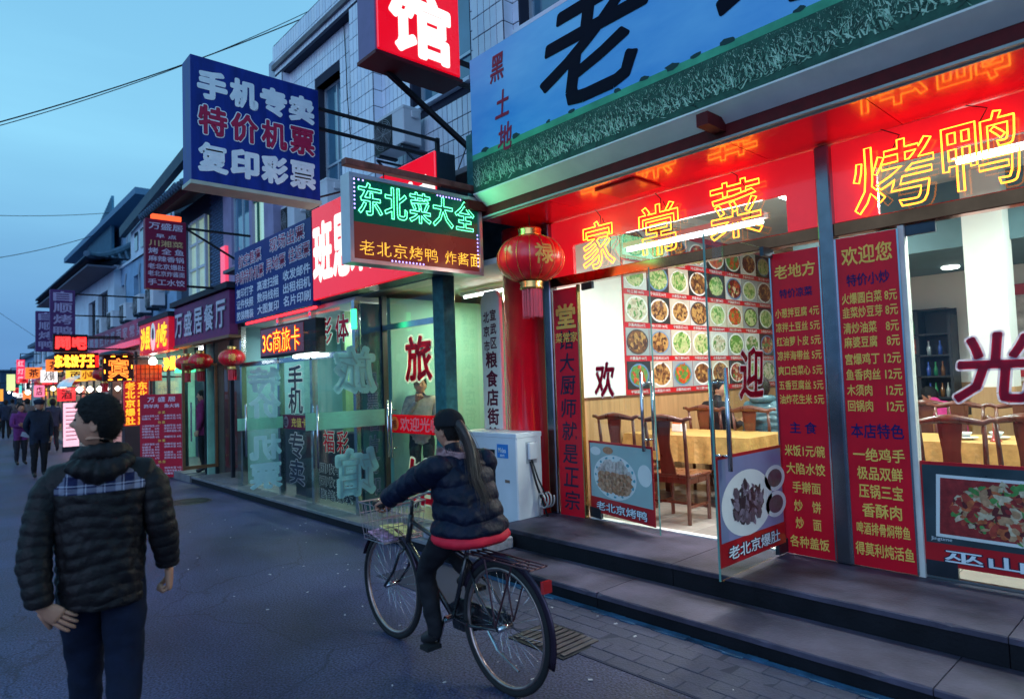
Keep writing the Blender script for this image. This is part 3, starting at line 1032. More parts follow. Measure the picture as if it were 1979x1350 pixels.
for i, ((x, y), a, lb) in enumerate(chairs):
    place(CH if i == 0 else copy_tree(CH), (x, y, .28), a, lb)
    if i == 0:
        pass
for o in [o for o in scn.objects if o.name.startswith('dining_chair')]:
    o['group'] = 'rosewood dining chairs in the restaurant'
# tables with cloths
CLOTH = M('gold_tablecloth', (.62, .34, .1), .45, 0, .25, 14, bump=.25, bscale=22, coat=.1)
LACE = M('black_lace', (.03, .02, .03), .7)
def table(x0, x1, y0, y1, label, drop=.28):
    t = thing('dining_table', label, 'table', ((x0+x1)/2, (y0+y1)/2, .28), group='dining tables in the restaurant')
    MB().box(x0+.03, x1-.03, y0+.03, y1-.03, 1.0, 1.025).build('tabletop', ROSE, t)
    for x in (x0+.1, x1-.1):
        for y in (y0+.1, y1-.1):
            MB().box(x-.03, x+.03, y-.03, y+.03, .28, 1.0).build('leg', ROSE, t)
    c = MB()
    per = []
    for (a, b) in (((x0, y0), (x1, y0)), ((x1, y0), (x1, y1)), ((x1, y1), (x0, y1)), ((x0, y1), (x0, y0))):
        L = math.hypot(b[0]-a[0], b[1]-a[1])
        n = int(L/.05)
        for k in range(n):
            u = k/n
            per.append((a[0]+(b[0]-a[0])*u, a[1]+(b[1]-a[1])*u, u*L))
    N = len(per)
    cx, cy = (x0+x1)/2, (y0+y1)/2
    vs = []
    for lev in range(6):
        q = lev/5
        for (x, y, s_) in per:
            d = Vector((x-cx, y-cy, 0)).normalized()
            f = q*(.02+.02*math.sin(s_*23)+.012*math.sin(s_*41+1))
            corner = max(0, 1-min(abs(x-x0)+abs(y-y0), abs(x-x1)+abs(y-y0), abs(x-x1)+abs(y-y1), abs(x-x0)+abs(y-y1))/.12)
            vs.append((x+d.x*(f+corner*q*.05), y+d.y*(f+corner*q*.05), 1.032-q*(drop+corner*.07)))
    fs = []
    for lev in range(5):
        for k in range(N):
            fs.append((lev*N+k, lev*N+(k+1) % N, (lev+1)*N+(k+1) % N, (lev+1)*N+k))
    c.add(vs, fs)
    c.add([(x, y, 1.032) for x, y, _ in per], [tuple(range(N))])
    ob = c.build('tablecloth', CLOTH)
    tag(ob, label.replace('dining table', 'gold patterned cloth spread over the dining table'), 'tablecloth', 'gold tablecloths')
table(-4.80, -3.25, 6.05, 6.85, 'dining table nearest the open doors, beside the wainscot')
table(-4.80, -3.1, 7.75, 8.6, 'dining table under the dish photographs where two guests sit')
table(-2.45, -1.15, 6.48, 7.3, 'dining table in the right window behind two chairs')
table(-2.9, -1.6, 9.5, 10.2, 'farthest dining table, where the woman in pink leans')
t = thing('napkin_box', 'small red and white napkin box on the table by the wainscot', 'napkin box', (-4.35, 6.5, 1.034))
MB().box(-4.41, -4.29, 6.44, 6.56, 1.034, 1.12).build('box', M('box_white', (.8, .78, .75), .5), t, bevel=.004)
MB().box(-4.40, -4.30, 6.45, 6.55, 1.12, 1.16).build('napkins', M('napkin_orange', (.7, .16, .04), .7), t)
for x, y, lb in ((-1.62, 6.78, 'left one'), (-1.42, 6.9, 'right one')):
    t = thing('crockery_set', 'shrink-wrapped white crockery on the right table, '+lb, 'crockery', (x, y, 1.034), group='wrapped crockery on the right table')
    MB().lathe([(.03, 0), (.09, .012), (.1, .02), (.08, .022)], (x, y, 1.034), 20).build('plate', PLATE, t, smooth=True)
    MB().lathe([(.03, .02), (.055, .06), (.05, .062), (.028, .03)], (x, y, 1.034), 16).build('bowl', PLATE, t, smooth=True)
t = thing('vase', 'slim clear red-based vase on the right table', 'vase', (-1.38, 6.68, 1.034))
MB().lathe([(.045, 0), (.035, .015), (.02, .05), (.018, .19), (.026, .2)], (-1.38, 6.68, 1.034), 14).build('glass', M('red_glass', (.5, .08, .08), .1, coat=.8), t, smooth=True)
# back shelf with bottles
t = thing('display_shelf', 'dark open shelf with bottles and boxes against the back wall', 'shelf', (-3.0, 10.8, .28))
SH = M('shelf_wood', (.03, .035, .045), .4)
mb = MB().box(-3.5, -3.46, 10.6, 10.95, .28, 2.5).build('side', SH, t)
MB().box(-2.66, -2.62, 10.6, 10.95, .28, 2.4).build('side', SH, t)
MB().box(-3.06, -3.02, 10.6, 10.95, .28, 2.5).build('side', SH, t)
MB().box(-3.5, -2.62, 10.93, 10.96, .28, 2.5).build('back_board', SH, t)
for z in (1.22, 1.52, 1.82, 2.12, 2.47):
    MB().box(-3.46, -2.66, 10.6, 10.93, z, z+.025).build('shelf_board', SH, t)
MB().box(-3.6, -2.45, 10.35, 10.97, .28, 1.16).build('cabinet', SH, t, bevel=.01)
bc = [M('bottle_blue', (.05, .12, .5), .15, coat=.6), M('bottle_green', (.03, .25, .1), .15, coat=.6), M('bottle_brown', (.25, .1, .03), .15, coat=.6), M('bottle_clear', (.5, .6, .62), .12, coat=.6)]
k = 0
BN = ['leftmost of the lowest right row', 'second of the lowest right row', 'third of the lowest right row', 'last of the lowest right row', 'left one of the middle right row', 'centre one of the middle right row', 'right one of the middle right row', 'left one of the top right pair', 'right one of the top right pair', 'leftmost below the gold picture', 'second below the gold picture', 'third below the gold picture', 'last below the gold picture', 'alone beside the gift boxes']
for z, xs in ((1.245, (-2.95, -2.88, -2.8, -2.73)), (1.545, (-2.96, -2.87, -2.78)), (1.845, (-2.94, -2.8)), (1.545, (-3.4, -3.32, -3.24, -3.16)), (2.145, (-3.12,))):
    for x in xs:
        b = MB().lathe([(.026, 0), (.028, .1), (.012, .15), (.011, .19), (.013, .2)], (x, 10.75, z), 10).build('bottle', bc[k % 4], None, smooth=True)
        tag(b, ('blue', 'green', 'brown', 'clear')[k % 4]+' bottle on the dark back shelf, '+BN[k], 'bottle', 'bottles on the back shelf')
        k += 1
for x, z, c, lb in ((-3.38, 2.145, (.6, .6, .55), 'pale gift box on the upper left of the dark shelf'), (-3.22, 2.145, (.55, .03, .03), 'red gift box on the upper shelf beside the pale one')):
    tag(MB().box(x-.06, x+.06, 10.68, 10.8, z, z+.2).build('gift_box', M('gift_%s' % round(c[1], 2), c, .4)), lb, 'box')
tag(MB().box(-3.44, -3.08, 10.86, 10.9, 1.87, 2.09).build('picture', M('red_gold_picture', (.45, .06, .03), .35, 0, .8, 30)), 'red and gold picture standing in the dark shelf', 'picture')
t = thing('wall_poster', 'red bordered wall poster beyond the white column', 'poster', (-1.4, 10.98, 1.5))
MB().box(-2.35, -.75, 10.96, 10.985, 1.5, 2.75).build('poster_mount', M('menu_red', (.5, .012, .018), .35), t)
MB().box(-2.2, -.9, 10.95, 10.958, 1.75, 2.6).build('poster_picture', M('poster_photo', (.6, .55, .5), .4, 0, .5, 5), t)
# column moved clear of the tables
for o in rest.children:
    if o.name.startswith('column'):
        o.location += Vector((-.13, 1.05, 0))

# ================================================================ billboard over the canopy
t = thing('billboard', 'large blue sky and crop field billboard above the restaurant', 'billboard', (-1, 4.1, 3.5))
BX0, BX1, BZ0, BZ1, BY = -5.02, 3.1, 3.565, 4.93, 4.1
MB().box(BX0, BX1, BY+.012, BY+.12, BZ0+.02, BZ1).build('box', M('billboard_back', (.05, .09, .1), .6), t)
SKYP = M('printed_sky', (.06, .36, .92), .42, 0, .5, .7, stretch=(.45, 1, 1.5))
for n_ in SKYP.node_tree.nodes:
    if n_.type == 'VALTORGB':
        n_.color_ramp.elements[0].color = (.03, .27, .72, 1)
        n_.color_ramp.elements[1].color = (.30, .68, .95, 1)
MB().box(BX0, BX1, BY, BY+.012, BZ0+.38, BZ1).build('print_sky', SKYP, t)
MB().box(BX0, BX1, BY, BY+.012, BZ0, BZ0+.38).build('print_field', M('printed_field', (.025, .09, .06), .45, 0, .4, 9), t)
crop = MB()
for k in range(9000):
    x = random.uniform(BX0+.03, BX1-.03)
    q = random.random()
    z = BZ0+.05+.27*q
    L = .055*(1.15-q)*random.uniform(.4, 1.7)
    a = random.gauss(1.57, .9)
    dx, dz = math.cos(a)*L, math.sin(a)*L
    wd = .0045*(1.2-q)
    z2 = min(z+dz, BZ0+.375)
    yy = BY-.0015-.0012*(1-q)-random.random()*.001
    crop.add([(x-wd, yy, z), (x+wd, yy, z), (x+dx*.6+wd*.6, yy, z+(z2-z)*.8), (x+dx, yy, z2)], [(0, 1, 2, 3)], random.randrange(3))
o = crop.build('printed_crop', [M('crop_light', (.42, .62, .45), .45), M('crop_mid', (.2, .38, .26), .45), M('crop_dark', (.03, .07, .05), .45)], t)
o['kind'] = 'stuff'
MB().box(BX0, BX1, BY-.001, BY, BZ0+.33, BZ0+.39).build('print_horizon', M('printed_green_line', (.06, .36, .2), .45, 0, .25, 4), t)
hz = MB()
x = BX0+.2
while x < BX1:
    s_ = random.uniform(.018, .045)
    hz.disc((x, BY-.002, BZ0+.395), FX, FZ, s_*1.3, s_*.6, 9, 0, .3)
    x += random.uniform(.2, .5)
o = hz.build('printed_tree', M('tree_print', (.012, .05, .05), .5), t)
o['kind'] = 'stuff'
MB().prism([(BY-.006, BZ0+.001), (BY-.006, BZ0-.012), (4.236, 3.452), (4.236, 3.50), (4.2, BZ0+.001)], (BX0, 0, 0), SX, FZ, -(BX1-BX0)).build('underside', M('white_lit_underside', (.78, .78, .72), .5, 0, .15, 1.5), t)
for xx in (-5.08, -2.42, .3):
    MB().box(xx, xx+.09, 4.0, 4.35, 3.40, 3.49).build('bracket', REDD, t)
NAVY = M('brush_black', (.004, .006, .016), .75, spec=.1)
MRN = M('brush_maroon', (.28, .015, .05), .45)
for ch, z, x in (('黑', 4.70, -4.60), ('土', 4.33, -4.54), ('地', 4.00, -4.52)):
    text(ch, (x, BY-.001, z), .19, .25, MRN, t, off=.02, shear=.12, name='character')
for ch, x, z, wd, ht in (('老', -3.42, 4.50, 1.10, .98), ('地', -1.6, 4.52, 1.2, 1.0), ('方', .2, 4.5, 1.1, 1.0)):
    text(ch, (x, BY-.001, z), wd, ht, NAVY, t, off=.018, shear=.22, name='character')

# ================================================================ round red column, lantern, air conditioner, name plank
cl = MB().lathe([(.27, 0), (.27, .12), (.235, .14), (.235, 3.23)], (-5.28, 4.99, .12), 36).build('round_column', REDW, None, smooth=True)
tag(cl, 'glossy round red column between air conditioner and slogan board', 'column')
t = thing('lantern', 'large red lantern with gold ribs hanging in front of the round column', 'lantern', (-4.70, 4.55, 3.35))
LX, LY_, LZ = -4.70, 4.55, 2.90
RED = M('lantern_silk', (.9, .006, .02), .3, 0, .15, 3, coat=.3, bump=.05)
GOLDM = M('gold_foil', (.85, .5, .15), .25, .9, .1)
prof = [(.34*math.cos(a)**.8 if math.cos(a) > 0 else .02, .235*math.sin(a)) for a in [R(-72+i*144/16) for i in range(17)]]
mb = MB()
n = 96
vs, fs = [], []
for (rr, z) in prof:
    for j in range(n):
        a = 2*math.pi*j/n
        q = rr*(1-.018*(1-abs(math.sin(a*8)))**2)
        vs.append((LX+q*math.cos(a), LY_+q*math.sin(a), LZ+z))
for i in range(len(prof)-1):
    for j in range(n):
        fs.append((i*n+j, i*n+(j+1) % n, (i+1)*n+(j+1) % n, (i+1)*n+j))
mb.add(vs, fs).build('shade', RED, t, smooth=True)
for k in range(16):
    a = k/16*2*math.pi
    MB().tube([(LX+(rr+.002)*math.cos(a), LY_+(rr+.002)*math.sin(a), LZ+z) for rr, z in prof], .003, 5).build('rib', GOLDM, t, smooth=True)
for z0, z1 in ((.22, .31), (-.31, -.22)):
    MB().lathe([(.115, z0), (.12, z0+.02), (.112, (z0+z1)/2), (.12, z1-.02), (.115, z1)], (LX, LY_, LZ), 28).build('cap_band', GOLDM, t, smooth=True)
tas = MB()
for k in range(60):
    a = random.uniform(0, 6.28); r_ = .105*random.uniform(.7, 1)
    tas.tube([(LX+r_*math.cos(a), LY_+r_*math.sin(a), LZ-.3), (LX+r_*math.cos(a), LY_+r_*math.sin(a), LZ-.60+random.uniform(0, .03))], .009, 4)
o = tas.build('tassel', RED, t)
o['kind'] = 'stuff'
for ang, ch in ((-2.45, '福'), (-.35, '禄')):
    me = tmesh(ch, .02)
    a_, b_, c_, d_ = bb(me)
    for v in me.vertices:
        x = (v.co.x-(a_+b_)/2)/(b_-a_)*.2
        z = (v.co.y-(c_+d_)/2)/(d_-c_)*.2
        rr = .34*math.cos(math.asin(max(-1, min(1, z/.235))))**.8+.004
        an = ang+x/rr
        v.co = Vector((LX+rr*math.cos(an), LY_+rr*math.sin(an), LZ+z))-t.location
    me.materials.clear(); me.materials.append(M('lantern_gold_print', (.85, .5, .12), .4))
    mesh_obj('character', me, t)
MB().tube([(LX, LY_, LZ+.3), (LX, LY_, 3.35)], .005, 5).build('hanger', BLACK, t)

ACW = M('ac_white', (.62, .64, .68), .42, 0, .1, 2.5)
def aircon(label, w_, d_, h_, logo=False, big=False):
    t = thing('air_conditioner', label, 'air conditioner')
    MB().box(-w_/2, w_/2, -d_/2, d_/2, .03, h_).build('casing', ACW, t, bevel=.012)
    MB().box(-w_/2-.004, w_/2+.004, -d_/2-.004, d_/2+.004, h_-.045, h_+.005).build('lid', ACW, t, bevel=.006)
    for s_ in (-1, 1):
        MB().box(s_*w_*.36-.04, s_*w_*.36+.04, -d_/2-.01, d_/2+.01, 0, .03).build('foot', DARKST, t)
    gx = -w_*.17
    gr = min(h_*.4, w_*.3)
    MB().box(gx-gr*1.08, gx+gr*1.08, -d_/2-.004, -d_/2-.001, h_*.5-gr*1.08, h_*.5+gr*1.08).build('fan_recess', BLACK, t)
    ring = MB()
    for k in range(1, 9):
        rr = gr*k/8
        ring.tube([(gx+rr*math.cos(a/20*6.283), -d_/2-.014, h_*.5+rr*math.sin(a/20*6.283)) for a in range(20)], .003 if not big else .004, 4, closed=True)
    for k in range(8):
        a = k/8*6.283
        ring.bar((gx, -d_/2-.012, h_*.5), (gx+gr*math.cos(a), -d_/2-.012, h_*.5+gr*math.sin(a)), .005)
    ring.build('grille', M('grille_grey', (.3, .32, .34), .5), t)
    MB().box(w_/2, w_/2+.035, -.03, .09, h_*.72, h_*.9).build('valve_cover', ACW, t, bevel=.008)
    return t
ac = aircon('large white air conditioner standing outside left of the slogan board', .97, .36, .97, big=True)
place(ac, (-5.40, 4.64, .17))
def acp(mb, name, mt, **k):
    o = mb.build(name, mt, None, **k); o.parent = ac; return o
acp(MB().box(.19, .36, -.186, -.181, .72, .86), 'badge', M('badge_blue', (.03, .2, .55), .3))
for s_, z, h_ in (('Midea', .80, .05), ('美的', .745, .028)):
    o = text(s_, (.275, -.186, z), .12 if h_ > .03 else .07, h_, M('badge_white', (.75, .8, .85), .4), None, off=.01)
    o.parent = ac
acp(MB().box(.30, .37, -.184, -.181, .47, .5), 'rating_plate', M('rating_brown', (.2, .13, .1), .5))
acp(MB().box(.485, .489, -.05, .1, .66, .88), 'service_panel', M('panel_grey', (.35, .37, .4), .5))
acp(MB().tube([(.495, 0, .68), (.53, .04, .45), (.56, .1, .25), (.58, .14, .1)], .012, 6).tube([(.495, .02, .7), (.55, .05, .5), (.6, .12, .3)], .009, 6), 'cable', BLACK, smooth=True)
acp(MB().tube([(.58+.06*math.cos(a*.5), .05+.012*a*.3, .28+.075*math.sin(a*.5)) for a in range(40)], .009, 6), 'coiled_pipe', M('pipe_grey', (.4, .38, .38), .4, .3), smooth=True)
acp(MB().tube([(.5, .1, .02), (.53, .08, .2), (.56, .06, .3)], .012, 6), 'pipe', M('pipe_grey', (.4, .38, .38), .4, .3), smooth=True)
for s_ in (-.4, .36):
    o = MB().box(-5.40+s_-.07, -5.40+s_+.07, 4.5, 4.78, .12, .17).build('support_brick', M('old_brick', (.1, .07, .07), .8))
    tag(o, 'old brick carrying the %s foot of the large air conditioner' % ('left' if s_ < 0 else 'right'), 'brick', 'bricks under the air conditioner')

t = thing('name_plank', 'tall white wooden plank with dark vertical characters beside the red column', 'sign plank', (-5.69, 4.85, .3))
a0, a1 = -5.86, -5.53
MB().prism([(0, 0), (.33, 0), (.33, 2.32), (.27, 2.42), (.06, 2.42), (0, 2.32)], (a0, 4.83, .3), FX, FZ, .05).build('plank', M('cream_plank', (.85, .82, .72), .5, 0, .12, 4), t, bevel=.006)
PL = M('plank_ink', (.12, .01, .03), .5)
for s_, x, z in (('宣', .22, 2.16), ('武', .22, 2.0), ('区', .22, 1.84), ('北', .1, 2.14), ('京', .1, 1.98), ('市', .1, 1.81)):
    text(s_, (a0+x, 4.829, .3+z-.02), .1, .12, PL, t, off=.025)
for k, s_ in enumerate('粮食店街第三旅馆'):
    text(s_, (a0+.17, 4.829, 1.93-k*.215), .19, .18, PL, t, off=.03)
# ================================================================ LED board on its beam
t = thing('led_board', 'green and yellow LED board hanging under an iron beam over the street', 'LED sign', (-5.05, 3.47, 3.52))
LXx = -5.05
ya0, ya1, za0, za1 = 2.74, 4.19, 2.765, 3.52
MB().box(LXx-.13, LXx-.01, ya0+.01, ya1-.01, za0+.01, za1-.01).build('case', M('sign_case', (.3, .32, .36), .4, .4), t)
UP = backlit('led_halo_upper', (.0, .06, .035), .55)  # green halo round the diodes, painted in as panel emission
LO = backlit('led_halo_lower', (.11, .018, .014), .8)  # red-brown halo of the lower diodes, likewise put into emission
MB().box(LXx-.01, LXx, ya0+.02, ya1-.02, (za0+za1)/2-.03, za1-.02).build('led_panel', UP, t)
MB().box(LXx-.01, LXx, ya0+.02, ya1-.02, za0+.02, (za0+za1)/2-.031).build('led_panel', LO, t)
FRM = M('alu_frame', (.6, .55, .58), .3, .7, .1)
fr = MB()
fr.box(LXx-.14, LXx+.02, ya0-.015, ya0+.02, za0-.015, za1+.015).box(LXx-.14, LXx+.02, ya1-.02, ya1+.015, za0-.015, za1+.015)
fr.box(LXx-.14, LXx+.019, ya0+.02, ya1-.02, za0-.015, za0+.02).box(LXx-.14, LXx+.019, ya0+.02, ya1-.02, za1-.02, za1+.015)
fr.build('frame', FRM, t)
W_, H_ = ya1-ya0, za1-za0
for k, ch in enumerate('东北菜大全'):
    dots(ch, (LXx+.004, ya0+W_*(.135+k*.182), za0+H_*.745), W_*.165, H_*.38, LEDG, t, r=.0052, outline=True, off=.012, step=.0125)
for k, ch in enumerate('老北京烤鸭'):
    dots(ch, (LXx+.004, ya0+W_*(.105+k*.118), za0+H_*.17), W_*.10, H_*.17, LEDY, t, r=.0038, nx=15, ny=15, off=.0)
for k, ch in enumerate('炸酱面'):
    dots(ch, (LXx+.004, ya0+W_*(.735+k*.105), za0+H_*.17), W_*.09, H_*.17, LEDY, t, r=.0038, nx=15, ny=15)
vd = MB()
def vdot(u, v): vd.disc((LXx+.005, ya0+W_*u, za0+H_*v), SX, FZ, .009, n=8)
for k in range(8): vdot(.028, .95-k*.048)
for k in range(3): vdot(.028+k*.03, .955)
for k in range(9): vdot(.64+k*.024, .955)
for k in range(10): vdot(.28+k*.026, .045)
for k in range(9): vdot(.972, .52-k*.052)
o = vd.build('border_led', LEDB, t); o['kind'] = 'stuff'
lamp('led_glow', 'AREA', (LXx+.06, 3.45, 3.3), 9, (.1, 1, .45), t, .3, 1.3, (0, R(-90), 0))
lamp('led_glow', 'AREA', (LXx+.06, 3.45, 2.95), 3, (1, .3, .1), t, .3, 1.3, (0, R(-90), 0))
tag(MB().box(-5.12, -5.04, 2.70, 4.30, 3.60, 3.66).build('sign_beam', M('rusty_beam', (.25, .09, .07), .5, .3, .4, 12), None, bevel=.004), 'rusty iron beam that carries the green LED board', 'beam')
for y in (3.1, 3.75):
    MB().tube([(-5.08, y, 3.52), (-5.08, y, 3.61)], .006, 5).build('hook', BLACK, t)
tag(MB().box(-5.82, -5.62, 4.12, 4.28, .12, 3.5).build('sign_post', GREENP, None, bevel=.008), 'thick green painted steel post between hostel door and red column', 'post')
# ---------------------------------------------------------------- green end box beside the red sign
tag(MB().box(-5.25, -5.08, 4.2, 4.4, 3.6, 4.25).build('box_post', GREENP, None, bevel=.008), 'teal steel box section between red lightbox and billboard', 'post')

# ================================================================ small hostel with glass doors
hos = thing('hostel', 'small hostel entrance with green lit walls behind glass', 'hostel', (-6.4, 4.3, .12))
GRN = M('green_wall', (.34, .46, .20), .6, 0, .1, 1.5)
YEL = M('yellow_wall', (.62, .6, .16), .6, 0, .1, 1.5)
HX0, HX1, HY = -7.16, -5.9, 4.30
MB().box(HX0-1.2, X0-.16, 7.4, 7.5, .12, 2.9).build('back_wall', GRN, hos)
MB().box(HX0-1.3, HX0-1.2, 4.4, 7.4, .12, 2.9).build('side_wall', GRN, hos)
MB().box(-5.10, -5.01, 5.06, 7.4, .12, 2.9).build('side_wall', GRN, hos)
MB().box(-5.13, -5.11, 5.06, 7.38, .12, 1.05).build('wall_tiling', M('green_tiling', (.1, .22, .07), .3), hos)
MB().box(HX0-1.2, X0-.16, 4.4, 7.5, 2.9, 2.96).build('ceiling', WHITE, hos)
MB().box(HX0-1.2, -5.11, 4.3, 7.4, .1, .135).build('floor', FT[1], hos)
MB().box(-6.75, -5.6, 6.2, 6.26, .13, 2.9).build('partition', YEL, hos)
for z in (.9, 1.75):
    MB().box(-6.75, -5.6, 6.185, 6.2, z, z+.015).build('joint', DARKST, hos)
MB().box(HX0, HX1, HY-.03, HY+.04, 2.36, 2.43).build('transom_bar', STEEL, hos)
MB().box(HX0, HX1, HY, HY+.01, 2.43, 2.8).build('transom_glass', GLASS, hos)
for a in (HX0, -5.93):
    MB().box(a-.03, a+.04, HY-.03, HY+.04, .12, 2.8).build('post', DARKST, hos)
MB().box(HX1-.005, HX1+.007, HY+.04, 4.8, .14, 2.8).build('side_pane', GLASSG, hos)
hd = MB().box(-7.08, -5.95, HY+.004, HY+.014, .15, 2.35).build('glass_door', GLASSG, hos)
for s_ in (-6.98, -6.90):
    MB().tube([(s_, HY-.07, .80), (s_, HY-.07, 1.5)], .014, 10).tube([(s_, HY, .92), (s_, HY-.07, .92)], .008, 6).tube([(s_, HY, 1.38), (s_, HY-.07, 1.38)], .008, 6).build('handle', STEEL, hd, smooth=True)
FR = film_mat('red_film', (.95, .01, .05), .8)
MB().box(-7.03, -5.96, HY-.002, HY+.002, 1.10, 1.32).build('film_strip', FR, hd)
MB().disc((-6.93, HY-.004, 1.21), FX, FZ, .085, n=24).build('film_disc', film_mat('film_yellow', (.9, .6, .12)), hd)
text('推', (-6.93, HY-.006, 1.21), .1, .1, M('film_ink', (.25, .05, .02), .4), hd, off=.02)
WF = film_mat('white_film', (.95, .93, .95), .8)
text('欢迎光临', (-6.39, HY-.004, 1.21), .82, .16, WF, hd, off=.02, shear=.08)
for ch, z in (('旅', 1.98), ('馆', .55)):
    text(ch, (-6.38, HY-.004, z), .52, .5, None, hd, layers=[(.075, WF, 0), (.03, FR, .003)])
# the left leaf stands open: its lettering is seen from behind
def thin_leaf(name, parent, p0, p1, z0, z1, mt):
    p0, p1 = Vector(p0), Vector(p1)
    d = (p1-p0)
    n = Vector((-d.y, d.x, 0)).normalized()
    return MB().obox(((p0.x+p1.x)/2, (p0.y+p1.y)/2, (z0+z1)/2), d, n*.01, (0, 0, z1-z0)).build(name, mt, parent), d.normalized(), d.length
BF = film_mat('back_film_grey', (.45, .75, .76), .6)
BFB = film_mat('back_film_blue', (.7, .99, 1.0), .65)
lf, d, L = thin_leaf('glass_door', hos, (-7.13, 4.26, 0), (-7.2, 3.27, 0), .16, 2.34, GLASSG)
lf['label'] = 'hostel door leaf standing open with lettering seen from behind'
o0 = Vector((-7.19, 3.27, 0))
yv = Vector((.07, .99, 0)).normalized()
nv = Vector((1, -.07, 0)).normalized()
MB().obox(o0+yv*.5+nv*.004+Vector((0, 0, 1.29)), yv*1.0, nv*.003, (0, 0, .2)).build('film_strip', film_mat('back_film_strip', (.5, .85, .7), .7), lf)
for ch, z in (('旅', 1.88), ('馆', .66)):
    text(ch, o0+yv*.62+nv*.012+Vector((0, 0, z)), .5, .52, None, lf, xa=-yv, ya=FZ, layers=[(.06, BF, -.006)])
    text(ch, o0+yv*.62+nv*.016+Vector((0, 0, z)), .44, .46, film_mat('back_film_light', (.36, .55, .56)), lf, xa=-yv, ya=FZ, off=-.015, lift=-.006)
for s_ in (-1, 1):
    e = o0+yv*.12+nv*s_*.06
    MB().tube([e+Vector((0, 0, .75)), e+Vector((0, 0, 1.48))], .014, 10).build('handle', STEEL, lf, smooth=True)
t = thing('tube_light', 'ceiling tube light inside the hostel entrance', 'tube light', (-6.2, 5.3, 2.8))
MB().box(-6.8, -5.6, 5.27, 5.33, 2.82, 2.87).build('housing', WHITE, t)
MB().cyl((-6.75, 5.3, 2.8), (-5.65, 5.3, 2.8), .016, 8).build('tube', TUBE, t)
lamp('tube_glow', 'AREA', (-6.2, 5.3, 2.77), 50, (.95, 1, .6), t, 1.1, .08)
# side strip between hostel and phone shop
st = thing('glass_strip', 'narrow blue glass pane with vertical red-edged characters between phone shop and hostel', 'glass panel', (-7.2, 4.1, .12))
MB().box(-7.165, -7.155, 3.99, 4.27, .14, 2.7).build('pane', M('blue_glass_film', (.02, .08, .12), .1, 0, .3, 3, coat=.8), st)
for k, ch in enumerate('机票名片打印'):
    text(ch, (-7.155, 4.13, 1.75-k*.26), .15, .2, None, st, xa=SX, layers=[(.04, M('film_lilac', (.3, .25, .4), .4), 0), (0.005, M('film_navy', (.02, .06, .14), .4), .002)])

# ================================================================ phone and ticket shop
ph = thing('phone_shop', 'phone and ticket shop with lettered glass front', 'shop', (-9.1, 3.95, .12))
PX0, PX1, PY = -11.1, -7.2, 3.95
CY = M('pale_cyan_wall', (.25, .48, .48), .6, 0, .08, 1.5)
MB().box(PX0, PX1-.1, 6.4, 6.5, .12, 2.8).build('back_wall', CY, ph)
MB().box(PX0-.1, PX0, 4.0, 6.5, .12, 2.8).build('side_wall', CY, ph)
MB().box(PX1-.1, PX1-.02, 4.45, 6.5, .12, 2.8).build('side_wall', CY, ph)
MB().box(PX0, PX1-.1, 4.0, 6.5, 2.74, 2.8).build('ceiling', WHITE, ph)
MB().box(PX0, PX1-.1, 3.95, 6.4, .1, .13).build('floor', FT[1], ph)
for x in (-11.05, -9.52, -8.42, -7.22):
    MB().box(x-.035, x+.035, PY-.03, PY+.05, .12, 2.74).build('post', STEEL, ph)
MB().box(PX0, PX1, PY-.03, PY+.04, 2.06, 2.13).build('transom_bar', STEEL, ph)
for a, b in ((-9.49, -8.45), (-8.39, -7.25)):
    MB().box(a, b, PY, PY+.01, 2.13, 2.74).build('transom_glass', GLASSG, ph)
pn1 = MB().box(-9.49, -8.45, PY, PY+.01, .15, 2.06).build('glass_panel', GLASSG, ph)
pn2 = MB().box(-8.39, -7.25, PY, PY+.01, .15, 2.06).build('glass_panel', GLASSG, ph)
MB().box(-9.46, -8.5, PY-.002, PY+.001, 1.1, 1.3).build('film_strip', film_mat('mauve_film', (.3, .05, .12)), pn1)
text('充值卡', (-8.88, PY-.003, 1.2), .5, .13, GOLD, pn1, off=.01)
MB().disc((-9.33, PY-.004, 1.2), FX, FZ, .085, n=24).build('film_disc', WF, pn1)
text('拉', (-9.33, PY-.006, 1.2), .1, .1, INK, pn1, off=.02)
NF = M('navy_film', (.008, .012, .04), .35)
for ch, z in (('手', 1.83), ('机', 1.5), ('专', .88), ('卖', .5)):
    text(ch, (-8.98, PY-.004, z), .46, .34, None, pn1, layers=[(.05, WF, 0), (.02, NF, .003)])
MB().box(-10.9, -9.6, 4.5, 4.9, .13, 1.25).build('counter', M('dark_counter', (.015, .015, .03), .4), ph, bevel=.01)
MB().box(-9.3, -7.7, 4.35, 4.8, .13, 1.05).build('counter', M('dark_counter', (.015, .015, .03), .4), ph, bevel=.01)
MB().box(-9.28, -8.62, 4.06, 4.08, .14, 1.0).build('poster_back', M('dark_counter', (.015, .015, .03), .4), ph)
for ch, x, z in (('福', -7.98, .98), ('彩', -7.6, .98)):
    text(ch, (x, PY-.004, z), .3, .28, None, pn2, layers=[(.04, WF, 0), (.015, FR, .003)])
for r_, ln in enumerate(('回收手机', '回收电脑', '售笔记本')):
    text(ln, (-7.83, PY-.004, .62-r_*.17), .9, .13, None, pn2, layers=[(.04, WF, 0), (.01, NF, .003)])
for ch, x in (('彩', -8.0), ('体', -7.55)):
    text(ch, (x, PY-.004, 2.42), .34, .34, None, ph, layers=[(.05, WF, 0), (.02, MAROON, .003)])
lf, d, L = thin_leaf('glass_door', ph, (-9.35, 3.92, 0), (-9.42, 3.28, 0), .15, 2.1, GLASSG)
lf['label'] = 'phone shop door leaf standing open with pale lettering from behind'
o0 = Vector((-9.41, 3.28, 0))
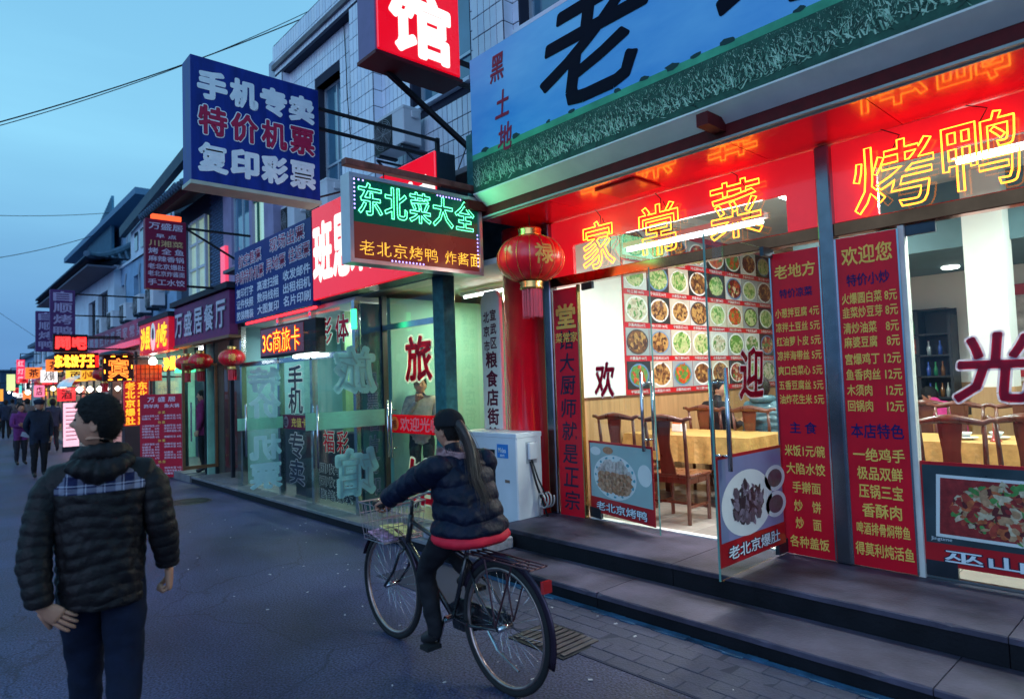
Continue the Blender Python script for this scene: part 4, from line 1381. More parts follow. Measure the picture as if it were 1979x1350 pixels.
MB().obox(o0+yv*.32+nv*.004+Vector((0, 0, 1.2)), yv*.64, nv*.003, (0, 0, .17)).build('film_strip', film_mat('back_film_strip', (.5, .85, .7), .7), lf)
for ch, z in (('特', 1.82), ('价', 1.45), ('机', .86), ('票', .45)):
    text(ch, o0+yv*.38+nv*.012+Vector((0, 0, z)), .42, .34, None, lf, xa=-yv, ya=FZ, layers=[(.04, BFB, -.006)])
e = o0+yv*.1+nv*.06
MB().tube([e+Vector((0, 0, .75)), e+Vector((0, 0, 1.48))], .014, 10).build('handle', STEEL, lf, smooth=True)
bb_ = thing('wall_banner', 'blue banner with white characters hanging inside the phone shop', 'banner', (-8.4, 5.1, .13))
MB().box(-8.75, -8.3, 5.1, 5.12, .5, 2.3).build('cloth', M('banner_blue', (.03, .08, .5), .5), bb_)
for k, ch in enumerate('学生优惠'):
    text(ch, (-8.52, 5.098, 2.05-k*.38), .3, .32, None, bb_, layers=[(.05, WF, 0), (.01, FR, .003)])
cu_t = thing('curtain', 'pale green striped blind inside the phone shop', 'blind', (-9.3, 5.6, .13))
for k in range(9):
    MB().box(-9.9+k*.12, -9.81+k*.12, 5.6, 5.61, .4, 2.5).build('slat', M('blind_pale', (.55, .75, .68), .6), cu_t)
for x in (-10.0, -8.0):
    t = thing('tube_light', 'ceiling tube light in the phone shop, %s one' % ('left' if x < -9 else 'right'), 'tube light', (x, 4.6, 2.6))
    MB().box(x-.6, x+.6, 4.57, 4.63, 2.66, 2.71).build('housing', WHITE, t)
    MB().cyl((x-.55, 4.6, 2.63), (x+.55, 4.6, 2.63), .016, 8).build('tube', TUBE, t)
    lamp('tube_glow', 'AREA', (x, 4.6, 2.6), 25, (.8, 1, 1), t, 1.1, .08)
# 3G LED strip
t = thing('led_board', 'dark LED strip with glowing red and yellow 3G lettering over the phone shop', 'LED sign', (-8.95, 3.85, 2.15))
MB().box(-9.88, -8.0, 3.80, 3.94, 2.15, 2.6).build('case', BLACK, t, bevel=.008)
MB().box(-9.84, -8.35, 3.792, 3.8, 2.18, 2.57).build('led_panel', backlit('led_red_panel', (.08, .004, .006), .6), t)
text('3G商旅卡', (-9.1, 3.79, 2.375), 1.3, .33, None, t, layers=[(.03, E('led_red_glow', (1, .03, .01), 1.6), 0), (-.012, LEDY, .003)])
# white lit fixture below it
t = thing('tube_light', 'short white tube under the 3G LED strip', 'tube light', (-8.5, 3.85, 2.1))
MB().box(-8.75, -8.1, 3.82, 3.9, 2.1, 2.14).build('tube', TUBE, t)
# small round security lamp and green exit-like light
tag(MB().box(-7.22, -7.14, 3.89, 3.93, 2.38, 2.62).build('indicator', E('green_indicator', (.05, 1, .35), 2.5)), 'small green glowing indicator on the post between the two shops', 'indicator')

# ================================================================ facade sign boxes
t = thing('ticket_banner', 'dark blue ticket and copying banner over the phone shop', 'sign', (-9.5, 3.8, 2.77))
tx0, tx1, tz0, tz1 = -10.92, -8.07, 2.77, 3.94
NB = M('navy_banner', (.012, .035, .2), .42, 0, .15, 2)
MB().box(tx0, tx1, 3.80, 3.92, tz0, tz1).build('board', NB, t)
MW = M('banner_white', (.8, .82, .92), .45)
MM = M('banner_maroon', (.45, .01, .08), .45)
def brow(s_, f0, f1, fr_, hh, red):
    x = tx0+(tx1-tx0)*(f0+f1)/2
    ls = [(.06, MW, 0), (.0, MM, .003)] if red else [(.025, MW, 0)]
    text(s_, (x, 3.797, tz1-(tz1-tz0)*fr_), (tx1-tx0)*(f1-f0), hh, None, t, layers=ls)
brow('航空售票', .07, .40, .17, .2, 1); brow('现场出票', .52, .93, .13, .2, 1)
brow('申请特价机票', .02, .43, .39, .2, 1); brow('异地票', .47, .71, .37, .2, 1); brow('往返票', .75, .985, .35, .2, 1)
for k, (a, b, c_) in enumerate((('复印打字', '高速扫描', '收发邮件'), ('证件快照', '数码线相', '出租相机'), ('胶装精装', '大图复印', '名片印刷'))):
    brow(a, .03, .28, .60+k*.155, .14, 0); brow(b, .34, .62, .585+k*.155, .14, 0); brow(c_, .68, .985, .57+k*.155, .14, 0)
t = thing('neon_border', 'red neon tube glowing along the lower edge of the blue banner', 'neon tube', (-9.2, 3.78, 2.72))
MB().tube([(-10.4, 3.79, 2.725), (-7.95, 3.79, 2.725)], .018, 8).build('tube', E('red_border_neon', (1, .02, .03), 5), t)
t = thing('hostel_lightbox', 'large red backlit sign with white characters behind the LED board', 'lightbox', (-6.65, 3.8, 2.8))
BR = backlit('backlit_red', (.85, .0, .012), .8)
hx0, hx1, hz0, hz1 = -8.05, -5.26, 2.82, 4.02
MB().box(hx0, hx1, 3.80, 3.83, hz0, hz1).build('face', BR, t, bevel=.01)
MB().box(hx0, hx1, 3.83, 4.06, hz0, hz1).build('case', M('sign_side', (.02, .03, .04), .4), t)
for k, ch in enumerate('班思特宾馆'):
    text(ch, (hx0+.30+k*.555, 3.798, 3.42), .50, .72, LW, t, off=.045, name='character')
# projecting red hostel box
t = thing('hostel_lightbox', 'red backlit box sign jutting out high above the LED board', 'lightbox', (-5.6, 3.84, 5.0))
MB().box(-5.53, -5.5, 3.33, 4.36, 5.02, 6.95).build('face', BR, t, bevel=.01)
MB().box(-5.86, -5.53, 3.31, 4.38, 5.0, 6.97).build('case', M('sign_side_violet', (.2, .16, .3), .4), t, bevel=.006)
MB().box(-5.87, -5.50, 3.30, 4.39, 4.965, 5.0).build('base', M('sign_base_red', (.1, .005, .01), .4), t)
text('馆', (-5.498, 3.85, 5.42), .72, .66, LW, t, xa=SX, off=.04, name='character')
text('旅', (-5.498, 3.85, 6.4), .72, .66, LW, t, xa=SX, off=.04, name='character')
MB().bar((-5.68, 4.38, 5.3), (-5.68, 5.42, 5.3), .045).bar((-5.68, 4.38, 5.05), (-5.68, 5.42, 5.05), .045).build('arm', BLACK, t)
MB().bar((-5.8, 3.6, 4.98), (-5.9, 5.3, 4.15), .05).build('strut', BLACK, t)
# projecting blue sign
t = thing('projecting_sign', 'big dark blue box sign with white and red characters jutting over the street', 'sign', (-7.1, 2.7, 3.8))
SB = M('sign_blue', (.008, .03, .24), .4, 0, .35, 2.5, stretch=(3, 3, .6))
MB().box(-7.28, -7.0, 2.02, 3.42, 3.84, 5.15).build('box', SB, t, bevel=.004)
MB().box(-7.29, -6.99, 2.01, 3.43, 3.80, 3.84).build('base', M('sign_base_pale', (.45, .5, .4), .5), t)
S1 = M('sign_letter_pale', (.8, .95, 1.0), .5)
for s_, z, red in (('手机专卖', 4.87, 0), ('特价机票', 4.495, 1), ('复印彩票', 4.10, 0)):
    for k, ch in enumerate(s_):
        if red:
            text(ch, (-6.998, 2.02+.215+k*.325, z), .27, .29, None, t, xa=SX, layers=[(.07, S1, 0), (.035, M('sign_letter_red', (.42, .02, .08), .45), .003)], name='character')
        else:
            text(ch, (-6.998, 2.02+.215+k*.325, z), .27, .28, S1, t, xa=SX, off=.06, name='character')
for z in (4.98, 4.74):
    MB().bar((-7.1, 3.42, z), (-7.1, 5.2, z-.0), .035).build('arm', BLACK, t)
MB().bar((-7.12, 5.2, 5.02), (-7.12, 5.2, 3.95), .05).build('arm_post', BLACK, t)
MB().tube([(-7.1, 3.42, 3.9), (-7.4, 5.3, 4.7)], .012, 5).build('stay', BLACK, t)

# ================================================================ white tiled building above the shops
tb = thing('tiled_building', 'upper storeys clad in pale rectangular tiles with metal windows', 'building', (-8, 5.4, 3.9))
GROUT = M('dark_grout', (.03, .035, .06), .8)
TY = 5.4
holes = [(-11.15, -10.2, 5.05, 7.25), (-8.0, -6.6, 5.72, 7.3), (-5.62, -4.2, 5.95, 7.4), (-3.2, -1.8, 5.95, 7.4)]
def wall_with_holes(x0, x1, z0, z1, y0, y1, hs, name, mt, parent):
    xs = sorted({x0, x1, *[h[0] for h in hs], *[h[1] for h in hs]})
    mb = MB()
    for a, b in zip(xs, xs[1:]):
        cuts = [h for h in hs if h[0] <= a and h[1] >= b]
        z = z0
        for h in sorted(cuts, key=lambda q: q[2]):
            if h[2] > z:
                mb.box(a, b, y0, y1, z, h[2])
            z = h[3]
        if z < z1:
            mb.box(a, b, y0, y1, z, z1)
    return mb.build(name, mt, parent)
wall_with_holes(-12.75, 3.0, 3.9, 8.1, TY+.012, TY+.3, holes, 'wall', GROUT, tb)
MB().box(-12.95, -12.65, 5.25, 10.4, 3.9, 8.35).build('side_wall', M('side_tile', (.38, .45, .55), .4, 0, .15), tb)
MB().box(-12.7, 3.0, 10.3, 10.4, 3.9, 8.1).build('rear_wall', CONC, tb)
MB().box(-12.7, 3.0, 5.2, 10.4, 8.1, 8.2).build('roof', CONC, tb)
MB().box(-12.75, 3.0, TY-.14, TY+.3, 7.95, 8.1).box(-12.75, 3.0, TY-.14+.012, TY+.3, 8.1, 8.66).build('parapet', GROUT, tb)
MB().box(-13.0, 3.0, 4.3, 5.4, 3.93, 3.99).build('lower_roof', CONC, tb)
TILES = [M('glazed_tile_%d' % i, c, .22, 0, .08, 3, coat=.3) for i, c in enumerate(((.78, .83, .92), (.72, .78, .89), (.82, .85, .92)))]
TW, TH = .112, .262
tile_list = []
def tile_face(x0, x1, z0, z1, y, hs=()):
    nx = max(1, round((x1-x0)/TW)); nz = max(1, round((z1-z0)/TH))
    dx, dz = (x1-x0)/nx, (z1-z0)/nz
    for i in range(nx):
        for j in range(nz):
            a, b = x0+i*dx, x0+(i+1)*dx
            c_, d_ = z0+j*dz, z0+(j+1)*dz
            mx_, mz_ = (a+b)/2, (c_+d_)/2
            if any(h[0]-.02 < mx_ < h[1]+.02 and h[2]-.08 < mz_ < h[3]+.08 for h in hs):
                continue
            tile_list.append((a+.006, b-.006, c_+.006, d_-.006, y))
pil = [(-12.75, -12.3), (-9.55, -8.85), (-6.35, -5.75)]
for a, b in pil:
    MB().box(a, b, TY-.15, TY+.012, 3.9, 7.95).build('pilaster', GROUT, tb)
    tile_face(a, b, 3.95, 7.95, TY-.15)
prev = -12.3
for a, b in pil[1:]+[(-3.6, 0)]:
    tile_face(prev, a, 3.95, 7.95, TY+.012, holes)
    prev = b
tile_face(-12.75, -3.6, 8.0, 8.62, TY-.14)
tile_list.sort(key=lambda q: (q[0]+5)**2+(q[2]-5)**2 if q[0] < -5.3 else 999)
tmesh_ = {}
rest_t = [MB(), MB(), MB()]
cnt = 0
for (a, b, c_, d_, y) in tile_list:
    k = random.randrange(3)
    dy = random.uniform(-.002, .002)
    if cnt < 290 and a < -5.3:
        key = (round(b-a, 3), round(d_-c_, 3), k)
        if key not in tmesh_:
            w_, h_ = (b-a)/2, (d_-c_)/2
            o = MB().box(-w_, w_, -.01, 0.006, -h_, h_).build('tile', TILES[k], bevel=.003)
            tmesh_[key] = o.data
            bpy.data.objects.remove(o)
        o = mesh_obj('tile', tmesh_[key], tb)
        o.location = Vector(((a+b)/2, y+dy, (c_+d_)/2))-tb.location
        cnt += 1
    else:
        rest_t[k].box(a, b, y-.01+dy, y+.006, c_, d_)
for k in range(3):
    o = rest_t[k].build('tile', TILES[k], tb); o['kind'] = 'stuff'
# tiles on the right-hand return of each pilaster
for a, b in pil:
    rt = MB()
    for j in range(15):
        z = 3.95+j*.2667
        rt.box(b-.002, b+.008, TY-.14, TY+.0, z+.006, z+.26)
    o = rt.build('tile', TILES[1], tb); o['kind'] = 'stuff'
WG = M('window_glass', (.08, .2, .3), .05, 0, .3, 1, coat=1)
WFR = M('alu_window_frame', (.5, .58, .65), .35, .4)
def window(parent, x0, x1, z0, z1, y, mats=(WFR, WG), mull=2, rail=.32, rev=.2):
    mb = MB()
    f = .05
    mb.box(x0, x0+f, y-.03, y+.03, z0, z1).box(x1-f, x1, y-.03, y+.03, z0, z1).box(x0+f, x1-f, y-.03, y+.03, z0, z0+f).box(x0+f, x1-f, y-.03, y+.03, z1-f, z1)
    for k in range(1, mull):
        xx = x0+(x1-x0)*k/mull
        mb.box(xx-f*.4, xx+f*.4, y-.028, y+.028, z0+f, z1-f)
    if rail:
        zz = z0+(z1-z0)*rail
        mb.box(x0+f, x1-f, y-.032, y+.032, zz-f*.4, zz+f*.4)
    w_ = mb.build('window', mats[0], parent)
    for k in range(mull):
        a = x0+(x1-x0)*k/mull+f*.3
        b = x0+(x1-x0)*(k+1)/mull-f*.3
        MB().box(a, b, y-.006, y+.006, z0+f*.5, z1-f*.5).build('pane', mats[1], w_)
    return w_
for h in holes:
    window(tb, *h, TY+.2)
    MB().box(h[0]-.06, h[1]+.06, TY-.08, TY+.2, h[2]-.05, h[2]).build('sill', TILES[1], tb)
    MB().box(h[0], h[1], TY+.02, TY+.17, h[3], h[3]+.03).build('lintel', TILES[0], tb)
    MB().box(h[0], h[1], TY+.31, TY+.35, h[2], h[3]).build('curtain', M('dim_room', (.1, .14, .18), .8), tb)
place(aircon('air conditioner high on the tiled wall below the red box sign', .8, .3, .56), (-8.0, 5.13, 5.04))
place(aircon('air conditioner on the tiled wall just above the blue banner, left one', .8, .3, .6), (-11.6, 5.1, 4.45))
place(aircon('air conditioner on the tiled wall just above the blue banner, right one', .8, .3, .6), (-10.3, 5.1, 4.55))
for (x, z) in ((-8.0, 5.04), (-11.6, 4.45), (-10.3, 4.55)):
    for s_ in (-.35, .35):
        MB().bar((x+s_, 4.98, z-.03), (x+s_, 5.4, z-.03), .03).bar((x+s_, 4.99, z-.03), (x+s_, 5.4, z-.35), .025).build('wall_bracket', DARKST, tb)
dp = MB().tube([(-9.7, 5.34, 8.0), (-9.72, 5.34, 6.2), (-9.66, 5.32, 5.0), (-9.7, 5.34, 4.0)], .012, 6)
dp.tube([(-10.0, 5.38, 8.0), (-9.9, 5.36, 7.1), (-9.78, 5.3, 6.6), (-9.7, 5.3, 5.8)], .008, 5)
dp.tube([(-7.15, 5.25, 3.95), (-6.2, 5.2, 5.1)], .008, 5).tube([(-6.1, 5.2, 4.1), (-5.4, 5.25, 4.9), (-5.1, 5.3, 5.3)], .008, 5)
dp.build('cable', BLACK, tb)
# ================================================================ further up the street
VIO = M('violet_plaster', (.30, .27, .42), .7, 0, .2, 2, bump=.1)
BLUEP = M('blue_stucco', (.25, .42, .60), .8, 0, .3, 1.2, bump=.3, bscale=12)
WHP = M('pale_stucco', (.60, .74, .85), .7, 0, .15, 1.5)
DRK = M('dark_opening', (.015, .02, .03), .5)
GREYT = M('grey_roof_tile', (.06, .11, .17), .6, 0, .3, 5)
WDK = M('dark_window_glass', (.02, .05, .08), .08, 0, .3, 2, coat=1)
WLIT = backlit('lit_window_green', (.42, .65, .5), .55)
# A plaster house between tiled building and brick house
A = thing('plaster_house', 'narrow violet plaster house with large window above the blue banner', 'house', (-13, 4.8, 3.4))
wall_with_holes(-14.45, -11.75, 3.4, 6.1, 4.8, 5.0, [(-13.95, -12.95, 4.3, 5.75), (-12.8, -12.2, 4.3, 5.6)], 'wall', VIO, A)
MB().box(-14.45, -12.96, 5.0, 9, 0, 6.1).build('rear_block', VIO, A)
MB().box(-14.5, -11.7, 4.7, 5.2, 6.1, 6.18).build('coping', WHP, A)
window(A, -13.95, -12.95, 4.3, 5.75, 4.88, rail=0)
w_ = MB().box(-12.8, -12.2, 4.86, 4.9, 4.3, 5.6).build('window', WLIT, A)
MB().box(-12.62, -12.56, 4.83, 4.86, 4.3, 5.4).box(-12.8, -12.2, 4.83, 4.86, 5.35, 5.4).build('frame', M('green_frame', (.03, .12, .09), .5), w_)
tag(MB().box(-14.42, -14.15, 4.72, 4.8, 3.75, 4.75).build('lightbox', backlit('rose_wall_glow', (.9, .06, .12), .9), None, bevel=.01), 'rose red glowing box added for neon light on the violet plaster wall', 'lightbox')  # glowing box put in for red neon light falling on the wall
# B brick house with curved eave
B = thing('brick_house', 'dark brick house with overhanging tiled eave and lit corner window', 'house', (-16, 4.8, 0))
BRK = M('blue_brick', (.08, .14, .24), .75, 0, .35, 10, bump=.2)
MB().box(-17.9, -14.5, 4.9, 9, 0, 6.3).build('wall_core', M('brick_mortar', (.04, .06, .1), .8), B)
bk = []
for rw in range(44):
    z = 3.45+rw*.063
    xo = (rw % 2)*.12
    x = -15.55+xo
    while x < -14.52:
        bk.append((x, min(x+.225, -14.5), z))
        x += .24
bmesh_ = MB().box(-.112, .112, -.03, 0, 0, .052).build('brick', BRK, bevel=.003)
bd = bmesh_.data
bpy.data.objects.remove(bmesh_)
for (a, b, z) in bk:
    if b-a > .15:
        o = mesh_obj('brick', bd, B)
        o.location = Vector((a+.113, 4.9, z))-B.location
bs = MB()
for rw in range(44):
    z = 3.45+rw*.063
    y = 4.91+(rw % 2)*.12
    while y < 6.6:
        bs.box(-14.5, -14.48, y, y+.225, z, z+.052)
        y += .24
o = bs.build('brick', BRK, B); o['kind'] = 'stuff'
wn_ = MB().box(-16.9, -15.7, 4.86, 4.9, 3.9, 5.75).build('window', M('lit_corner_window', (.35, .5, .42), .3, 0, .4, 1.2, emit=.35, ecol=(.5, .7, .5)), B)
fr = MB()
for x in (-16.9, -16.3, -15.7):
    fr.box(x-.035, x+.035, 4.8, 4.86, 3.9, 5.75)
for z in (3.9, 4.6, 5.2, 5.75):
    fr.box(-16.86, -15.74, 4.812, 4.86, z-.03, z+.03)
fr.build('frame', M('white_window_frame', (.6, .66, .7), .5), wn_)
# eave: boarded underside, rafters, rows of round tiles
MB().prism([(4.05, 6.0), (5.3, 6.75), (5.3, 6.65), (4.15, 5.92)], (-14.15, 0, 0), SX, FZ, 3.75).build('eave', M('eave_boards', (.10, .03, .035), .7, 0, .3, 8), B)
er = MB()
for k in range(19):
    x = -17.8+k*.195
    er.tube([(x, 3.93, 5.99), (x, 5.3, 6.84)], .07, 7)
er.build('roof_tile', GREYT, B)['kind'] = 'stuff'
er = MB()
for k in range(9):
    y = 4.1+k*.13
    er.tube([(-14.22, y, 6.03+k*.078), (-13.98, y, 5.98+k*.07)], .035, 6)
er.build('roof_tile', GREYT, B)['kind'] = 'stuff'
MB().prism([(0, 0), (1.2, .75), (1.2, 1.0), (0, .1)], (-14.2, 4.1, 5.95), SX, FZ, .12).build('verge', GREYT, B)
# rising gable verge with white board below it
MB().bar((-23.0, 4.6, 6.7), (-16.1, 4.6, 7.3), .16, .3).build('gutter', M('gutter_dark', (.02, .05, .09), .5), B)
MB().prism([(-22.6, 5.75), (-17.9, 5.75), (-17.9, 7.05), (-22.6, 6.65)], (0, 4.75, 0), FX, FZ, 3.2).build('upper_wall', WHP, B)
for x in (-22.0, -21.3, -20.6, -19.9, -19.2, -18.5):
    wq = MB().box(x, x+.36, 4.72, 4.76, 5.95, 6.5).build('window', WDK, B)
# C blue stucco building
Cb = thing('stucco_building', 'weathered blue stucco building with three small windows over the shop row', 'building', (-22, 4.8, 0))
hs = [(-26.1, -25.3, 4.2, 5.15), (-24.25, -23.5, 4.22, 5.2), (-22.5, -21.65, 4.25, 5.28), (-19.4, -18.6, 4.3, 5.2)]
wall_with_holes(-27.0, -17.95, 2.9, 5.75, 4.8, 5.1, hs, 'wall', BLUEP, Cb)
MB().box(-27.0, -17.95, 5.1, 9, 0, 5.7).build('rear_block', BLUEP, Cb)
MB().box(-27.05, -17.9, 4.74, 5.2, 5.75, 5.83).build('coping', WHP, Cb)
for h in hs:
    window(Cb, *h, 5.0, mats=(WFR, WDK), rail=0)
for i, (x, z) in enumerate(((-25.9, 3.75), (-24.1, 3.8), (-22.3, 3.85), (-20.6, 3.9), (-19.2, 3.95))):
    place(aircon('white air conditioner under the blue stucco windows, number %s from the far end' % ('one', 'two', 'three', 'four', 'five')[i], .8, .3, .55), (x, 4.6, z))
    for s_ in (-.3, .3):
        MB().bar((x+s_, 4.45, z-.02), (x+s_, 4.8, z-.02), .03).build('wall_bracket', DARKST, Cb)
    if i < 3:
        MB().tube([(x+.4, 4.74, z+.2), (x+.75, 4.76, z+.6), (x+.6, 4.77, z+1.4), (x+.7, 4.78, z+1.7)], .02, 5).build('pipe', M('pipe_pale', (.35, .4, .45), .5), Cb)
# D house with hipped Chinese roof
D = thing('temple_roof_house', 'white house with curved grey tiled hip roof', 'house', (-28, 4.6, 0))
hs = [(-28.6, -27.3, 3.7, 5.1), (-26.8, -25.2, 3.7, 5.2)]
wall_with_holes(-34, -24.2, 2.9, 5.9, 4.6, 4.9, hs, 'wall', WHP, D)
MB().box(-34, -24.2, 4.9, 9.5, 0, 5.9).build('rear_block', WHP, D)
for h in hs:
    window(D, *h, 4.75, mats=(M('brown_frame', (.08, .08, .1), .6), WDK), mull=4, rail=.2)
N_ = 16
vs = []
for k in range(N_+1):
    u = k/N_
    y = 3.75+u*2.1
    z = 5.92+1.25*u**1.5+.10*(1-u)**6
    xr = -23.75-u*1.5-.1*(1-u)
    vs += [(-36, y, z), (xr+.25*(1-u)**8, y, z)]
fs = [(2*k, 2*k+1, 2*k+3, 2*k+2) for k in range(N_)]
rf = MB().add(vs, fs)
rf.add([(v[0], v[1], v[2]-.14) for v in vs], [tuple(reversed(f)) for f in fs])
# hip side
sv = []
for k in range(N_+1):
    u = k/N_
    z = 5.92+1.25*u**1.5+.10*(1-u)**6
    sv += [(-23.75-u*1.5-.1*(1-u)+.25*(1-u)**8, 3.75+u*2.1, z), (-23.75-u*1.5, 9.7-u*2.5, z)]
rf.add(sv, fs)
ro = rf.build('roof', M('roof_base', (.03, .05, .08), .7), D)
rt = MB()
for k in range(60):
    x = -35.9+k*.205
    n0 = 0
    pts = []
    for j in range(N_+1):
        u = j/N_
        if x < -23.75-u*1.5-.05:
            pts.append((x, 3.75+u*2.1, 5.95+1.25*u**1.5+.10*(1-u)**6))
    if len(pts) > 1:
        rt.tube(pts, .05, 5)
for k in range(26):
    yy = 3.9+k*.22
    pts = []
    for j in range(N_+1):
        u = j/N_
        if 3.75+u*2.1 < yy < 9.7-u*2.5:
            pts.append((-23.73-u*1.5-.1*(1-u), yy, 5.95+1.25*u**1.5+.10*(1-u)**6))
    if len(pts) > 1:
        rt.tube(pts, .05, 5)
o = rt.build('roof_tile', GREYT, ro); o['kind'] = 'stuff'
MB().tube([(v[0], v[1], v[2]+.06) for v in sv[::2]], [.1+.03*(1-abs(1-2*k/N_)) for k in range(N_+1)], 8).build('hip_ridge', GREYT, ro)
MB().box(-36, -25.2, 5.75, 5.95, 7.1, 7.35).build('ridge', GREYT, ro)
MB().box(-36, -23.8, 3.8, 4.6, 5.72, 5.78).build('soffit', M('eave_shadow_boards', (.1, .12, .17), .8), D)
# E tall building with lattice screen
Et = thing('tall_building', 'tall distant building with slanted lattice screen on its roof edge', 'building', (-35, 6.2, 0))
MB().box(-42, -27.2, 6.4, 13, 0, 8.9).build('wall', M('far_blue_wall', (.2, .36, .52), .7, 0, .2), Et)
MB().box(-42.5, -26.4, 5.7, 13.4, 8.95, 9.2).build('roof', M('far_roof', (.12, .24, .36), .7), Et)
wv = MB().box(-30.8, -28.6, 6.34, 6.4, 7.0, 8.6).build('window', M('far_window', (.25, .4, .5), .3), Et)
for k in range(3):
    MB().box(-30.8+k*.75, -30.74+k*.75, 6.3, 6.34, 7.0, 8.6).build('mullion', WFR, wv)
scr = [(-41.5, 5.2), (-41.5, 7.9), (-36.5, 8.9), (-33.9, 9.55), (-33.9, 9.75), (-32.0, 10.25), (-32.0, 7.4)]
MB().prism(scr, (0, 6.0, 0), FX, FZ, .1).build('screen', M('lattice_sheet', (.12, .32, .44), .6, 0, .4, 2, bump=.6, bscale=6), Et)
sl = MB()
for k in range(40):
    x = -41.3+k*.24
    zt = 7.9+(x+41.5)*.235
    sl.box(x, x+.05, 5.94, 6.0, 5.3+(x+41.5)*.22, zt-.05)
o = sl.build('lattice_bar', M('lattice_bar_m', (.1, .22, .3), .6), Et); o['kind'] = 'stuff'
# F..: street goes on, smaller and smaller
def far_house(x0, x1, y, z, mt, label, roof=None, wins=3, depth=9):
    t = thing('shop_house', label, 'building', ((x0+x1)/2, y, 0))
    MB().box(x0, x1, y+.05, y+depth, 0, z).build('wall', mt, t)
    MB().box(x0-.2, x1+.25, y-.25, y+depth, z, z+.18).build('roof', roof or GREYT, t)
    for k in range(wins):
        xx = x0+(k+.5)*(x1-x0)/wins
        w_ = MB().box(xx-.5, xx+.5, y, y+.05, 3.6, min(z-.3, 4.9)).build('window', WDK, t)
        MB().box(xx-.03, xx+.03, y-.02, y, 3.6, min(z-.3, 4.9)).build('frame', WFR, w_)
    return t
far_house(-48, -42.2, 4.9, 4.6, WHP, 'low pale house beyond the tall building')
far_house(-58, -48.5, 5.4, 4.4, BLUEP, 'low blue house behind the white lit shop')
fh = far_house(-68, -59, 6.3, 4.4, M('far_blue_house', (.07, .17, .28), .8, 0, .2), 'distant blue two-storey house with pitched pale roof', wins=2)
MB().prism([(-.3, 0), (4.4, 1.7), (9.3, 0)], (-60.2, 6.0, 4.58), SX, FZ, 8).build('gable_roof', M('far_slate', (.1, .17, .24), .7), fh)
MB().box(-62.5, -61, 9.4, 10.6, 5.4, 6.9).build('chimney', BLUEP, fh)
far_house(-95, -70, 8.2, 3.6, M('far_dark', (.03, .06, .11), .9, 0, .2), 'dark low building near the end of the street', wins=5)
far_house(-150, -100, 7.0, 5.0, M('far_dark2', (.03, .07, .13), .9, 0, .2), 'darkest distant building closing the street', wins=5, depth=30)
tag(MB().box(-220, -216, -60, 60, 0, 6.5).box(-216, -210, -20, -6, 0, 8).build('far_buildings', M('far_dark2', (.03, .07, .13), .9)), 'row of dark blue far-off buildings at the end of the street', kind='stuff')

# ---------------------------------------------------------------- shop fronts at street level
def shopfront(x0, x1, y, col_in, e, label, ztop=2.75, depth=3.5, lampcol=(1, .9, .75), dark=None):
    t = thing('shop', label, 'shop', ((x0+x1)/2, y, 0))
    wm = M('shop_in_%s' % label[:14].replace(' ', '_'), col_in, .6, 0, .4, 1.2)
    MB().box(x0, x1, y+depth, y+depth+.1, 0, ztop).build('back_wall', wm, t)
    MB().box(x0-.08, x0, y, y+depth, 0, ztop).build('side_wall', wm, t)
    MB().box(x1, x1+.08, y, y+depth, 0, ztop).build('side_wall', dark or wm, t)
    MB().box(x0-.08, x1+.08, y, y+depth, ztop, ztop+.12).build('ceiling', WHITE, t)
    MB().box(x0, x1, y-.3, y+depth, 0, .13).build('floor', CONC, t)
    fb = MB()
    n = max(2, int((x1-x0)/1.1))
    for k in range(n+1):
        xx = x0+k*(x1-x0)/n
        fb.box(xx-.03, xx+.03, y-.03, y+.03, .13, ztop)
    fb.box(x0, x1, y-.025, y+.025, 2.15, 2.22)
    fb.build('frame', DARKST, t)
    MB().box(x0+.03, x1-.03, y, y+.01, .13, 2.15).build('glass_front', GLASS, t)
    lamp('ceiling_glow', 'AREA', ((x0+x1)/2, y+.9, ztop-.08), e, lampcol, t, (x1-x0)*.7, 1.0)
    tb_ = MB().cyl((x0+.4, y+.9, ztop-.05), (x1-.4, y+.9, ztop-.05), .02, 8)
    tb_.build('tube', TUBE, t)
    return t
shopfront(-13.0, -11.3, 4.15, (.12, .08, .1), 9, 'dim restaurant entrance under the purple sign', depth=3)
shopfront(-16.9, -13.12, 4.0, (.35, .62, .5), 110, 'shop with pale green lit walls behind the menu stand', lampcol=(.75, 1, .85), depth=2.4)
shopfront(-21.5, -17.1, 4.0, (.5, .22, .15), 45, 'warm lit shop behind the vertical LED board', lampcol=(1, .75, .5))
shopfront(-27.5, -21.7, 4.0, (.6, .5, .4), 90, 'bright eatery with white lights under the stucco building', lampcol=(1, .9, .7))
shopfront(-36, -27.8, 4.0, (.5, .35, .25), 110, 'lit shop row under the temple roof house', lampcol=(1, .8, .6))
shopfront(-47, -42.5, 4.3, (.6, .65, .6), 160, 'white glass fronted shop far up the street', ztop=3.0, lampcol=(.9, 1, .95))
shopfront(-58, -48.8, 5.0, (.6, .35, .2), 200, 'farthest lit shop on the right side of the street', ztop=3.0, lampcol=(1, .75, .5))
# roofs over the street level row
tag(MB().box(-35, -11.0, 4.0, 4.8, 3.3, 3.42).build('ledge', M('ledge_dark', (.05, .08, .12), .8)), 'dark ledge running above the shop signs', kind='structure')
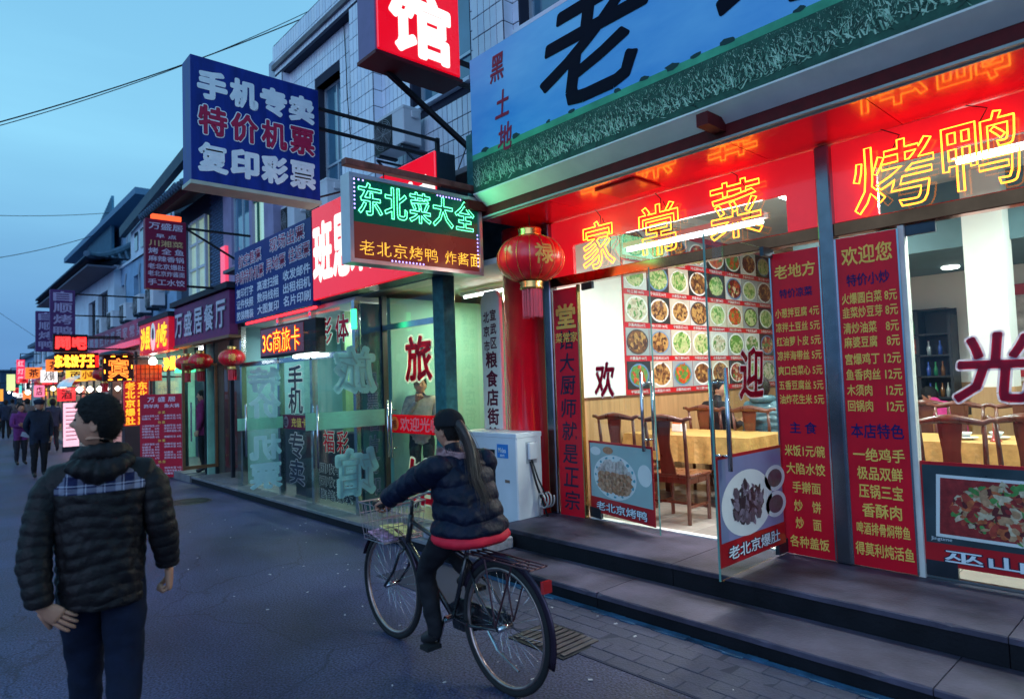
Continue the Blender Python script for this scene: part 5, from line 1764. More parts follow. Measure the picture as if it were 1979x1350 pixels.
# boards on the facade
def fsign(name, label, x0, x1, y, z0, z1, mt, words=None, wm=None, th=.14, layers=None, frac=(.9, .7), cat='sign', tilt=0):
    t = thing(name, label, cat, ((x0+x1)/2, y, z0))
    MB().box(x0, x1, y, y+th, z0, z1).build('board', mt, t, bevel=.006)
    if words:
        text(words, ((x0+x1)/2, y-.003, (z0+z1)/2), (x1-x0)*frac[0], (z1-z0)*frac[1], wm, t, layers=layers, off=.02)
    return t
t = fsign('shop_sign', 'purple restaurant sign with raised pale characters beside the blue banner', -14.1, -10.97, 3.72, 2.60, 3.34, M('purple_board', (.17, .03, .12), .5, 0, .25, 3, stretch=(6, 1, .5)))
for k, ch in enumerate('万盛居餐厅'):
    text(ch, (-13.75+k*.6, 3.715, 2.97), .46, .44, None, t, layers=[(.04, M('raised_side', (.2, .2, .26), .5), 0), (.02, M('raised_letter', (.62, .6, .68), .45), .012)], name='character')
MB().box(-14.12, -10.95, 3.70, 3.9, 2.55, 2.60).build('bottom_rail', M('brown_rail', (.25, .13, .07), .5), t)
MB().box(-14.2, -10.9, 3.66, 4.0, 3.36, 3.46).build('cap', M('cap_dark', (.02, .025, .04), .6), t)
RB = backlit('snack_red', (.62, .01, .03), .5)
t = fsign('snack_sign', 'red lit snack shop sign with yellow brush characters and white egg figure', -16.45, -14.15, 3.62, 2.53, 3.2, RB, th=.2)
for k, ch in enumerate('沙县小吃'):
    x = (-16.12, -15.72, -14.85, -14.45)[k]
    text(ch, (x, 3.615, 2.87), .38, .46, LY, t, off=.04, shear=.1, name='character')
MB().disc((-15.28, 3.612, 2.87), FX, FZ, .19, .3, 26).build('egg_shape', backlit('egg_white', (.65, .8, .78), .5), t)
MB().disc((-15.28, 3.61, 2.93), FX, FZ, .09, .13, 20).build('egg_face', M('egg_navy', (.02, .05, .1), .4), t)
MB().box(-16.5, -14.1, 3.6, 3.95, 3.2, 3.3).build('cap', M('cap_dark', (.02, .025, .04), .6), t)
t = thing('neon_sign', 'small yellow neon snack lettering beneath the red snack sign', 'neon sign', (-14.7, 3.9, 2.3))
for k, ch in enumerate('沙县小吃'):
    neon(ch, (-15.4+k*.46, 3.9, 2.3), .4, .26, NEONY, t, r=.014)
t = fsign('shop_sign', 'green glowing LED strip below the yellow neon lettering', -14.6, -13.7, 3.85, 2.08, 2.18, E('green_strip', (.08, 1, .4), 2.2))
t = fsign('fascia', 'long violet and red fascia with faded pale lettering over the shop row', -23.9, -16.55, 3.75, 2.83, 3.45, M('fascia_violet', (.3, .06, .13), .5, 0, .5, 1.2), None, cat='sign')
for k, ch in enumerate('烤鸭爆肚炸酱面家常菜'):
    text(ch, (-23.5+k*.72, 3.745, 3.2), .5, .3, M('faded_letter', (.42, .38, .5), .5), t, off=.02, name='character')
MB().box(-23.8, -16.6, 3.72, 3.75, 2.83, 2.97).build('lower_band', backlit('fascia_red', (.75, .02, .05), .8), t)
# boards sticking out over the street
def psign(name, label, x, y0, y1, z0, z1, mt, th=.12, cat='sign', arm=True, group=None):
    t = thing(name, label, cat, (x, (y0+y1)/2, z0), group=group)
    MB().box(x-th, x, y0, y1, z0, z1).build('box', mt, t, bevel=.006)
    if arm:
        MB().bar((x-th/2, y1, z1-.08), (x-th/2, 4.3, z1-.08), .035).bar((x-th/2, y1, z0+.08), (x-th/2, 4.3, z0+.08), .035).build('arm', BLACK, t)
    return t
t = psign('menu_sign', 'maroon projecting sign listing dishes in pale characters', -11.5, 2.62, 3.23, 3.35, 4.48, M('maroon_board', (.2, .012, .05), .45, 0, .12, 2))
PW = M('sign_pale_letter', (.6, .55, .68), .45)
rows = [('万盛居', .11, .5, PW), ('早 点', .065, .3, PW), ('川湘菜', .1, .5, M('sign_gold_letter', (.6, .42, .2), .45)), ('烤 全 鱼', .1, .52, PW), ('麻辣香锅', .09, .52, PW), ('老北京爆肚', .09, .54, PW), ('老北京炸酱面', .085, .54, PW), ('手工水饺', .1, .54, PW)]
zz = [4.37, 4.21, 4.09, 3.965, 3.84, 3.715, 3.60, 3.46]
for (s_, h_, wd, mt), z in zip(rows, zz):
    text(s_, (-11.498, 2.925, z), wd, h_, mt, t, xa=SX, off=.02)
MB().box(-11.6, -11.48, 2.72, 3.15, 4.485, 4.56).build('led_top', E('orange_strip', (1, .12, .04), 1.6), t)
MB().bar((-11.56, 3.23, 4.4), (-11.56, 4.7, 3.6), .03).build('strut', BLACK, t)
psn = M('violet_board', (.10, .04, .16), .5, 0, .15, 2)
for x, y0, y1, z0, z1, lb in ((-19, 2.27, 2.78, 3.07, 4.27, 'violet vertical roast duck sign with pale characters, nearer one'), (-21, 2.20, 2.66, 2.88, 3.95, 'violet vertical roast duck sign, farther one')):
    t = psign('vertical_sign', lb, x, y0, y1, z0, z1, psn, group='violet vertical signs')
    for k, ch in enumerate('自顺烤鸭'):
        text(ch, (x+.003, (y0+y1)/2, z1-(k+.55)*(z1-z0)/4.25), (y1-y0)*.72, (z1-z0)*.19, M('lilac_letter', (.42, .38, .6), .5), t, xa=SX, off=.02, name='character')
NBK = M('neon_backing', (.02, .006, .01), .5)
t = psign('neon_sign', 'red neon internet bar sign with two characters', -18.5, 2.27, 2.96, 2.73, 3.15, NBK, cat='neon sign')
for k, ch in enumerate('网吧'):
    neon(ch, (-18.49, 2.46+k*.33, 2.94), .26, .27, E('pure_red_neon', (1, .02, .02), 5), t, xa=SX, r=.02)
t = psign('neon_sign', 'yellow and red neon dumpling house sign below the red one', -19.5, 2.42, 3.36, 2.33, 2.77, NBK, cat='neon sign')
for k, ch in enumerate('东北饺子王'):
    neon(ch, (-19.49, 2.50+k*.17, 2.56), .155, .3, NEONY, t, xa=SX, r=.013)
MB().box(-19.5, -19.47, 3.28, 3.355, 2.4, 2.7).build('red_light', E('red_box_glow', (1, .02, .02), 1.4), t)
t = psign('neon_sign', 'black square neon sign with one orange guesthouse character', -16.5, 2.92, 3.5, 1.98, 2.55, NBK, cat='neon sign')
neon('宾', (-16.49, 3.21, 2.26), .38, .42, NEONO, t, xa=SX, r=.013)
for (u, v, ax) in ((.3, 1, 0), (.75, 1, 0), (.2, 0, 0), (.55, 0, 0), (.9, 0, 0), (0, .8, 1), (0, .35, 1), (1, .55, 1)):
    y, z = 2.95+.52*u, 2.01+.51*v
    MB().tube([(-16.49, y-(.04 if not ax else 0), z-(.04 if ax else 0)), (-16.49, y+(.04 if not ax else 0), z+(.04 if ax else 0))], .011, 6).build('neon_dash', NEONY, t)
MB().lathe([(.36, 0), (.3, .05), (.1, .1)], (-16.6, 3.2, 2.56), 18).build('lamp_shade', DARKST, t)
t = psign('lattice_sign', 'small red lattice lightbox hanging right of the guesthouse sign', -15.6, 3.35, 3.86, 1.95, 2.3, backlit('lattice_red', (.5, .03, .01), .6), cat='sign')
for k in range(6):
    MB().box(-15.6, -15.585, 3.36+k*.085, 3.37+k*.085, 1.95, 2.3).build('bar', M('lattice_dark', (.2, .01, .01), .5), t)
for k in range(3):
    MB().box(-15.6, -15.583, 3.36, 3.85, 2.0+k*.1, 2.01+k*.1).build('bar', M('lattice_dark', (.2, .01, .01), .5), t)
t = psign('led_board', 'vertical red LED board with two columns of yellow characters', -17, 3.42, 3.92, .96, 1.98, backlit('led_red_board', (.5, .008, .01), .6), arm=False, cat='LED sign')
for k, ch in enumerate('老北京爆肚'):
    text(ch, (-16.997, 3.54, 1.87-k*.2), .19, .17, None, t, xa=SX, layers=[(.03, E('amber_glow', (1, .42, .03), 1.6), 0)], name='character')
for k, ch in enumerate('东北家常菜'):
    text(ch, (-16.997, 3.79, 1.87-k*.2), .19, .17, None, t, xa=SX, layers=[(.03, E('amber_glow', (1, .42, .03), 1.6), 0)], name='character')
MB().box(-17.2, -16.98, 3.42, 3.92, 0, .95).build('base_cabinet', M('base_dark', (.05, .03, .04), .5), t)
# yellow small signs, white awning, pink lit menu, street of lights beyond
t = psign('small_sign', 'small yellow lit sign board over the white awning', -21.0, 3.2, 3.75, 2.1, 2.4, backlit('yellow_board', (.95, .42, .03), 1.0), arm=False)
text('小吃店', (-20.997, 3.47, 2.25), .48, .2, M('sign_red_letter', (.5, .02, .02), .4), t, xa=SX, off=.03)
t = thing('awning', 'white curved awning with bright lights beneath it', 'awning', (-22, 3.5, 1.9))
aw = MB()
vs, fs = [], []
for k in range(9):
    a = k/8*1.57
    vs += [(-24.5, 4.0-.9*math.sin(a), 1.95+.42*math.cos(a)), (-21.8, 4.0-.9*math.sin(a), 1.95+.42*math.cos(a))]
fs = [(2*k, 2*k+1, 2*k+3, 2*k+2) for k in range(8)]
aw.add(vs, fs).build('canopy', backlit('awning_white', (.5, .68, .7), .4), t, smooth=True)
for k in range(4):
    MB().lathe([(.02, -.08), (.09, 0), (.02, .08)], (-21.9+.05*k, 3.3+k*.24, 1.86), 10).build('bulb', E('white_bulb', (1, .95, .8), 9), t, smooth=True)
t = thing('lit_menu', 'pink glowing menu panel standing behind the walking man', 'menu panel', (-24, 3.4, 0))
MB().box(-24.06, -24, 3.2, 3.6, .15, 1.48).build('panel', backlit('pink_panel', (1, .55, .65), 1.0), t)
MB().box(-24.1, -24.0, 3.18, 3.62, 0, .15).build('base', DARKST, t)
for k in range(9):
    MB().box(-24, -23.995, 3.26, 3.54, .35+k*.12, .38+k*.12).build('line', M('pink_line', (.7, .2, .25), .5), t)
# menu stand near the green shop
t = thing('menu_stand', 'tall freestanding dark red menu board at the kerb', 'menu board', (-14.3, 3.5, 0))
ax_ = Vector((.58, .65, 0)).normalized()
p0 = Vector((-14.62, 3.22, 0))
Lm = .87
MB().obox(p0+ax_*Lm/2+Vector((0, 0, .84)), ax_*Lm, Vector((-.65, .58, 0))*.05, (0, 0, 1.64)).build('panel', M('stand_red', (.55, .008, .035), .45, 0, .12, 2), t, bevel=.004)
PKL = M('stand_letter', (.9, .68, .8), .5)
n_ = Vector((.65, -.58, 0)).normalized()
def st_txt(s_, u, z, wd, h_, mt=PKL):
    text(s_, p0+ax_*(Lm*u)+n_*.027+Vector((0, 0, z)), wd, h_, mt, t, xa=ax_, off=.012)
st_txt('万 盛 居', .5, 1.56, .55, .1)
st_txt('涮羊肉　鱼火锅', .5, 1.43, .7, .075)
rw = ['小葱拌豆腐 6元', '拍黄瓜　 6元', '老醋花生 8元', '凉拌木耳 9元']
z = 1.3
for blk in (2, 5, 6, 4):
    st_txt('凉 菜' if blk == 2 else '热 菜', .5, z, .14, .05, GOLD)
    z -= .065
    for k in range(blk):
        st_txt(rw[k % 4], .25, z, .34, .04)
        if (k+blk) % 4:
            st_txt(rw[(k+2) % 4], .75, z, .34, .04)
        z -= .055
    z -= .02
for u in (.05, .95):
    q = p0+ax_*(Lm*u)
    MB().bar(q, q+Vector((0, 0, .1)), .03).bar(q+n_*.16+Vector((0, 0, .012)), q-n_*.16+Vector((0, 0, .012)), .025).build('foot', BLACK, t)
# glass door leaf and brass frame by the dark restaurant
t = thing('open_door', 'brass framed glass door standing open at the dim restaurant', 'door', (-12.3, 4.0, .12))
MB().box(-12.66, -12.62, 3.45, 3.49, .3, 2.2).box(-12.66, -12.62, 4.01, 4.05, .3, 2.2).box(-12.66, -12.62, 3.49, 4.01, 2.16, 2.2).box(-12.66, -12.62, 3.49, 4.01, .3, .36).build('frame', M('brass_door_frame', (.4, .2, .1), .3, .7, .2), t)
MB().box(-12.645, -12.635, 3.49, 4.01, .36, 2.16).build('pane', GLASSG, t)
MB().tube([(-12.58, 3.58, .8), (-12.58, 3.58, 1.5)], .014, 8).build('handle', STEEL, t)
# step in front of it
slabs('entrance_step', 'low stone step before the dim restaurant and green shop', -17.0, -13.45, 3.7, 4.2, 0, .14, 4, CONC, STONEF)
# small lanterns up the street: copies of the large one
lan = [o for o in scn.objects if o.name == 'lantern'][0]
for i, (x, y, z, s_, lb) in enumerate(((-11.1, 3.8, 2.5, .62, 'small red lantern under the right end of the purple sign'), (-12.75, 3.8, 2.52, .62, 'small red lantern under the left end of the purple sign'), (-13.4, 3.75, 2.5, .6, 'small red lantern beside the green LED strip'), (-20.2, 3.6, 2.6, .8, 'red lantern hanging before the warm lit shop'), (-26, 3.7, 2.6, .8, 'red lantern beyond the white awning'), (-33, 3.7, 2.7, .9, 'farthest red lantern on the right side of the street'))):
    c = copy_tree(lan)
    c.location = (x, y, z)
    c.scale = (s_, s_, s_)
    c['label'] = lb
    c['group'] = 'small red lanterns along the shop row'
# far lights and signs
def glow(name, label, x, y0, y1, z0, z1, c, s_, cat='sign', words=None, wc=None, vert=True):
    t = thing(name, label, cat, (x, (y0+y1)/2, z0))
    MB().box(x-.15, x, y0, y1, z0, z1).build('box', backlit('far_'+'_'.join(str(round(q*100)) for q in c), c, s_), t)
    MB().bar((x-.08, (y0+y1)/2, z1), (x-.08, (y0+y1)/2, z1+.35), .04).bar((x-.08, (y0+y1)/2, z1+.33), (x-.08, y1+1.5, z1+.33), .04).build('arm', BLACK, t)
    if words:
        n = len(words)
        for k, ch in enumerate(words):
            if vert:
                text(ch, (x+.003, (y0+y1)/2, z1-(k+.5)*(z1-z0)/n), (y1-y0)*.7, (z1-z0)/n*.7, wc, t, xa=SX, off=.03, name='character')
    return t
RLT = M('far_red_letter', (.6, .02, .02), .5)
glow('vertical_sign', 'tall red vertical neon sign against the sky', -45, 3.86, 4.22, 2.5, 3.8, (.95, .03, .08), 1.0, words='红灯笼', wc=E('pink_neon', (1, .35, .45), 1.5))
glow('hexagon_sign', 'pale yellow green lightbox at the far left', -45, 3.43, 3.8, 2.1, 3.0, (.75, .8, .3), .9)
glow('vertical_sign', 'white vertical lightbox with small red characters', -45, 4.24, 4.56, 2.0, 3.3, (.9, .85, .85), 1.0, words='家常菜馆', wc=RLT)
glow('box_sign', 'orange lit sign at the left edge of the picture', -45, 3.0, 3.28, 1.55, 2.2, (1, .35, .04), .9)
glow('box_sign', 'teal lit sign below the red vertical neon', -50, 4.42, 4.75, 1.8, 2.45, (.15, .8, .7), .9)
glow('box_sign', 'violet fascia sign over the white glass shop', -42.4, 4.3, 5.0, 2.5, 2.95, (.45, .2, .4), .5)
glow('box_sign', 'small yellow sign glowing above the crowd', -34, 3.5, 3.95, 1.75, 2.05, (1, .5, .03), 1.2)
glow('box_sign', 'orange red lit sign left of the yellow one above the crowd', -38, 3.5, 3.8, 1.6, 2.0, (1, .2, .05), 1.2)
k = 0
for (x, y, z, c) in ((-33, 3.2, 1.9, 0), (-40, 3.9, 1.95, 0), (-28, 3.7, 1.95, 1), (-26.5, 3.75, 1.8, 1), (-50, 4.2, 1.9, 0), (-60, 5, 2.0, 0), (-31, 3.8, 2.0, 1), (-70, 5.5, 2.2, 0), (-17.6, 4.3, 2.05, 0), (-16.3, 3.85, 2.4, 0)):
    t = thing('street_bulb', ('white', 'warm')[c]+' glowing bulb hung over the shop fronts, '+('nearest the snack sign', 'first from the far end', 'second from the far end', 'third from the far end', 'fourth from the far end', 'beside the awning', 'above the crowd', 'by the yellow sign', 'by the lanterns', 'under the temple roof')[k], 'bulb', (x, y, z), group='bare bulbs along the street')
    MB().lathe([(.01, -.09), (.08, -.05), (.09, 0), (.05, .07), (.03, .1)], (x, y, z), 10).build('globe', E(('white_bulb', 'warm_bulb')[c], ((1, .95, .8), (1, .6, .3))[c], 9), t, smooth=True)
    MB().tube([(x, y, z+.1), (x, y, z+.5)], .012, 4).build('cord', BLACK, t)
    k += 1
names_ = ['red', 'yellow', 'orange', 'white', 'pink', 'teal']
gc = [(1, .03, .04), (1, .55, .05), (1, .2, .03), (.95, .9, .85), (1, .2, .35), (.2, .8, .7)]
rg = random.Random(11)
spots = [(-22.8, 2.9, 1.55), (-24.6, 3.35, 2.15), (-25.6, 2.95, 2.5), (-27, 3.5, 1.6), (-28.2, 3.1, 2.2), (-29.6, 3.55, 2.6), (-31, 3.2, 1.7), (-32.3, 3.6, 2.2), (-35, 3.3, 2.5), (-37.2, 3.9, 1.8), (-39.5, 3.5, 2.4), (-43, 3.7, 1.7), (-48, 4.3, 2.5), (-53, 4.4, 2.0), (-58, 5.0, 2.7), (-64, 5.4, 2.1)]
for i, (x, y, z) in enumerate(spots):
    ci = (0, 1, 2, 0, 3, 1, 4, 0, 2, 1, 0, 3, 5, 0, 1, 4)[i]
    wd, ht = rg.uniform(.3, .6), rg.uniform(.22, .5)
    t = thing('far_sign', '%s lit sign deep in the street, %s from the near end' % (names_[ci], ('first', 'second', 'third', 'fourth', 'fifth', 'sixth', 'seventh', 'eighth', 'ninth', 'tenth', 'eleventh', 'twelfth', 'thirteenth', 'fourteenth', 'fifteenth', 'last')[i]), 'sign', (x, y, z), group='small lit signs deep in the street')
    MB().box(x-.1, x, y, y+wd, z, z+ht).build('box', backlit('street_sign_'+names_[ci], gc[ci], 1.0), t)
    MB().bar((x-.05, y+wd, z+ht*.5), (x-.05, y+1.2, z+ht*.5), .04).build('arm', BLACK, t)
    text(('酒', '面', '茶', '火锅', '店', '菜')[ci], (x+.003, y+wd/2, z+ht/2), wd*.6, ht*.7, M('sign_dark_letter', (.1, .01, .02), .5), t, xa=SX, off=.02)
# overhead wires
wr = [((-60, -8, 4.6), (-11.2, .77, 5.3), (-9.5, 8.2, 9.2)), ]
def sag(a, b, s_, n=24):
    a, b = Vector(a), Vector(b)
    return [a.lerp(b, k/n)-Vector((0, 0, 4*s_*(k/n)*(1-k/n))) for k in range(n+1)]
tag(MB().tube(sag((-15.0, -3.0, 4.6), (-12.83, 6.13, 9.65), .35), .012, 5).build('overhead_wire', BLACK), 'thick overhead wire crossing the sky to the tiled building', 'wire')
tag(MB().tube(sag((-15.0, -3.02, 4.65), (-12.6, 6.13, 9.7), .5), .008, 5).build('overhead_wire', BLACK), 'thin wire sagging just under the thick overhead wire', 'wire')
tag(MB().tube(sag((-27, -1.5, 5.6), (-30.0, 5.0, 8.0), .3), .012, 5).build('overhead_wire', BLACK), 'lower wire running left from the temple roof', 'wire')
tag(MB().tube(sag((-30, -2.5, 8.2), (-31.0, 6.0, 9.3), .3), .012, 5).build('overhead_wire', BLACK), 'nearly level wire left of the lattice screen', 'wire')
tag(MB().tube(sag((-50, -3, 12.5), (-52, 7.5, 4.0), .2), .012, 5).build('overhead_wire', BLACK), 'faint wire slanting down at the far left', 'wire')
# ================================================================ people
SKIN = M('skin', (.52, .25, .16), .5, 0, .12, 12)
HAIR = M('black_hair', (.010, .008, .008), .62, 0, .5, 40, stretch=(1, 1, 4), bump=.5, bscale=60, spec=.25)
SHOE = M('dark_shoe', (.02, .02, .022), .4)
SHOEW = M('pale_shoe', (.35, .34, .36), .5)
LIP = M('lip', (.32, .1, .09), .4)
EYE = M('eye', (.02, .015, .012), .15)
def cloth(name, c, rough=.7, sheen=0, coat=0):
    return M(name, c, rough, 0, .3, 14, bump=.25, bscale=18, coat=coat)
def rot2(x, y, a): return x*math.cos(a)-y*math.sin(a), x*math.sin(a)+y*math.cos(a)
from mathutils import noise as mnoise
def head_geo(c, yaw=0, pitch=0, s=1.0, nu=44, nv=30):
    """a modelled head facing +y before yaw (yaw > 0 turns it to the left)"""
    vs, fs = [], []
    G = lambda v, w_: math.exp(-(v/w_)**2)
    for i in range(nv+1):
        th = math.pi*i/nv
        for j in range(nu):
            ph = 2*math.pi*j/nu
            x, y, z = math.sin(th)*math.sin(ph), math.sin(th)*math.cos(ph), math.cos(th)
            X, Y, Z = x*.076, y*.096, z*.118
            if z < 0:
                X *= 1-.30*(-z)**1.6
                Y *= 1-.10*(-z)
                if y > 0:
                    Y += .012*(-z)**2*y
                else:
                    Y *= 1-.25*(-z)
            if y > 0:
                f = y
                Y += f*.027*G(X, .0105)*(G(Z+.012, .022) if Z > -.012 else G(Z+.012, .012))*1.0
                Y += f*.005*G(Z-.036, .012)*G(X, .05)
                Y -= f*.010*G(abs(X)-.031, .015)*G(Z-.016, .013)
                Y += f*.006*G(Z+.055, .006)*G(X, .022)+f*.006*G(Z+.068, .006)*G(X, .019)
                Y -= f*.004*G(Z+.0615, .003)*G(X, .022)
                Y += f*.010*G(Z+.098, .014)*G(X, .02)
                X += (.004 if X > 0 else -.004)*G(abs(X)-.05, .02)*G(Z+.01, .03)
            vs.append((X*s, Y*s, Z*s))
    for i in range(nv):
        for j in range(nu):
            fs.append((i*nu+j, (i+1)*nu+j, (i+1)*nu+(j+1) % nu, i*nu+(j+1) % nu))
    # ears
    for sd in (-1, 1):
        k = len(vs)
        n1, n2 = 14, 7
        for i in range(n2+1):
            for j in range(n1):
                a, b = 2*math.pi*j/n1, math.pi*i/n2
                ex = .009*math.cos(b)
                ey = .019*math.sin(b)*math.cos(a)
                ez = .033*math.sin(b)*math.sin(a)
                if b < 1.5:
                    ex -= .006*G(ey, .012)*G(ez, .02)
                vs.append((sd*(.076+.35*ey*-.4+ex)*s, (-.008+ey)*s, (-.008+ez)*s))
        for i in range(n2):
            for j in range(n1):
                q = (k+i*n1+j, k+(i+1)*n1+j, k+(i+1)*n1+(j+1) % n1, k+i*n1+(j+1) % n1)
                fs.append(q if sd > 0 else q[::-1])
    out_ = []
    for (x, y, z) in vs:
        y, z = rot2(y, z, pitch)
        x, y = rot2(x, y, yaw)
        out_.append((c[0]+x, c[1]+y, c[2]+z))
    return out_, fs
def hair_geo(mb, c, yaw, pitch, s, style='short', n=900):
    """hair cap with its own tufts, cut along a hairline"""
    nu, nv = 48, 26
    rnd = random.Random(int(abs(c[0]*971+c[1]*577)*10)+3)
    vs, keep = [], []
    def tf(x, y, z):
        y, z = rot2(y, z, pitch)
        x, y = rot2(x, y, yaw)
        return (c[0]+x, c[1]+y, c[2]+z)
    def line(ph):   # lowest z of the hair at azimuth ph (0 = face)
        a = abs(((ph+math.pi) % (2*math.pi))-math.pi)
        lo = -.075 if style == 'short' else -.10
        if a < .75:
            return .062
        if a < 1.25:
            return .062-(a-.75)/.5*.05
        if a < 1.55:
            return .0 if style == 'short' else -.03
        if a < 1.9:
            return .012-(a-1.55)/.35*.05
        return lo+.02*math.cos(a*1.0)
    idx = {}
    th_list = []
    for i in range(nv+1):
        for j in range(nu):
            ph = 2*math.pi*j/nu
            zl_ = line(ph)
            z0 = .118*1.0
            z = z0-(z0-zl_)*(i/nv)
            q = max(0, 1-(z/.119)**2)**.5
            th_ = .007+.011*max(0, z/.118)+rnd.uniform(0, .004)
            if i >= nv-1:
                th_ *= .35
            x, y = q*math.sin(ph)*.076, q*math.cos(ph)*.096
            if z < 0:
                x *= 1-.3*(-z/.118)**1.6
                if y < 0:
                    y *= 1-.25*(-z/.118)
            l_ = math.hypot(x, y) or 1
            k_ = 1+th_/max(l_, .03)*(.35+.65*q)
            vs.append(tf(x*k_*s, y*k_*s, (z+.018*max(0, z/.118)**2)*s))
    fs = [(i*nu+j, (i+1)*nu+j, (i+1)*nu+(j+1) % nu, i*nu+(j+1) % nu) for i in range(nv) for j in range(nu)]
    fs.append(tuple(range(nu))[::-1])
    mb.add(vs, fs)
    for k in range(n):
        ph = rnd.uniform(0, 6.283)
        zl_ = line(ph)
        z = zl_+(.125-zl_)*rnd.random()**.7
        q = max(0, 1-(z/.13)**2)**.5
        x, y = q*math.sin(ph)*.084, q*math.cos(ph)*.104
        if z < 0:
            x *= 1-.3*(-z/.118)**1.6
            if y < 0:
                y *= 1-.2*(-z/.118)
        L = rnd.uniform(.010, .022)
        dx, dy = math.sin(ph)*q, math.cos(ph)*q
        tip = (x*1.06+dx*L*.45+rnd.uniform(-.006, .006), y*1.06+dy*L*.45+rnd.uniform(-.006, .006), z+L*(-.6 if z < .06 else .25)+.008)
        w_ = .0022
        mb.add([tf(*[q_*s for q_ in p]) for p in ((x-w_, y, z), (x+w_, y, z), (x, y+w_, z+w_), tip)], [(0, 1, 3), (1, 2, 3), (2, 0, 3)])
def hand_geo(mb, wrist, d, n, side=1, curl=.35, s=1.0, mi=2, spread=.12):
    """palm, four unequal bent fingers and a thumb. d: towards the fingertips, n: the way the palm faces"""
    wrist, d, n = Vector(wrist), Vector(d).normalized(), Vector(n).normalized()
    n = (n-d*n.dot(d)).normalized()
    sd = d.cross(n)*side
    vs = []
    prof = [(0, .024, .019), (.02, .028, .018), (.05, .039, .017), (.08, .041, .014), (.095, .038, .011)]
    k0 = len(mb.v)
    nn_ = 14
    for (t_, rx, ry) in prof:
        for j in range(nn_):
            a = 2*math.pi*j/nn_
            vs.append(wrist+(d*t_+sd*rx*math.cos(a)+n*ry*math.sin(a))*s)
    fs = [(i*nn_+j, i*nn_+(j+1) % nn_, (i+1)*nn_+(j+1) % nn_, (i+1)*nn_+j) for i in range(len(prof)-1) for j in range(nn_)]
    fs.append(tuple(range(nn_))[::-1]); fs.append(tuple(range((len(prof)-1)*nn_, len(prof)*nn_)))
    mb.add(vs, fs, mi)
    for f, (off, L, r_) in enumerate(((.030, .074, .0088), (.010, .083, .0092), (-.010, .077, .0088), (-.029, .060, .0078))):
        p = wrist+(d*.086+sd*off)*s
        dd = (d+sd*off*spread*18).normalized()
        pts, rs = [p-dd*.01*s], [r_*s]
        a = 0
        cv = dd
        for seg, fr_ in enumerate((.44, .30, .26)):
            a += curl*(1.0+.15*f)*(.8 if seg == 0 else 1.15)
            cv = dd*math.cos(a)+n*math.sin(a)
            half = p+cv*L*fr_*.5*s
            p2 = p+cv*L*fr_*s
            pts += [half, p2]; rs += [r_*.98*s, r_*(1.04-.1*seg)*s]
            p = p2
        pts.append(p+cv*.004*s); rs.append(r_*.45*s)
        mb.tube(pts, rs, 8, mi=mi)
    p = wrist+(d*.022+sd*.024)*s
    tdir = (d*.78+sd*.5+n*.35).normalized()
    pts, rs = [p], [.012*s]
    a = 0
    for fr_ in (.036, .03, .024):
        cv = (tdir*math.cos(a)+(d*.7+n*.7).normalized()*math.sin(a)).normalized()
        p = p+cv*fr_*s
        pts.append(p); rs.append(.0105*s)
        a += curl*.8
    pts.append(p+cv*.005*s); rs.append(.005*s)
    mb.tube(pts, rs, 8, mi=mi)
def V(*a): return Vector(a)
def stand(h=1.0, **k):
    J = dict(pel=(0, 0, .93), wai=(0, 0, 1.06), che=(0, .005, 1.26), nb=(0, -.005, 1.42), hc=(0, .015, 1.585),
             shL=(-.165, 0, 1.38), elL=(-.215, -.02, 1.12), wrL=(-.21, .06, .88), shR=(.165, 0, 1.38), elR=(.215, -.02, 1.12), wrR=(.21, .06, .88),
             hiL=(-.085, 0, .88), knL=(-.09, .02, .48), anL=(-.09, -.02, .09), toL=(-.1, .13, .035),
             hiR=(.085, 0, .88), knR=(.09, .02, .48), anR=(.09, -.02, .09), toR=(.1, .13, .035))
    J.update(k)
    return {a: Vector(b)*h for a, b in J.items()}
BONES = [('pel', 'wai', 0), ('wai', 'che', 0), ('che', 'nb', 0), ('nb', 'hc', 2), ('che', 'shL', 0), ('shL', 'elL', 0), ('elL', 'wrL', 0),
         ('che', 'shR', 0), ('shR', 'elR', 0), ('elR', 'wrR', 0), ('pel', 'hiL', 1), ('hiL', 'knL', 1), ('knL', 'anL', 1), ('anL', 'toL', 3),
         ('pel', 'hiR', 1), ('hiR', 'knR', 1), ('knR', 'anR', 1), ('anR', 'toR', 3)]
RAD = dict(pel=(.15, .12), wai=(.14, .11), che=(.165, .12), nb=(.075, .07), hc=(.045, .045), sh=(.078, .078), el=(.052, .052), wr=(.036, .036),
           hi=(.095, .1), kn=(.068, .07), an=(.045, .05), to=(.04, .035))
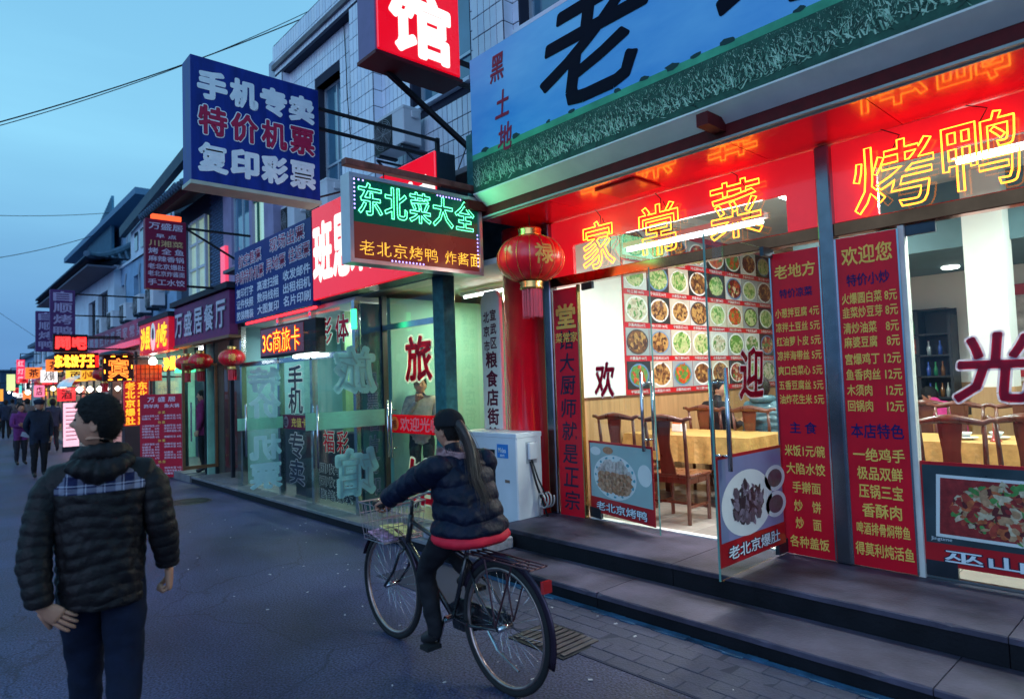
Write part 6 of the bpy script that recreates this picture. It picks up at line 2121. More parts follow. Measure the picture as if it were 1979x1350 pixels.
def figure(label, loc, rz, J, mats, hyaw=0, hpitch=0, h=1.0, puff=1.0, hands=None, hair='short', coatz=None, rad=None, handcurl=.4, hn=500, skip_legs=False, group=None, hs=1.0):
    t = thing('person', label, 'person', (0, 0, 0), group=group)
    names = list(J.keys())
    me = bpy.data.meshes.new('body')
    bm = bmesh.new()
    sk = bm.verts.layers.skin.verify()
    bv = {}
    Rd = dict(RAD); Rd.update(rad or {})
    for k in names:
        v = bm.verts.new(J[k]*1.0)
        bv[k] = v
        r_ = Rd.get(k) or Rd.get(k[:2])
        q = puff if k[:2] in ('pe', 'wa', 'ch', 'sh', 'el') else 1.0
        v[sk].radius = (r_[0]*h*q, r_[1]*h*q)
        if k == 'pel':
            v[sk].use_root = True
    for a, b, _ in BONES:
        if a in bv and b in bv:
            bm.edges.new((bv[a], bv[b]))
    bm.to_mesh(me); bm.free()
    ob = bpy.data.objects.new('tmp', me)
    col.objects.link(ob)
    ob.modifiers.new('s', 'SKIN')
    ss = ob.modifiers.new('u', 'SUBSURF'); ss.levels = 3 if hn > 1000 else 2; ss.render_levels = ss.levels
    bpy.context.view_layer.update()
    m2 = bpy.data.meshes.new_from_object(ob.evaluated_get(bpy.context.evaluated_depsgraph_get()))
    mb = MB()
    vs = []
    for v in m2.vertices:
        q_ = v.co.copy()
        if q_.z < J['pel'].z+.05:
            q_ += mnoise.noise_vector(Vector((q_.x*9, q_.y*9, q_.z*17)))*.0075+mnoise.noise_vector(Vector((q_.x*20, q_.y*20, q_.z*38)))*.0035
        vs.append(tuple(q_))
    segs = [(J[a], J[b], mi, a, b) for a, b, mi in BONES if a in J and b in J]
    mis = []
    for p in m2.polygons:
        c = p.center
        best, bm_ = 9, 0
        for (a, b, mi, ka, kb) in segs:
            ab = b-a
            tt = max(0, min(1, (c-a).dot(ab)/max(ab.length_squared, 1e-9)))
            d_ = (c-(a+ab*tt)).length
            if mi == 0 and kb in ('che', 'wai', 'nb'):
                d_ -= .05*h
            if d_ < best:
                best, bm_ = d_, mi
        if coatz and bm_ == 1 and c.z > coatz:
            bm_ = 0
        mis.append(bm_)
    mb.v += vs
    mb.f += [tuple(p.vertices) for p in m2.polygons]
    mb.m += mis
    bpy.data.objects.remove(ob)
    hv, hf = head_geo(J['hc'], hyaw, hpitch, h*hs)
    mb.add(hv, hf, 2)
    for sd_, w_, e_ in ((-1, 'wrL', 'elL'), (1, 'wrR', 'elR')):
        if w_ not in J:
            continue
        hd = (hands or {}).get(w_)
        if hd:
            hand_geo(mb, J[w_], hd[0], hd[1], hd[2], hd[3], h, 2)
        else:
            d_ = (J[w_]-J[e_]).normalized()
            hand_geo(mb, J[w_], d_+V(0, .1, -.2), V(-sd_*.9, -.1, 0), sd_, handcurl, h*.95, 2)
    body = mb.build('body', mats, t, smooth=True)
    if hair:
        hb = MB()
        hair_geo(hb, J['hc'], hyaw, hpitch, h*hs, hair, hn)
        hb.build('hair', HAIR, t, smooth=True)
    fb = MB()
    for sx in (-.031, .031):
        x, y, z = sx*h*hs, .0835*h*hs, .016*h*hs
        y_, z_ = rot2(y, z, hpitch); x_, y_ = rot2(x, y_, hyaw)
        fb.lathe([(.001, -.006*h), (.007*h, -.003*h), (.009*h, 0), (.007*h, .003*h), (.001, .006*h)], (J['hc'].x+x_, J['hc'].y+y_, J['hc'].z+z_), 10)
    fb.build('eyes', EYE, t, smooth=True)
    t.location = loc
    t.rotation_euler = (0, 0, rz)
    return t
def addp(t, mb, name, mats, **k):
    """add a child modelled in the local frame of a placed thing"""
    o = mb.build(name, mats, None, **k)
    o.parent = t
    return o
from mathutils import noise as mnoise
def wrinkle(mb, amp, sc):
    for i, v in enumerate(mb.v):
        q = Vector(v)
        d = mnoise.noise_vector(q*sc)*amp+mnoise.noise_vector(q*sc*2.7)*amp*.45
        mb.v[i] = (q.x+d.x, q.y+d.y, q.z+d.z)
    return mb
def interp(pts, n):
    """Catmull-Rom through tuples"""
    out_ = []
    L = len(pts)
    for i in range(n+1):
        u = i/n*(L-1)
        k = min(int(u), L-2)
        f = u-k
        p0, p1, p2, p3 = pts[max(k-1, 0)], pts[k], pts[k+1], pts[min(k+2, L-1)]
        out_.append(tuple(.5*((2*b)+(-a+c)*f+(2*a-5*b+4*c-d)*f*f+(-a+3*b-3*c+d)*f**3) for a, b, c, d in zip(p0, p1, p2, p3)))
    return out_
def quilt_torso(rings, rows=90, n=80, band=.055, cellw=.085, amp=.012, mat_of=None, cap=True):
    """rings: (cx, cy, z, rx, ry); padded surface with stitched bands"""
    mb = MB()
    rr = interp(rings, rows)
    vs = []
    for (cx, cy, z, rx, ry) in rr:
        for j in range(n):
            a = 2*math.pi*j/n
            ca, sa = math.cos(a), math.sin(a)
            e = .82
            x = abs(ca)**e*(1 if ca >= 0 else -1)
            y = abs(sa)**e*(1 if sa >= 0 else -1)
            arc = a*(rx+ry)/2
            wv = z+.012*math.sin(a*3+z*9)+.010*mnoise.noise(Vector((math.cos(a)*2, math.sin(a)*2, z*6)))
            p = abs(math.sin(math.pi*wv/band))**.55
            q = abs(math.sin(math.pi*arc/cellw))**.42 if cellw else 1
            wr = (.0022*math.sin(a*9+z*40)+.0015*math.sin(a*17-z*70))*min(1, amp/.01)
            d = amp*(p*q-.5)+wr
            vs.append((cx+x*(rx+d), cy+y*(ry+d), z))
    fs, mi = [], []
    for i in range(rows):
        for j in range(n):
            fs.append((i*n+j, i*n+(j+1) % n, (i+1)*n+(j+1) % n, (i+1)*n+j))
            mi.append(mat_of(vs[i*n+j]) if mat_of else 0)
    k = len(mb.v)
    mb.v += vs; mb.f += fs; mb.m += mi
    mb.f.append(tuple(range(n))[::-1]); mb.m.append(0)
    mb.f.append(tuple(rows*n+j for j in range(n))); mb.m.append(0)
    return mb
def quilt_arm(mb, pts, rows=60, n=26, band=.06, amp=.008, mi=0, flat=1.0):
    pp = interp(pts, rows)
    L = [0]
    for a, b in zip(pp, pp[1:]):
        L.append(L[-1]+math.dist(a[:3], b[:3]))
    rs = [p[3]+amp*(abs(math.sin(math.pi*l/band))**.55-.5) for p, l in zip(pp, L)]
    mb.tube([p[:3] for p in pp], rs, n, mi=mi, flat=flat)
    return mb

# ---------------------------------------------------------------- the walking man
JK = M('quilted_black_nylon', (.013, .010, .011), .5, 0, .4, 9, bump=.5, bscale=24, spec=.22)
def plaid():
    mt = M('navy_white_plaid', (.03, .04, .12), .8, 0, .1)
    t_ = mt.node_tree
    b = t_.nodes['Principled BSDF']
    tcn = [n for n in t_.nodes if n.type == 'TEX_COORD'][0]
    sp = t_.nodes.new('ShaderNodeSeparateXYZ')
    t_.links.new(tcn.outputs['Object'], sp.inputs[0])
    prev = None
    def stripes(sock, freq, wd, ph=0):
        m1 = t_.nodes.new('ShaderNodeMath'); m1.operation = 'MULTIPLY_ADD'; m1.inputs[1].default_value = freq; m1.inputs[2].default_value = ph
        t_.links.new(sock, m1.inputs[0])
        m2 = t_.nodes.new('ShaderNodeMath'); m2.operation = 'FRACT'
        t_.links.new(m1.outputs[0], m2.inputs[0])
        m3 = t_.nodes.new('ShaderNodeMath'); m3.operation = 'LESS_THAN'; m3.inputs[1].default_value = wd
        t_.links.new(m2.outputs[0], m3.inputs[0])
        return m3.outputs[0]
    tot = None
    for sock, f, wd, ph, wt in ((sp.outputs[0], 14, .3, .1, .3), (sp.outputs[2], 14, .3, .4, .3), (sp.outputs[0], 14, .06, .7, .6), (sp.outputs[2], 14, .07, .0, .6)):
        s_ = stripes(sock, f, wd, ph)
        mm = t_.nodes.new('ShaderNodeMath'); mm.operation = 'MULTIPLY_ADD'; mm.inputs[1].default_value = wt
        t_.links.new(s_, mm.inputs[0])
        if tot is None:
            mm.inputs[2].default_value = 0
        else:
            t_.links.new(tot, mm.inputs[2])
        tot = mm.outputs[0]
    cr_ = t_.nodes.new('ShaderNodeValToRGB')
    cr_.color_ramp.elements[0].color = (.012, .015, .06, 1)
    cr_.color_ramp.elements[1].color = (.4, .4, .5, 1)
    t_.links.new(tot, cr_.inputs[0])
    t_.links.new(cr_.outputs[0], b.inputs['Base Color'])
    return mt
PLAID = plaid()
JEAN = cloth('dark_jeans', (.007, .011, .028), .9)
JM = stand(1.0, pel=(0, 0, .90), wai=(0, 0, 1.04), che=(0, .0, 1.24), nb=(0, .0, 1.39), hc=(-.012, .02, 1.555),
           shL=(-.17, 0, 1.31), elL=(-.235, -.06, 1.04), wrL=(-.215, -.11, .80), shR=(.175, 0, 1.32), elR=(.24, -.03, 1.07), wrR=(.27, .04, .845),
           hiL=(-.09, 0, .86), knL=(-.075, .12, .49), anL=(-.07, .12, .1), toL=(-.08, .27, .05),
           hiR=(.085, 0, .86), knR=(.09, -.02, .47), anR=(.085, -.22, .16), toR=(.09, -.12, .03))
man = figure('man in a black quilted jacket with plaid yoke walking away, head turned left', (-3.5, .61, 0), 1.32, JM, [JK, JEAN, SKIN, SHOE], hyaw=1.3, hpitch=.02, h=1.0,
             rad=dict(hi=(.105, .115), kn=(.078, .082), an=(.055, .055), pel=(.15, .13), nb=(.062, .062)),
             hands={'wrL': (V(.72, -.05, -.6), V(.2, 1, 0), -1, .12), 'wrR': (V(.02, .05, -1), V(-1, .1, 0), 1, .95)}, hn=2600)
tor = quilt_torso([(0, 0, .745, .155, .130), (0, 0, .77, .168, .14), (0, .0, .90, .172, .145), (0, 0, 1.05, .176, .142), (0, 0, 1.2, .190, .142), (0, 0, 1.29, .185, .13), (0, 0, 1.35, .14, .11), (0, .005, 1.41, .08, .08)],
                  rows=150, n=120, band=.052, cellw=.088, amp=.0075, mat_of=lambda v: 1 if v[2] > 1.252 else 0)
for sd_, pts in ((-1, [(-.15, 0, 1.30, .045), (-.185, -.005, 1.275, .068), (-.212, -.03, 1.18, .068), (-.235, -.06, 1.04, .064), (-.235, -.085, .93, .060), (-.22, -.108, .83, .053), (-.217, -.11, .80, .042)]),
                 (1, [(.155, 0, 1.305, .045), (.19, -.005, 1.28, .068), (.216, -.02, 1.2, .067), (.24, -.03, 1.07, .063), (.256, .0, .97, .058), (.266, .035, .885, .052), (.269, .04, .86, .042)])):
    quilt_arm(tor, pts, rows=110, n=36, band=.050, amp=.0055)
wrinkle(tor, .007, 9)
jk = addp(man, tor, 'jacket', [JK, PLAID], smooth=True)
# hood lying round the neck, padded
hd_ = MB()
ring = []
for k in range(56):
    a = 2*math.pi*k/56
    x, y = math.sin(a), math.cos(a)
    ring.append((x*.088, y*.075-.005, 1.40+.022*max(0, -y)+.012*x))
hd_.tube(ring, [.034+.010*max(0, -math.cos(2*math.pi*k/56))+.003*math.sin(k*1.9) for k in range(56)], 18, closed=True)
back = interp([(-.11, -.06, 1.385, .026), (-.075, -.10, 1.365, .046), (0, -.112, 1.345, .056), (.075, -.10, 1.365, .046), (.112, -.055, 1.40, .028)], 40)
hd_.tube([p[:3] for p in back], [p[3]+.003*math.sin(i*1.3) for i, p in enumerate(back)], 20)
wrinkle(hd_, .010, 11)
addp(man, hd_, 'hood', JK, smooth=True)
ln = MB().tube([(-.06+.012*k, .055+.0*k, 1.462-.004*abs(k-5)) for k in range(11)], .012, 8)
addp(man, ln, 'shirt_collar', PLAID, smooth=True)

# ---------------------------------------------------------------- bicycle and rider
bike = thing('bicycle', 'old black bicycle with front basket and rear rack ridden past the step', 'bicycle')
RUB = M('rubber', (.02, .02, .022), .8)
RIM = M('worn_rim', (.45, .33, .3), .3, .9, .3, 20)
FRP = M('black_enamel', (.015, .015, .02), .25, 0, .3, 10, coat=.4)
def wheel(y, z=.345, r_=.335):
    w_ = MB().tube([(0, y+r_*math.sin(a*math.pi/32), z+r_*math.cos(a*math.pi/32)) for a in range(64)], .0185, 10, closed=True).build('wheel', RUB, bike, smooth=True)
    def sub(mb, nm, mt, kd=None):
        o = mb.build(nm, mt, None, smooth=True)
        o.parent = w_
        if kd: o['kind'] = kd
    sub(MB().tube([(0, y+(r_-.024)*math.sin(a*math.pi/32), z+(r_-.024)*math.cos(a*math.pi/32)) for a in range(64)], .012, 8, closed=True), 'rim', RIM)
    sub(MB().cyl((-.05, y, z), (.05, y, z), .017, 12), 'hub', STEEL)
    sp = MB()
    for k in range(32):
        a = k/32*6.283
        sx = .024 if k % 2 else -.024
        a2 = a+(.55 if (k//2) % 2 else -.55)
        sp.tube([(sx, y+.02*math.sin(a2), z+.02*math.cos(a2)), (0, y+(r_-.03)*math.sin(a), z+(r_-.03)*math.cos(a))], .0013, 4)
    sub(sp, 'spokes', STEEL, 'stuff')
    return w_
wheel(.575); wheel(-.575)
def bt(pts, r_, name='frame_tube', mt=FRP, n=10):
    return MB().tube(pts, r_, n).build(name, mt, bike, smooth=True)
BBp = (0, -.11, .29)
fr = MB()
fr.tube([BBp, (0, -.265, .70)], .015, 10).tube([(0, -.25, .66), (0, .33, .80)], .014, 10).tube([BBp, (0, .36, .66)], .016, 10)
fr.tube([(0, .315, .84), (0, .365, .63)], .019, 10)
for s_ in (-.055, .055):
    fr.tube([(0, -.13, .29), (s_, -.35, .31), (s_, -.575, .345)], .009, 8).tube([(0, -.255, .665), (s_, -.42, .5), (s_, -.575, .345)], .008, 8)
fr.build('frame', FRP, bike, smooth=True)
fk = MB()
for s_ in (-.055, .055):
    fk.tube([(0, .365, .635), (s_, .385, .59), (s_, .46, .46), (s_, .575, .345)], .010, 8)
fk.tube([(0, .315, .84), (0, .30, .93)], .012, 8)
fk.build('fork', FRP, bike, smooth=True)
MB().tube([(-.29, .20, .955), (-.27, .31, .96), (-.16, .36, .955), (0, .325, .94), (.16, .36, .955), (.27, .31, .96), (.29, .20, .955)], .011, 8).build('handlebar', STEEL, bike, smooth=True)
for s_ in (-1, 1):
    MB().tube([(s_*.292, .17, .955), (s_*.288, .28, .957)], .016, 10).build('grip', RUB, bike, smooth=True)
    MB().tube([(s_*.25, .32, .945), (s_*.27, .25, .925), (s_*.28, .19, .925)], .005, 6).build('brake_lever', STEEL, bike, smooth=True)
MB().tube([(0, -.27, .69), (0, -.285, .78)], .012, 8).build('seat_post', STEEL, bike)
sd = MB()
sv = interp([(0, -.42, .80, .07, .03), (0, -.36, .815, .105, .035), (0, -.28, .815, .085, .03), (0, -.2, .81, .04, .024), (0, -.12, .80, .02, .015)], 14)
for (x, y, z, a, b) in sv:
    for j in range(14):
        an = j/14*6.283
        sd.v.append((x+a*math.cos(an), y, z+b*math.sin(an)))
for i in range(14):
    for j in range(14):
        sd.f.append((i*14+j, i*14+(j+1) % 14, (i+1)*14+(j+1) % 14, (i+1)*14+j)); sd.m.append(0)
sd.build('saddle', RUB, bike, smooth=True)
for y0, a0, a1 in ((.575, -1.15, 1.15), (-.575, -1.9, 1.15)):
    pts = []
    for k in range(25):
        a = a0+(a1-a0)*k/24
        pts.append((0, y0+.368*math.sin(a), .345+.368*math.cos(a)))
    f_ = MB().tube(pts, .026, 8, flat=.35)
    f_.build('mudguard', M('mudguard_paint', (.05, .03, .05), .2, .6, .2), bike, smooth=True)
# cranks, chain guard, pedals
MB().tube([(-.06, -.11, .29), (.06, -.11, .29)], .02, 12).build('bottom_bracket', STEEL, bike)
MB().tube([(.052+.0*a, -.11+.085*math.sin(a*.2618), .29+.085*math.cos(a*.2618)) for a in range(24)], .005, 6, closed=True).build('chainring', STEEL, bike)
MB().prism([(-.575, .33), (-.575, .40), (-.11, .39), (-.01, .33), (-.05, .2), (-.15, .2)], (.05, 0, 0), SX, FZ, .008).build('chain_guard', FRP, bike)
ca = 2.75
pl = V(-.075, -.11+.165*math.sin(ca), .29+.165*math.cos(ca))
pr = V(.075, -.11-.165*math.sin(ca), .29-.165*math.cos(ca))
for p in (pl, pr):
    MB().bar((p.x*.9, -.11, .29), (p.x*.9, p.y, p.z), .02, .01).build('crank', STEEL, bike)
    MB().box(p.x+(-.1 if p.x < 0 else 0), p.x+(0 if p.x < 0 else .1), p.y-.04, p.y+.04, p.z-.012, p.z+.012).build('pedal', RUB, bike)
rk = MB()
for s_ in (-.06, -.02, .02, .06):
    rk.tube([(s_, -.33, .715), (s_, -.86, .715)], .005, 6)
for y in (-.35, -.55, -.7, -.85):
    rk.tube([(-.065, y, .71), (.065, y, .71)], .005, 6)
for s_ in (-.065, .065):
    rk.tube([(s_, -.72, .71), (s_, -.575, .36)], .006, 6).tube([(s_, -.5, .71), (s_, -.575, .36)], .005, 6)
rk.build('rear_rack', M('rack_paint', (.12, .05, .06), .3, .7, .3), bike)
MB().box(-.03, .03, -.92, -.90, .60, .66).build('reflector', M('red_reflector', (.5, .02, .02), .15, coat=1), bike)
MB().tube([(-.07, -.52, .33), (-.09, -.62, .26), (-.09, -.78, .2)], .008, 6).build('kickstand', STEEL, bike)
bk_ = MB()
def brect(z, w_, y0, y1): return [(-w_, y0, z), (w_, y0, z), (w_, y1, z), (-w_, y1, z)]
for z, w_, y0, y1, r_ in ((.90, .17, .40, .70, .006), (.83, .165, .405, .69, .003), (.76, .155, .41, .68, .003), (.69, .15, .415, .67, .003), (.66, .145, .42, .665, .005)):
    bk_.tube(brect(z, w_, y0, y1), r_, 5, closed=True)
for k in range(9):
    f = k/8
    bk_.tube([(-.17+.34*f, .70, .90), (-.145+.29*f, .665, .66)], .0022, 4).tube([(-.17+.34*f, .40, .90), (-.145+.29*f, .42, .66), (-.145+.29*f, .665, .66)], .0022, 4)
for k in range(7):
    f = k/6
    bk_.tube([(-.17, .40+.3*f, .90), (-.145, .42+.245*f, .66), (.145, .42+.245*f, .66), (.17, .40+.3*f, .90)], .0022, 4)
bk_.build('basket', M('basket_wire', (.35, .3, .33), .35, .8), bike)
bike.location = (-3.32, 2.36, 0)
bike.rotation_euler = (0, 0, math.pi/2)
fl = MB()
fl.obox((-.01, .55, .69), (.24, 0, .02), (0, .2, .05), (-.001, 0, .004), 0)
fl.obox((.03, .52, .71), (.2, .03, -.02), (-.02, .17, .05), (0, 0, .003), 1)
fo = fl.build('magazine', [M('magazine_pink', (.6, .3, .45), .4, 0, .9, 25), M('magazine_yellow', (.65, .5, .2), .4, 0, .9, 25)])
fo.location = bike.location; fo.rotation_euler = bike.rotation_euler
tag(fo, 'colourful printed flyers lying in the bicycle basket', 'flyers')
NVY = M('navy_nylon', (.004, .007, .022), .5, 0, .4, 9, bump=.5, bscale=24, spec=.22)
BLKP = cloth('black_trousers', (.012, .012, .016), .75)
JR = dict(pel=V(0, -.285, .90), wai=V(0, -.275, 1.0), che=V(0, -.215, 1.13), nb=V(0, -.175, 1.24), hc=V(0, -.115, 1.40),
          shL=V(-.155, -.235, 1.20), elL=V(-.235, .0, 1.075), wrL=V(-.275, .165, .985), shR=V(.155, -.235, 1.20), elR=V(.235, .0, 1.075), wrR=V(.275, .165, .985),
          hiL=V(-.09, -.25, .86), knL=V(-.1, .03, .56), anL=V(-.1, -.075, .20), toL=V(-.11, .06, .155),
          hiR=V(.09, -.25, .86), knR=V(.1, .13, .70), anR=V(.1, -.17, .50), toR=V(.1, -.04, .46))
rider = figure('cyclist in a dark navy puffer jacket with long ponytail riding away', (-3.32, 2.36, 0), math.pi/2, JR, [NVY, BLKP, SKIN, SHOE], hyaw=.25, hpitch=-.1, h=.93,
               puff=1.0, hair='short', hn=1500, rad=dict(hi=(.10, .105), kn=(.072, .072), nb=(.06, .06), che=(.14, .11), wai=(.13, .11)),
               hands={'wrL': (V(.02, .9, -.35), V(.1, -.3, -.9), -1, .8), 'wrR': (V(-.02, .9, -.35), V(-.1, -.3, -.9), 1, .8)})
tor = quilt_torso([(0, -.29, .80, .195, .175), (0, -.295, .84, .215, .19), (0, -.29, .92, .20, .175), (0, -.265, 1.02, .19, .16), (0, -.23, 1.12, .19, .15), (0, -.205, 1.2, .17, .13), (0, -.185, 1.25, .10, .095), (0, -.175, 1.27, .06, .06)],
                  rows=110, n=90, band=.10, cellw=0, amp=.02)
for s_ in (-1, 1):
    quilt_arm(tor, [(s_*.11, -.24, 1.23, .05), (s_*.17, -.225, 1.19, .082), (s_*.205, -.12, 1.14, .074), (s_*.235, .0, 1.08, .066), (s_*.26, .09, 1.03, .058), (s_*.272, .145, .995, .046)], rows=80, n=30, band=.09, amp=.013)
wrinkle(tor, .011, 8)
addp(rider, tor, 'jacket', NVY, smooth=True)
red = quilt_torso([(0, -.30, .765, .195, .17), (0, -.30, .785, .218, .195), (0, -.30, .81, .22, .195), (0, -.295, .835, .20, .18)], rows=20, n=80, band=.3, cellw=0, amp=.01)
addp(rider, red, 'shirt_hem', M('bright_red_cloth', (.75, .02, .045), .6, 0, .15, 10), smooth=True)
fur = MB()
rnd = random.Random(5)
for k in range(1500):
    a = rnd.uniform(0, 6.283)
    cx, cy, cz = .095*math.sin(a), -.185+.085*math.cos(a)-.0, 1.262+.03*rnd.random()-.035*max(0, -math.cos(a))
    d = V(math.sin(a)*.8+rnd.uniform(-.5, .5), math.cos(a)*.8+rnd.uniform(-.5, .5), rnd.uniform(-.4, .8)).normalized()*rnd.uniform(.025, .055)
    p = V(cx, cy, cz)
    s2 = d.cross(V(0, 0, 1)).normalized()*.0025
    fur.add([p-s2, p+s2, p+d], [(0, 1, 2)])
fr_ = [(.09*math.sin(a*.2244), -.185+.08*math.cos(a*.2244), 1.26-.02*max(0, -math.cos(a*.2244))) for a in range(28)]
fur.tube(fr_, .034, 10, closed=True)
o = addp(rider, fur, 'fur_collar', M('pink_fur', (.42, .24, .25), .9, 0, .3, 20))
pt = MB()
rnd = random.Random(8)
pp = interp([(0, -.21, 1.44, .03), (0, -.265, 1.39, .028), (.01, -.32, 1.28, .026), (-.01, -.37, 1.14, .020), (.012, -.40, 1.03, .010), (0, -.41, .96, .003)], 30)
pt.tube([p[:3] for p in pp], [p[3] for p in pp], 16)
for k in range(420):
    dx, dy = rnd.gauss(0, .026), rnd.gauss(0, .018)
    pt.tube([(p[0]+dx*(.4+i*.06), p[1]+dy*(.4+i*.06)-.003, p[2]-rnd.uniform(0, .01)) for i, p in enumerate(pp[::3])], .0016, 3)
addp(rider, pt, 'ponytail', M('brown_black_hair', (.03, .014, .012), .35, 0, .4, 20), smooth=True)
cp = MB()
hv = []
cc = JR['hc']
for i in range(10):
    th = i/9*1.5
    for j in range(28):
        ph = j/28*6.283
        hv.append((cc.x+.088*math.sin(th)*math.sin(ph), cc.y-.012+.108*math.sin(th)*math.cos(ph), cc.z+.02+.108*math.cos(th)))
cp.add(hv, [(i*28+j, (i+1)*28+j, (i+1)*28+(j+1) % 28, i*28+(j+1) % 28) for i in range(9) for j in range(28)])
addp(rider, cp, 'knit_cap', cloth('black_knit', (.01, .01, .013), .9), smooth=True)

# ---------------------------------------------------------------- behind glass and in the restaurant
GREYH = cloth('grey_hoodie', (.3, .27, .26), .8)
J = stand(.97, elL=(-.22, .05, 1.10), wrL=(-.03, .16, 1.12), elR=(.23, .06, 1.14), wrR=(.05, .13, 1.38), hc=(0, .03, 1.585))
p_ = figure('person with glasses in a grey hoodie standing behind the hostel door', (-6.98, 4.72, .13), -2.2, J, [GREYH, BLKP, SKIN, SHOE], hyaw=0, h=.97, puff=1.08, hair='short', hn=500,
            hands={'wrL': (V(1, .1, .0), V(0, -1, 0), -1, .4), 'wrR': (V(-.3, .3, .9), V(-.2, .3, .2), 1, .9)})
gl = MB()
for s_ in (-.033, .033):
    gl.tube([(s_+.024*math.cos(a*.5236), .03+.092, 1.585+.016+.018*math.sin(a*.5236)) for a in range(12)], .0025, 5, closed=True)
gl.tube([(-.01, .123, 1.6), (.01, .123, 1.6)], .0025, 5)
for v in range(len(gl.v)):
    gl.v[v] = tuple(q*.97 for q in gl.v[v])
addp(p_, gl, 'glasses', BLACK)
def sit(h=.95, seat=.46, **k):
    J = dict(pel=(0, 0, seat+.10), wai=(0, -.01, seat+.24), che=(0, .02, seat+.43), nb=(0, .03, seat+.59), hc=(0, .07, seat+.75),
             shL=(-.16, .02, seat+.54), elL=(-.2, .1, seat+.30), wrL=(-.1, .33, seat+.33), shR=(.16, .02, seat+.54), elR=(.2, .1, seat+.30), wrR=(.1, .33, seat+.33),
             hiL=(-.09, .03, seat+.08), knL=(-.11, .42, seat+.04), anL=(-.11, .40, .09), toL=(-.11, .55, .04),
             hiR=(.09, .03, seat+.08), knR=(.11, .42, seat+.04), anR=(.11, .40, .09), toR=(.11, .55, .04))
    J.update(k)
    return {a: Vector(b) for a, b in J.items()}
g1 = figure('seated guest in a black jacket seen from behind through the doors', (-4.30, 7.2, .28), -.3, sit(), [cloth('black_jacket', (.02, .02, .025), .6), BLKP, SKIN, SHOE], hyaw=-.9, h=.95, puff=1.15, hn=400)
TEAL = M('teal_puffer', (.05, .13, .17), .4, 0, .2, 10, bump=.2, coat=.2)
g2 = figure('seated guest in a teal blue puffer coat with raised hood', (-3.66, 7.15, .28), .2, sit(), [TEAL, BLKP, SKIN, SHOE], hyaw=.2, h=.95, puff=1.25, hn=200)
tor = quilt_torso([(0, .0, .48, .2, .17), (0, 0, .62, .22, .18), (0, .01, .8, .22, .17), (0, .02, .95, .2, .15), (0, .03, 1.04, .12, .1), (0, .03, 1.08, .1, .1)], rows=60, n=60, band=.075, cellw=0, amp=.016)
addp(g2, tor, 'coat', TEAL, smooth=True)
hdm = MB().tube([(.1*math.sin(a*.3142), .035+.1*math.cos(a*.3142), 1.09) for a in range(20)], .045, 12, closed=True)
addp(g2, hdm, 'hood', TEAL, smooth=True)
PINK = M('pink_jacket', (.7, .05, .25), .5, 0, .2, 10)
g3 = figure('woman in a bright pink jacket leaning over the farthest table', (-2.32, 9.25, .28), .9, sit(che=(0, .16, .82), nb=(0, .26, .93), hc=(0, .37, 1.03), shL=(-.15, .2, .89), shR=(.15, .2, .89), elL=(-.2, .38, .78), elR=(.2, .38, .78), wrL=(-.06, .48, .84), wrR=(.06, .48, .84)), [PINK, BLKP, SKIN, SHOE], hyaw=.6, hpitch=-.5, h=.92, puff=1.15, hair='long', hn=300)
g4 = figure('guest in black slumped at the table beyond the woman in pink', (-1.75, 9.3, .28), .1, sit(che=(0, .14, .84), nb=(0, .22, .95), hc=(0, .32, 1.06), shL=(-.15, .16, .91), shR=(.15, .16, .91)), [cloth('black_jacket', (.02, .02, .025), .6), BLKP, SKIN, SHOE], h=.92, puff=1.2, hn=200)
# people in the phone shop
figure('shop assistant with dark hair behind the phone shop counter', (-8.75, 5.05, .13), -2.9, stand(.95), [cloth('cream_sweater', (.45, .4, .33)), BLKP, SKIN, SHOE], h=.95, hair='long', hn=300)
figure('customer in dark clothes inside the phone shop near the open leaf', (-7.95, 5.0, .13), .6, stand(.95), [cloth('dark_teal_coat', (.02, .06, .07)), BLKP, SKIN, SHOE], h=.95, puff=1.1, hn=300)
# ---------------------------------------------------------------- people up the street
COAT = cloth('dark_navy_coat', (.012, .02, .04), .7)
cm = figure('man in a long dark coat and cap holding a folded paper behind him', (-17.0, 1.84, 0), -.35-1.1, stand(.96, wrR=(.12, -.1, .92), elR=(.235, -.08, 1.12)), [COAT, BLKP, SKIN, SHOE], hyaw=0, h=.96, puff=1.25, coatz=.72, hn=200,
            rad=dict(pel=(.19, .15), hi=(.11, .12)))
mbp = MB().obox((.12, -.17, .88), (.30, .03, .1), (.0, .012, 0), (-.03, 0, .09))
pp_ = mbp.build('folded_paper', M('paper_white', (.6, .6, .68), .6))
pp_.location = cm.location; pp_.rotation_euler = cm.rotation_euler
tag(pp_, 'folded white paper held by the man in the cap', 'paper')
cp = MB().lathe([(.085, -.02), (.10, .02), (.105, .055), (.06, .085), (.005, .09)], (0, .01, 1.585*.96+.035), 20, sy=1.15)
cp.obox((0, .115, 1.585*.96+.03), (.12, 0, 0), (0, .08, -.015), (0, 0, .008))
addp(cm, cp, 'cap', COAT, smooth=True)
figure('woman in a purple coat standing with folded arms up the street', (-20.6, 1.85, 0), -1.35, stand(.9, elL=(-.23, .06, 1.1), elR=(.23, .06, 1.1), wrL=(-.02, .17, 1.13), wrR=(.03, .18, 1.08)), [cloth('purple_coat', (.16, .03, .16)), cloth('dark_leggings', (.02, .02, .03)), SKIN, SHOE], h=.9, puff=1.25, hair='long', coatz=.62, hn=200)
lp = figure('person in dark clothes cut off by the left edge carrying a plastic bag', (-17.4, .98, 0), -1.2, stand(.97), [cloth('black_jacket', (.02, .02, .025), .6), BLKP, SKIN, SHOEW], h=.97, puff=1.15, hn=200)
bgm = MB().lathe([(.02, .0), (.11, .04), (.12, .2), (.06, .32), (.015, .42)], (.24, .1, .45), 12, sy=.5)
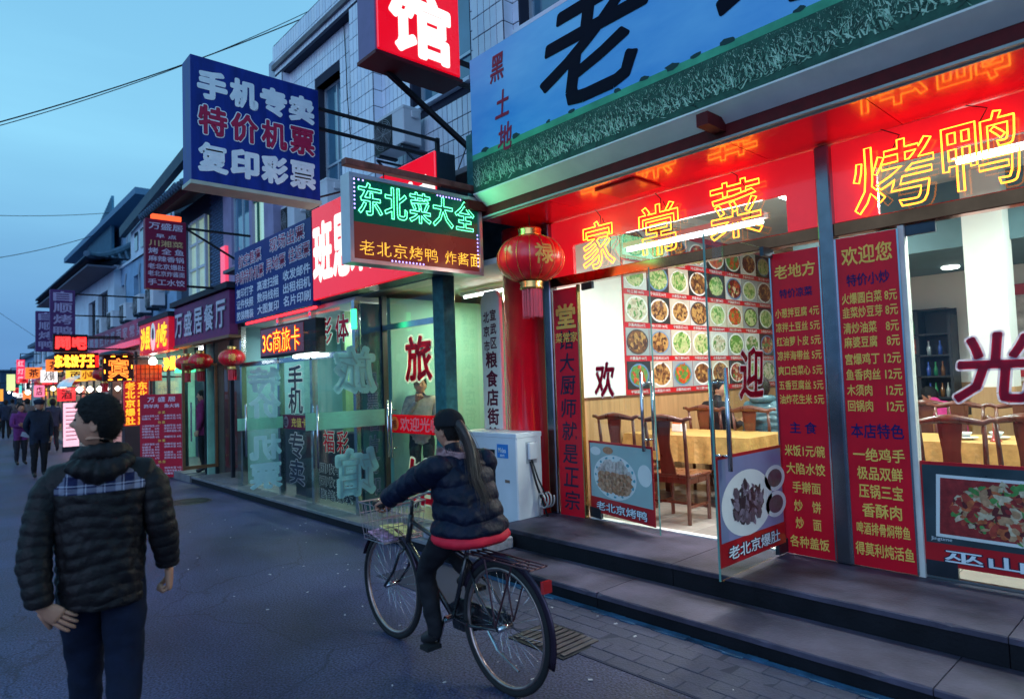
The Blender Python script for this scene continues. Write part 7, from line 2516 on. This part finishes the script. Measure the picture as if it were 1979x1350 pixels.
bo = bgm.build('plastic_bag', M('plastic_bag_white', (.6, .55, .65), .3, 0, .3, 8, coat=.4), smooth=True)
bo.location = lp.location; bo.rotation_euler = lp.rotation_euler
tag(bo, 'pale plastic bag carried by the person at the left edge', 'bag')
figure('girl in white top and red trousers with yellow green hood', (-27.5, 3.35, 0), 1.6, stand(.93), [cloth('white_top', (.6, .55, .6)), cloth('red_trousers', (.35, .02, .04)), SKIN, SHOE], h=.93, puff=1.2, hair='long', hn=150)
hg = [o for o in scn.objects if o.type == 'EMPTY' and str(o.get('label', '')).startswith('girl in white')][0]
addp(hg, MB().tube([(.11*math.sin(a*.3142), .01, 1.50+.13*math.cos(a*.3142)) for a in range(20)], .035, 8, closed=True), 'hood', M('lime_hood', (.45, .5, .1), .8), smooth=True)
rb = MB().lathe([(.05, 0), (.12, .03), (.12, .25), (.04, .3)], (.0, -.2, 1.0), 12, sy=.6).build('backpack', M('red_bag', (.5, .02, .05), .6), smooth=True)
rb.location = hg.location; rb.rotation_euler = hg.rotation_euler
tag(rb, 'small red backpack on the girl in white', 'backpack')
figure('person in a purple red coat in the doorway beside the menu stand', (-13.35, 4.02, .14), 2.6, stand(.92), [cloth('plum_coat', (.25, .02, .1)), BLKP, SKIN, SHOE], h=.92, puff=1.25, coatz=.7, hn=150)
cols_ = [(.02, .03, .06), (.05, .03, .05), (.03, .05, .07), (.10, .03, .04), (.02, .02, .03), (.06, .06, .09), (.14, .12, .12)]
for i, (x, y, a, lb) in enumerate(((-24.5, 3.0, 1.6, 'dark figure standing before the white awning'), (-26.2, 2.3, -1.5, 'person in grey walking down the street beyond the coat man'), (-29, 1.6, 1.5, 'dark figure in the middle of the street, nearer one'), (-31, 2.9, -1.6, 'dark figure by the lit shops'), (-33, 2.0, 1.6, 'person walking away beyond the purple coat woman'), (-36, 1.4, -1.5, 'distant figure left of the purple coat woman'), (-38, 3.1, 1.4, 'distant figure by the yellow sign'), (-41, 2.2, -1.6, 'distant figure in the centre of the street'), (-44, 3.6, 1.5, 'distant figure before the white glass shop'), (-47, 2.8, 1.6, 'one of the farthest figures, right side'), (-50, 1.8, -1.5, 'one of the farthest figures, left side'), (-23, .9, 1.5, 'dark figure behind the person at the left edge'), (-25.5, 1.3, -1.4, 'person in red walking behind the coat man'), (-28, 2.7, 1.6, 'small figure between the coat man and the lit panel'), (-34.5, 2.6, 1.5, 'figure under the orange lit sign'), (-39.5, 1.6, 1.5, 'far figure at the left of the crowd'), (-43, 2.9, -1.5, 'far figure in the middle of the crowd'), (-46, 2.0, 1.5, 'far figure at the back of the crowd'), (-53, 3.2, 1.5, 'tiny figure at the very end of the lit row'))):
    h_ = (.95, .9, .98, .93, .96, .91, .97)[i % 7]
    figure(lb, (x, y, 0), a, stand(h_, wrL=(-.2, .1+.06*(i % 3), .9), knL=(-.09, .1, .49), anL=(-.09, .12, .09), toL=(-.1, .26, .035), anR=(.09, -.15, .12), toR=(.1, -.02, .035)), [cloth('street_coat_%d' % (i % 7), cols_[i % 7]), BLKP, SKIN, SHOE], h=h_, puff=1.2, coatz=.78, hn=60, group='people in the distance')
for me_ in TC.values():
    if me_.users == 0:
        bpy.data.meshes.remove(me_)
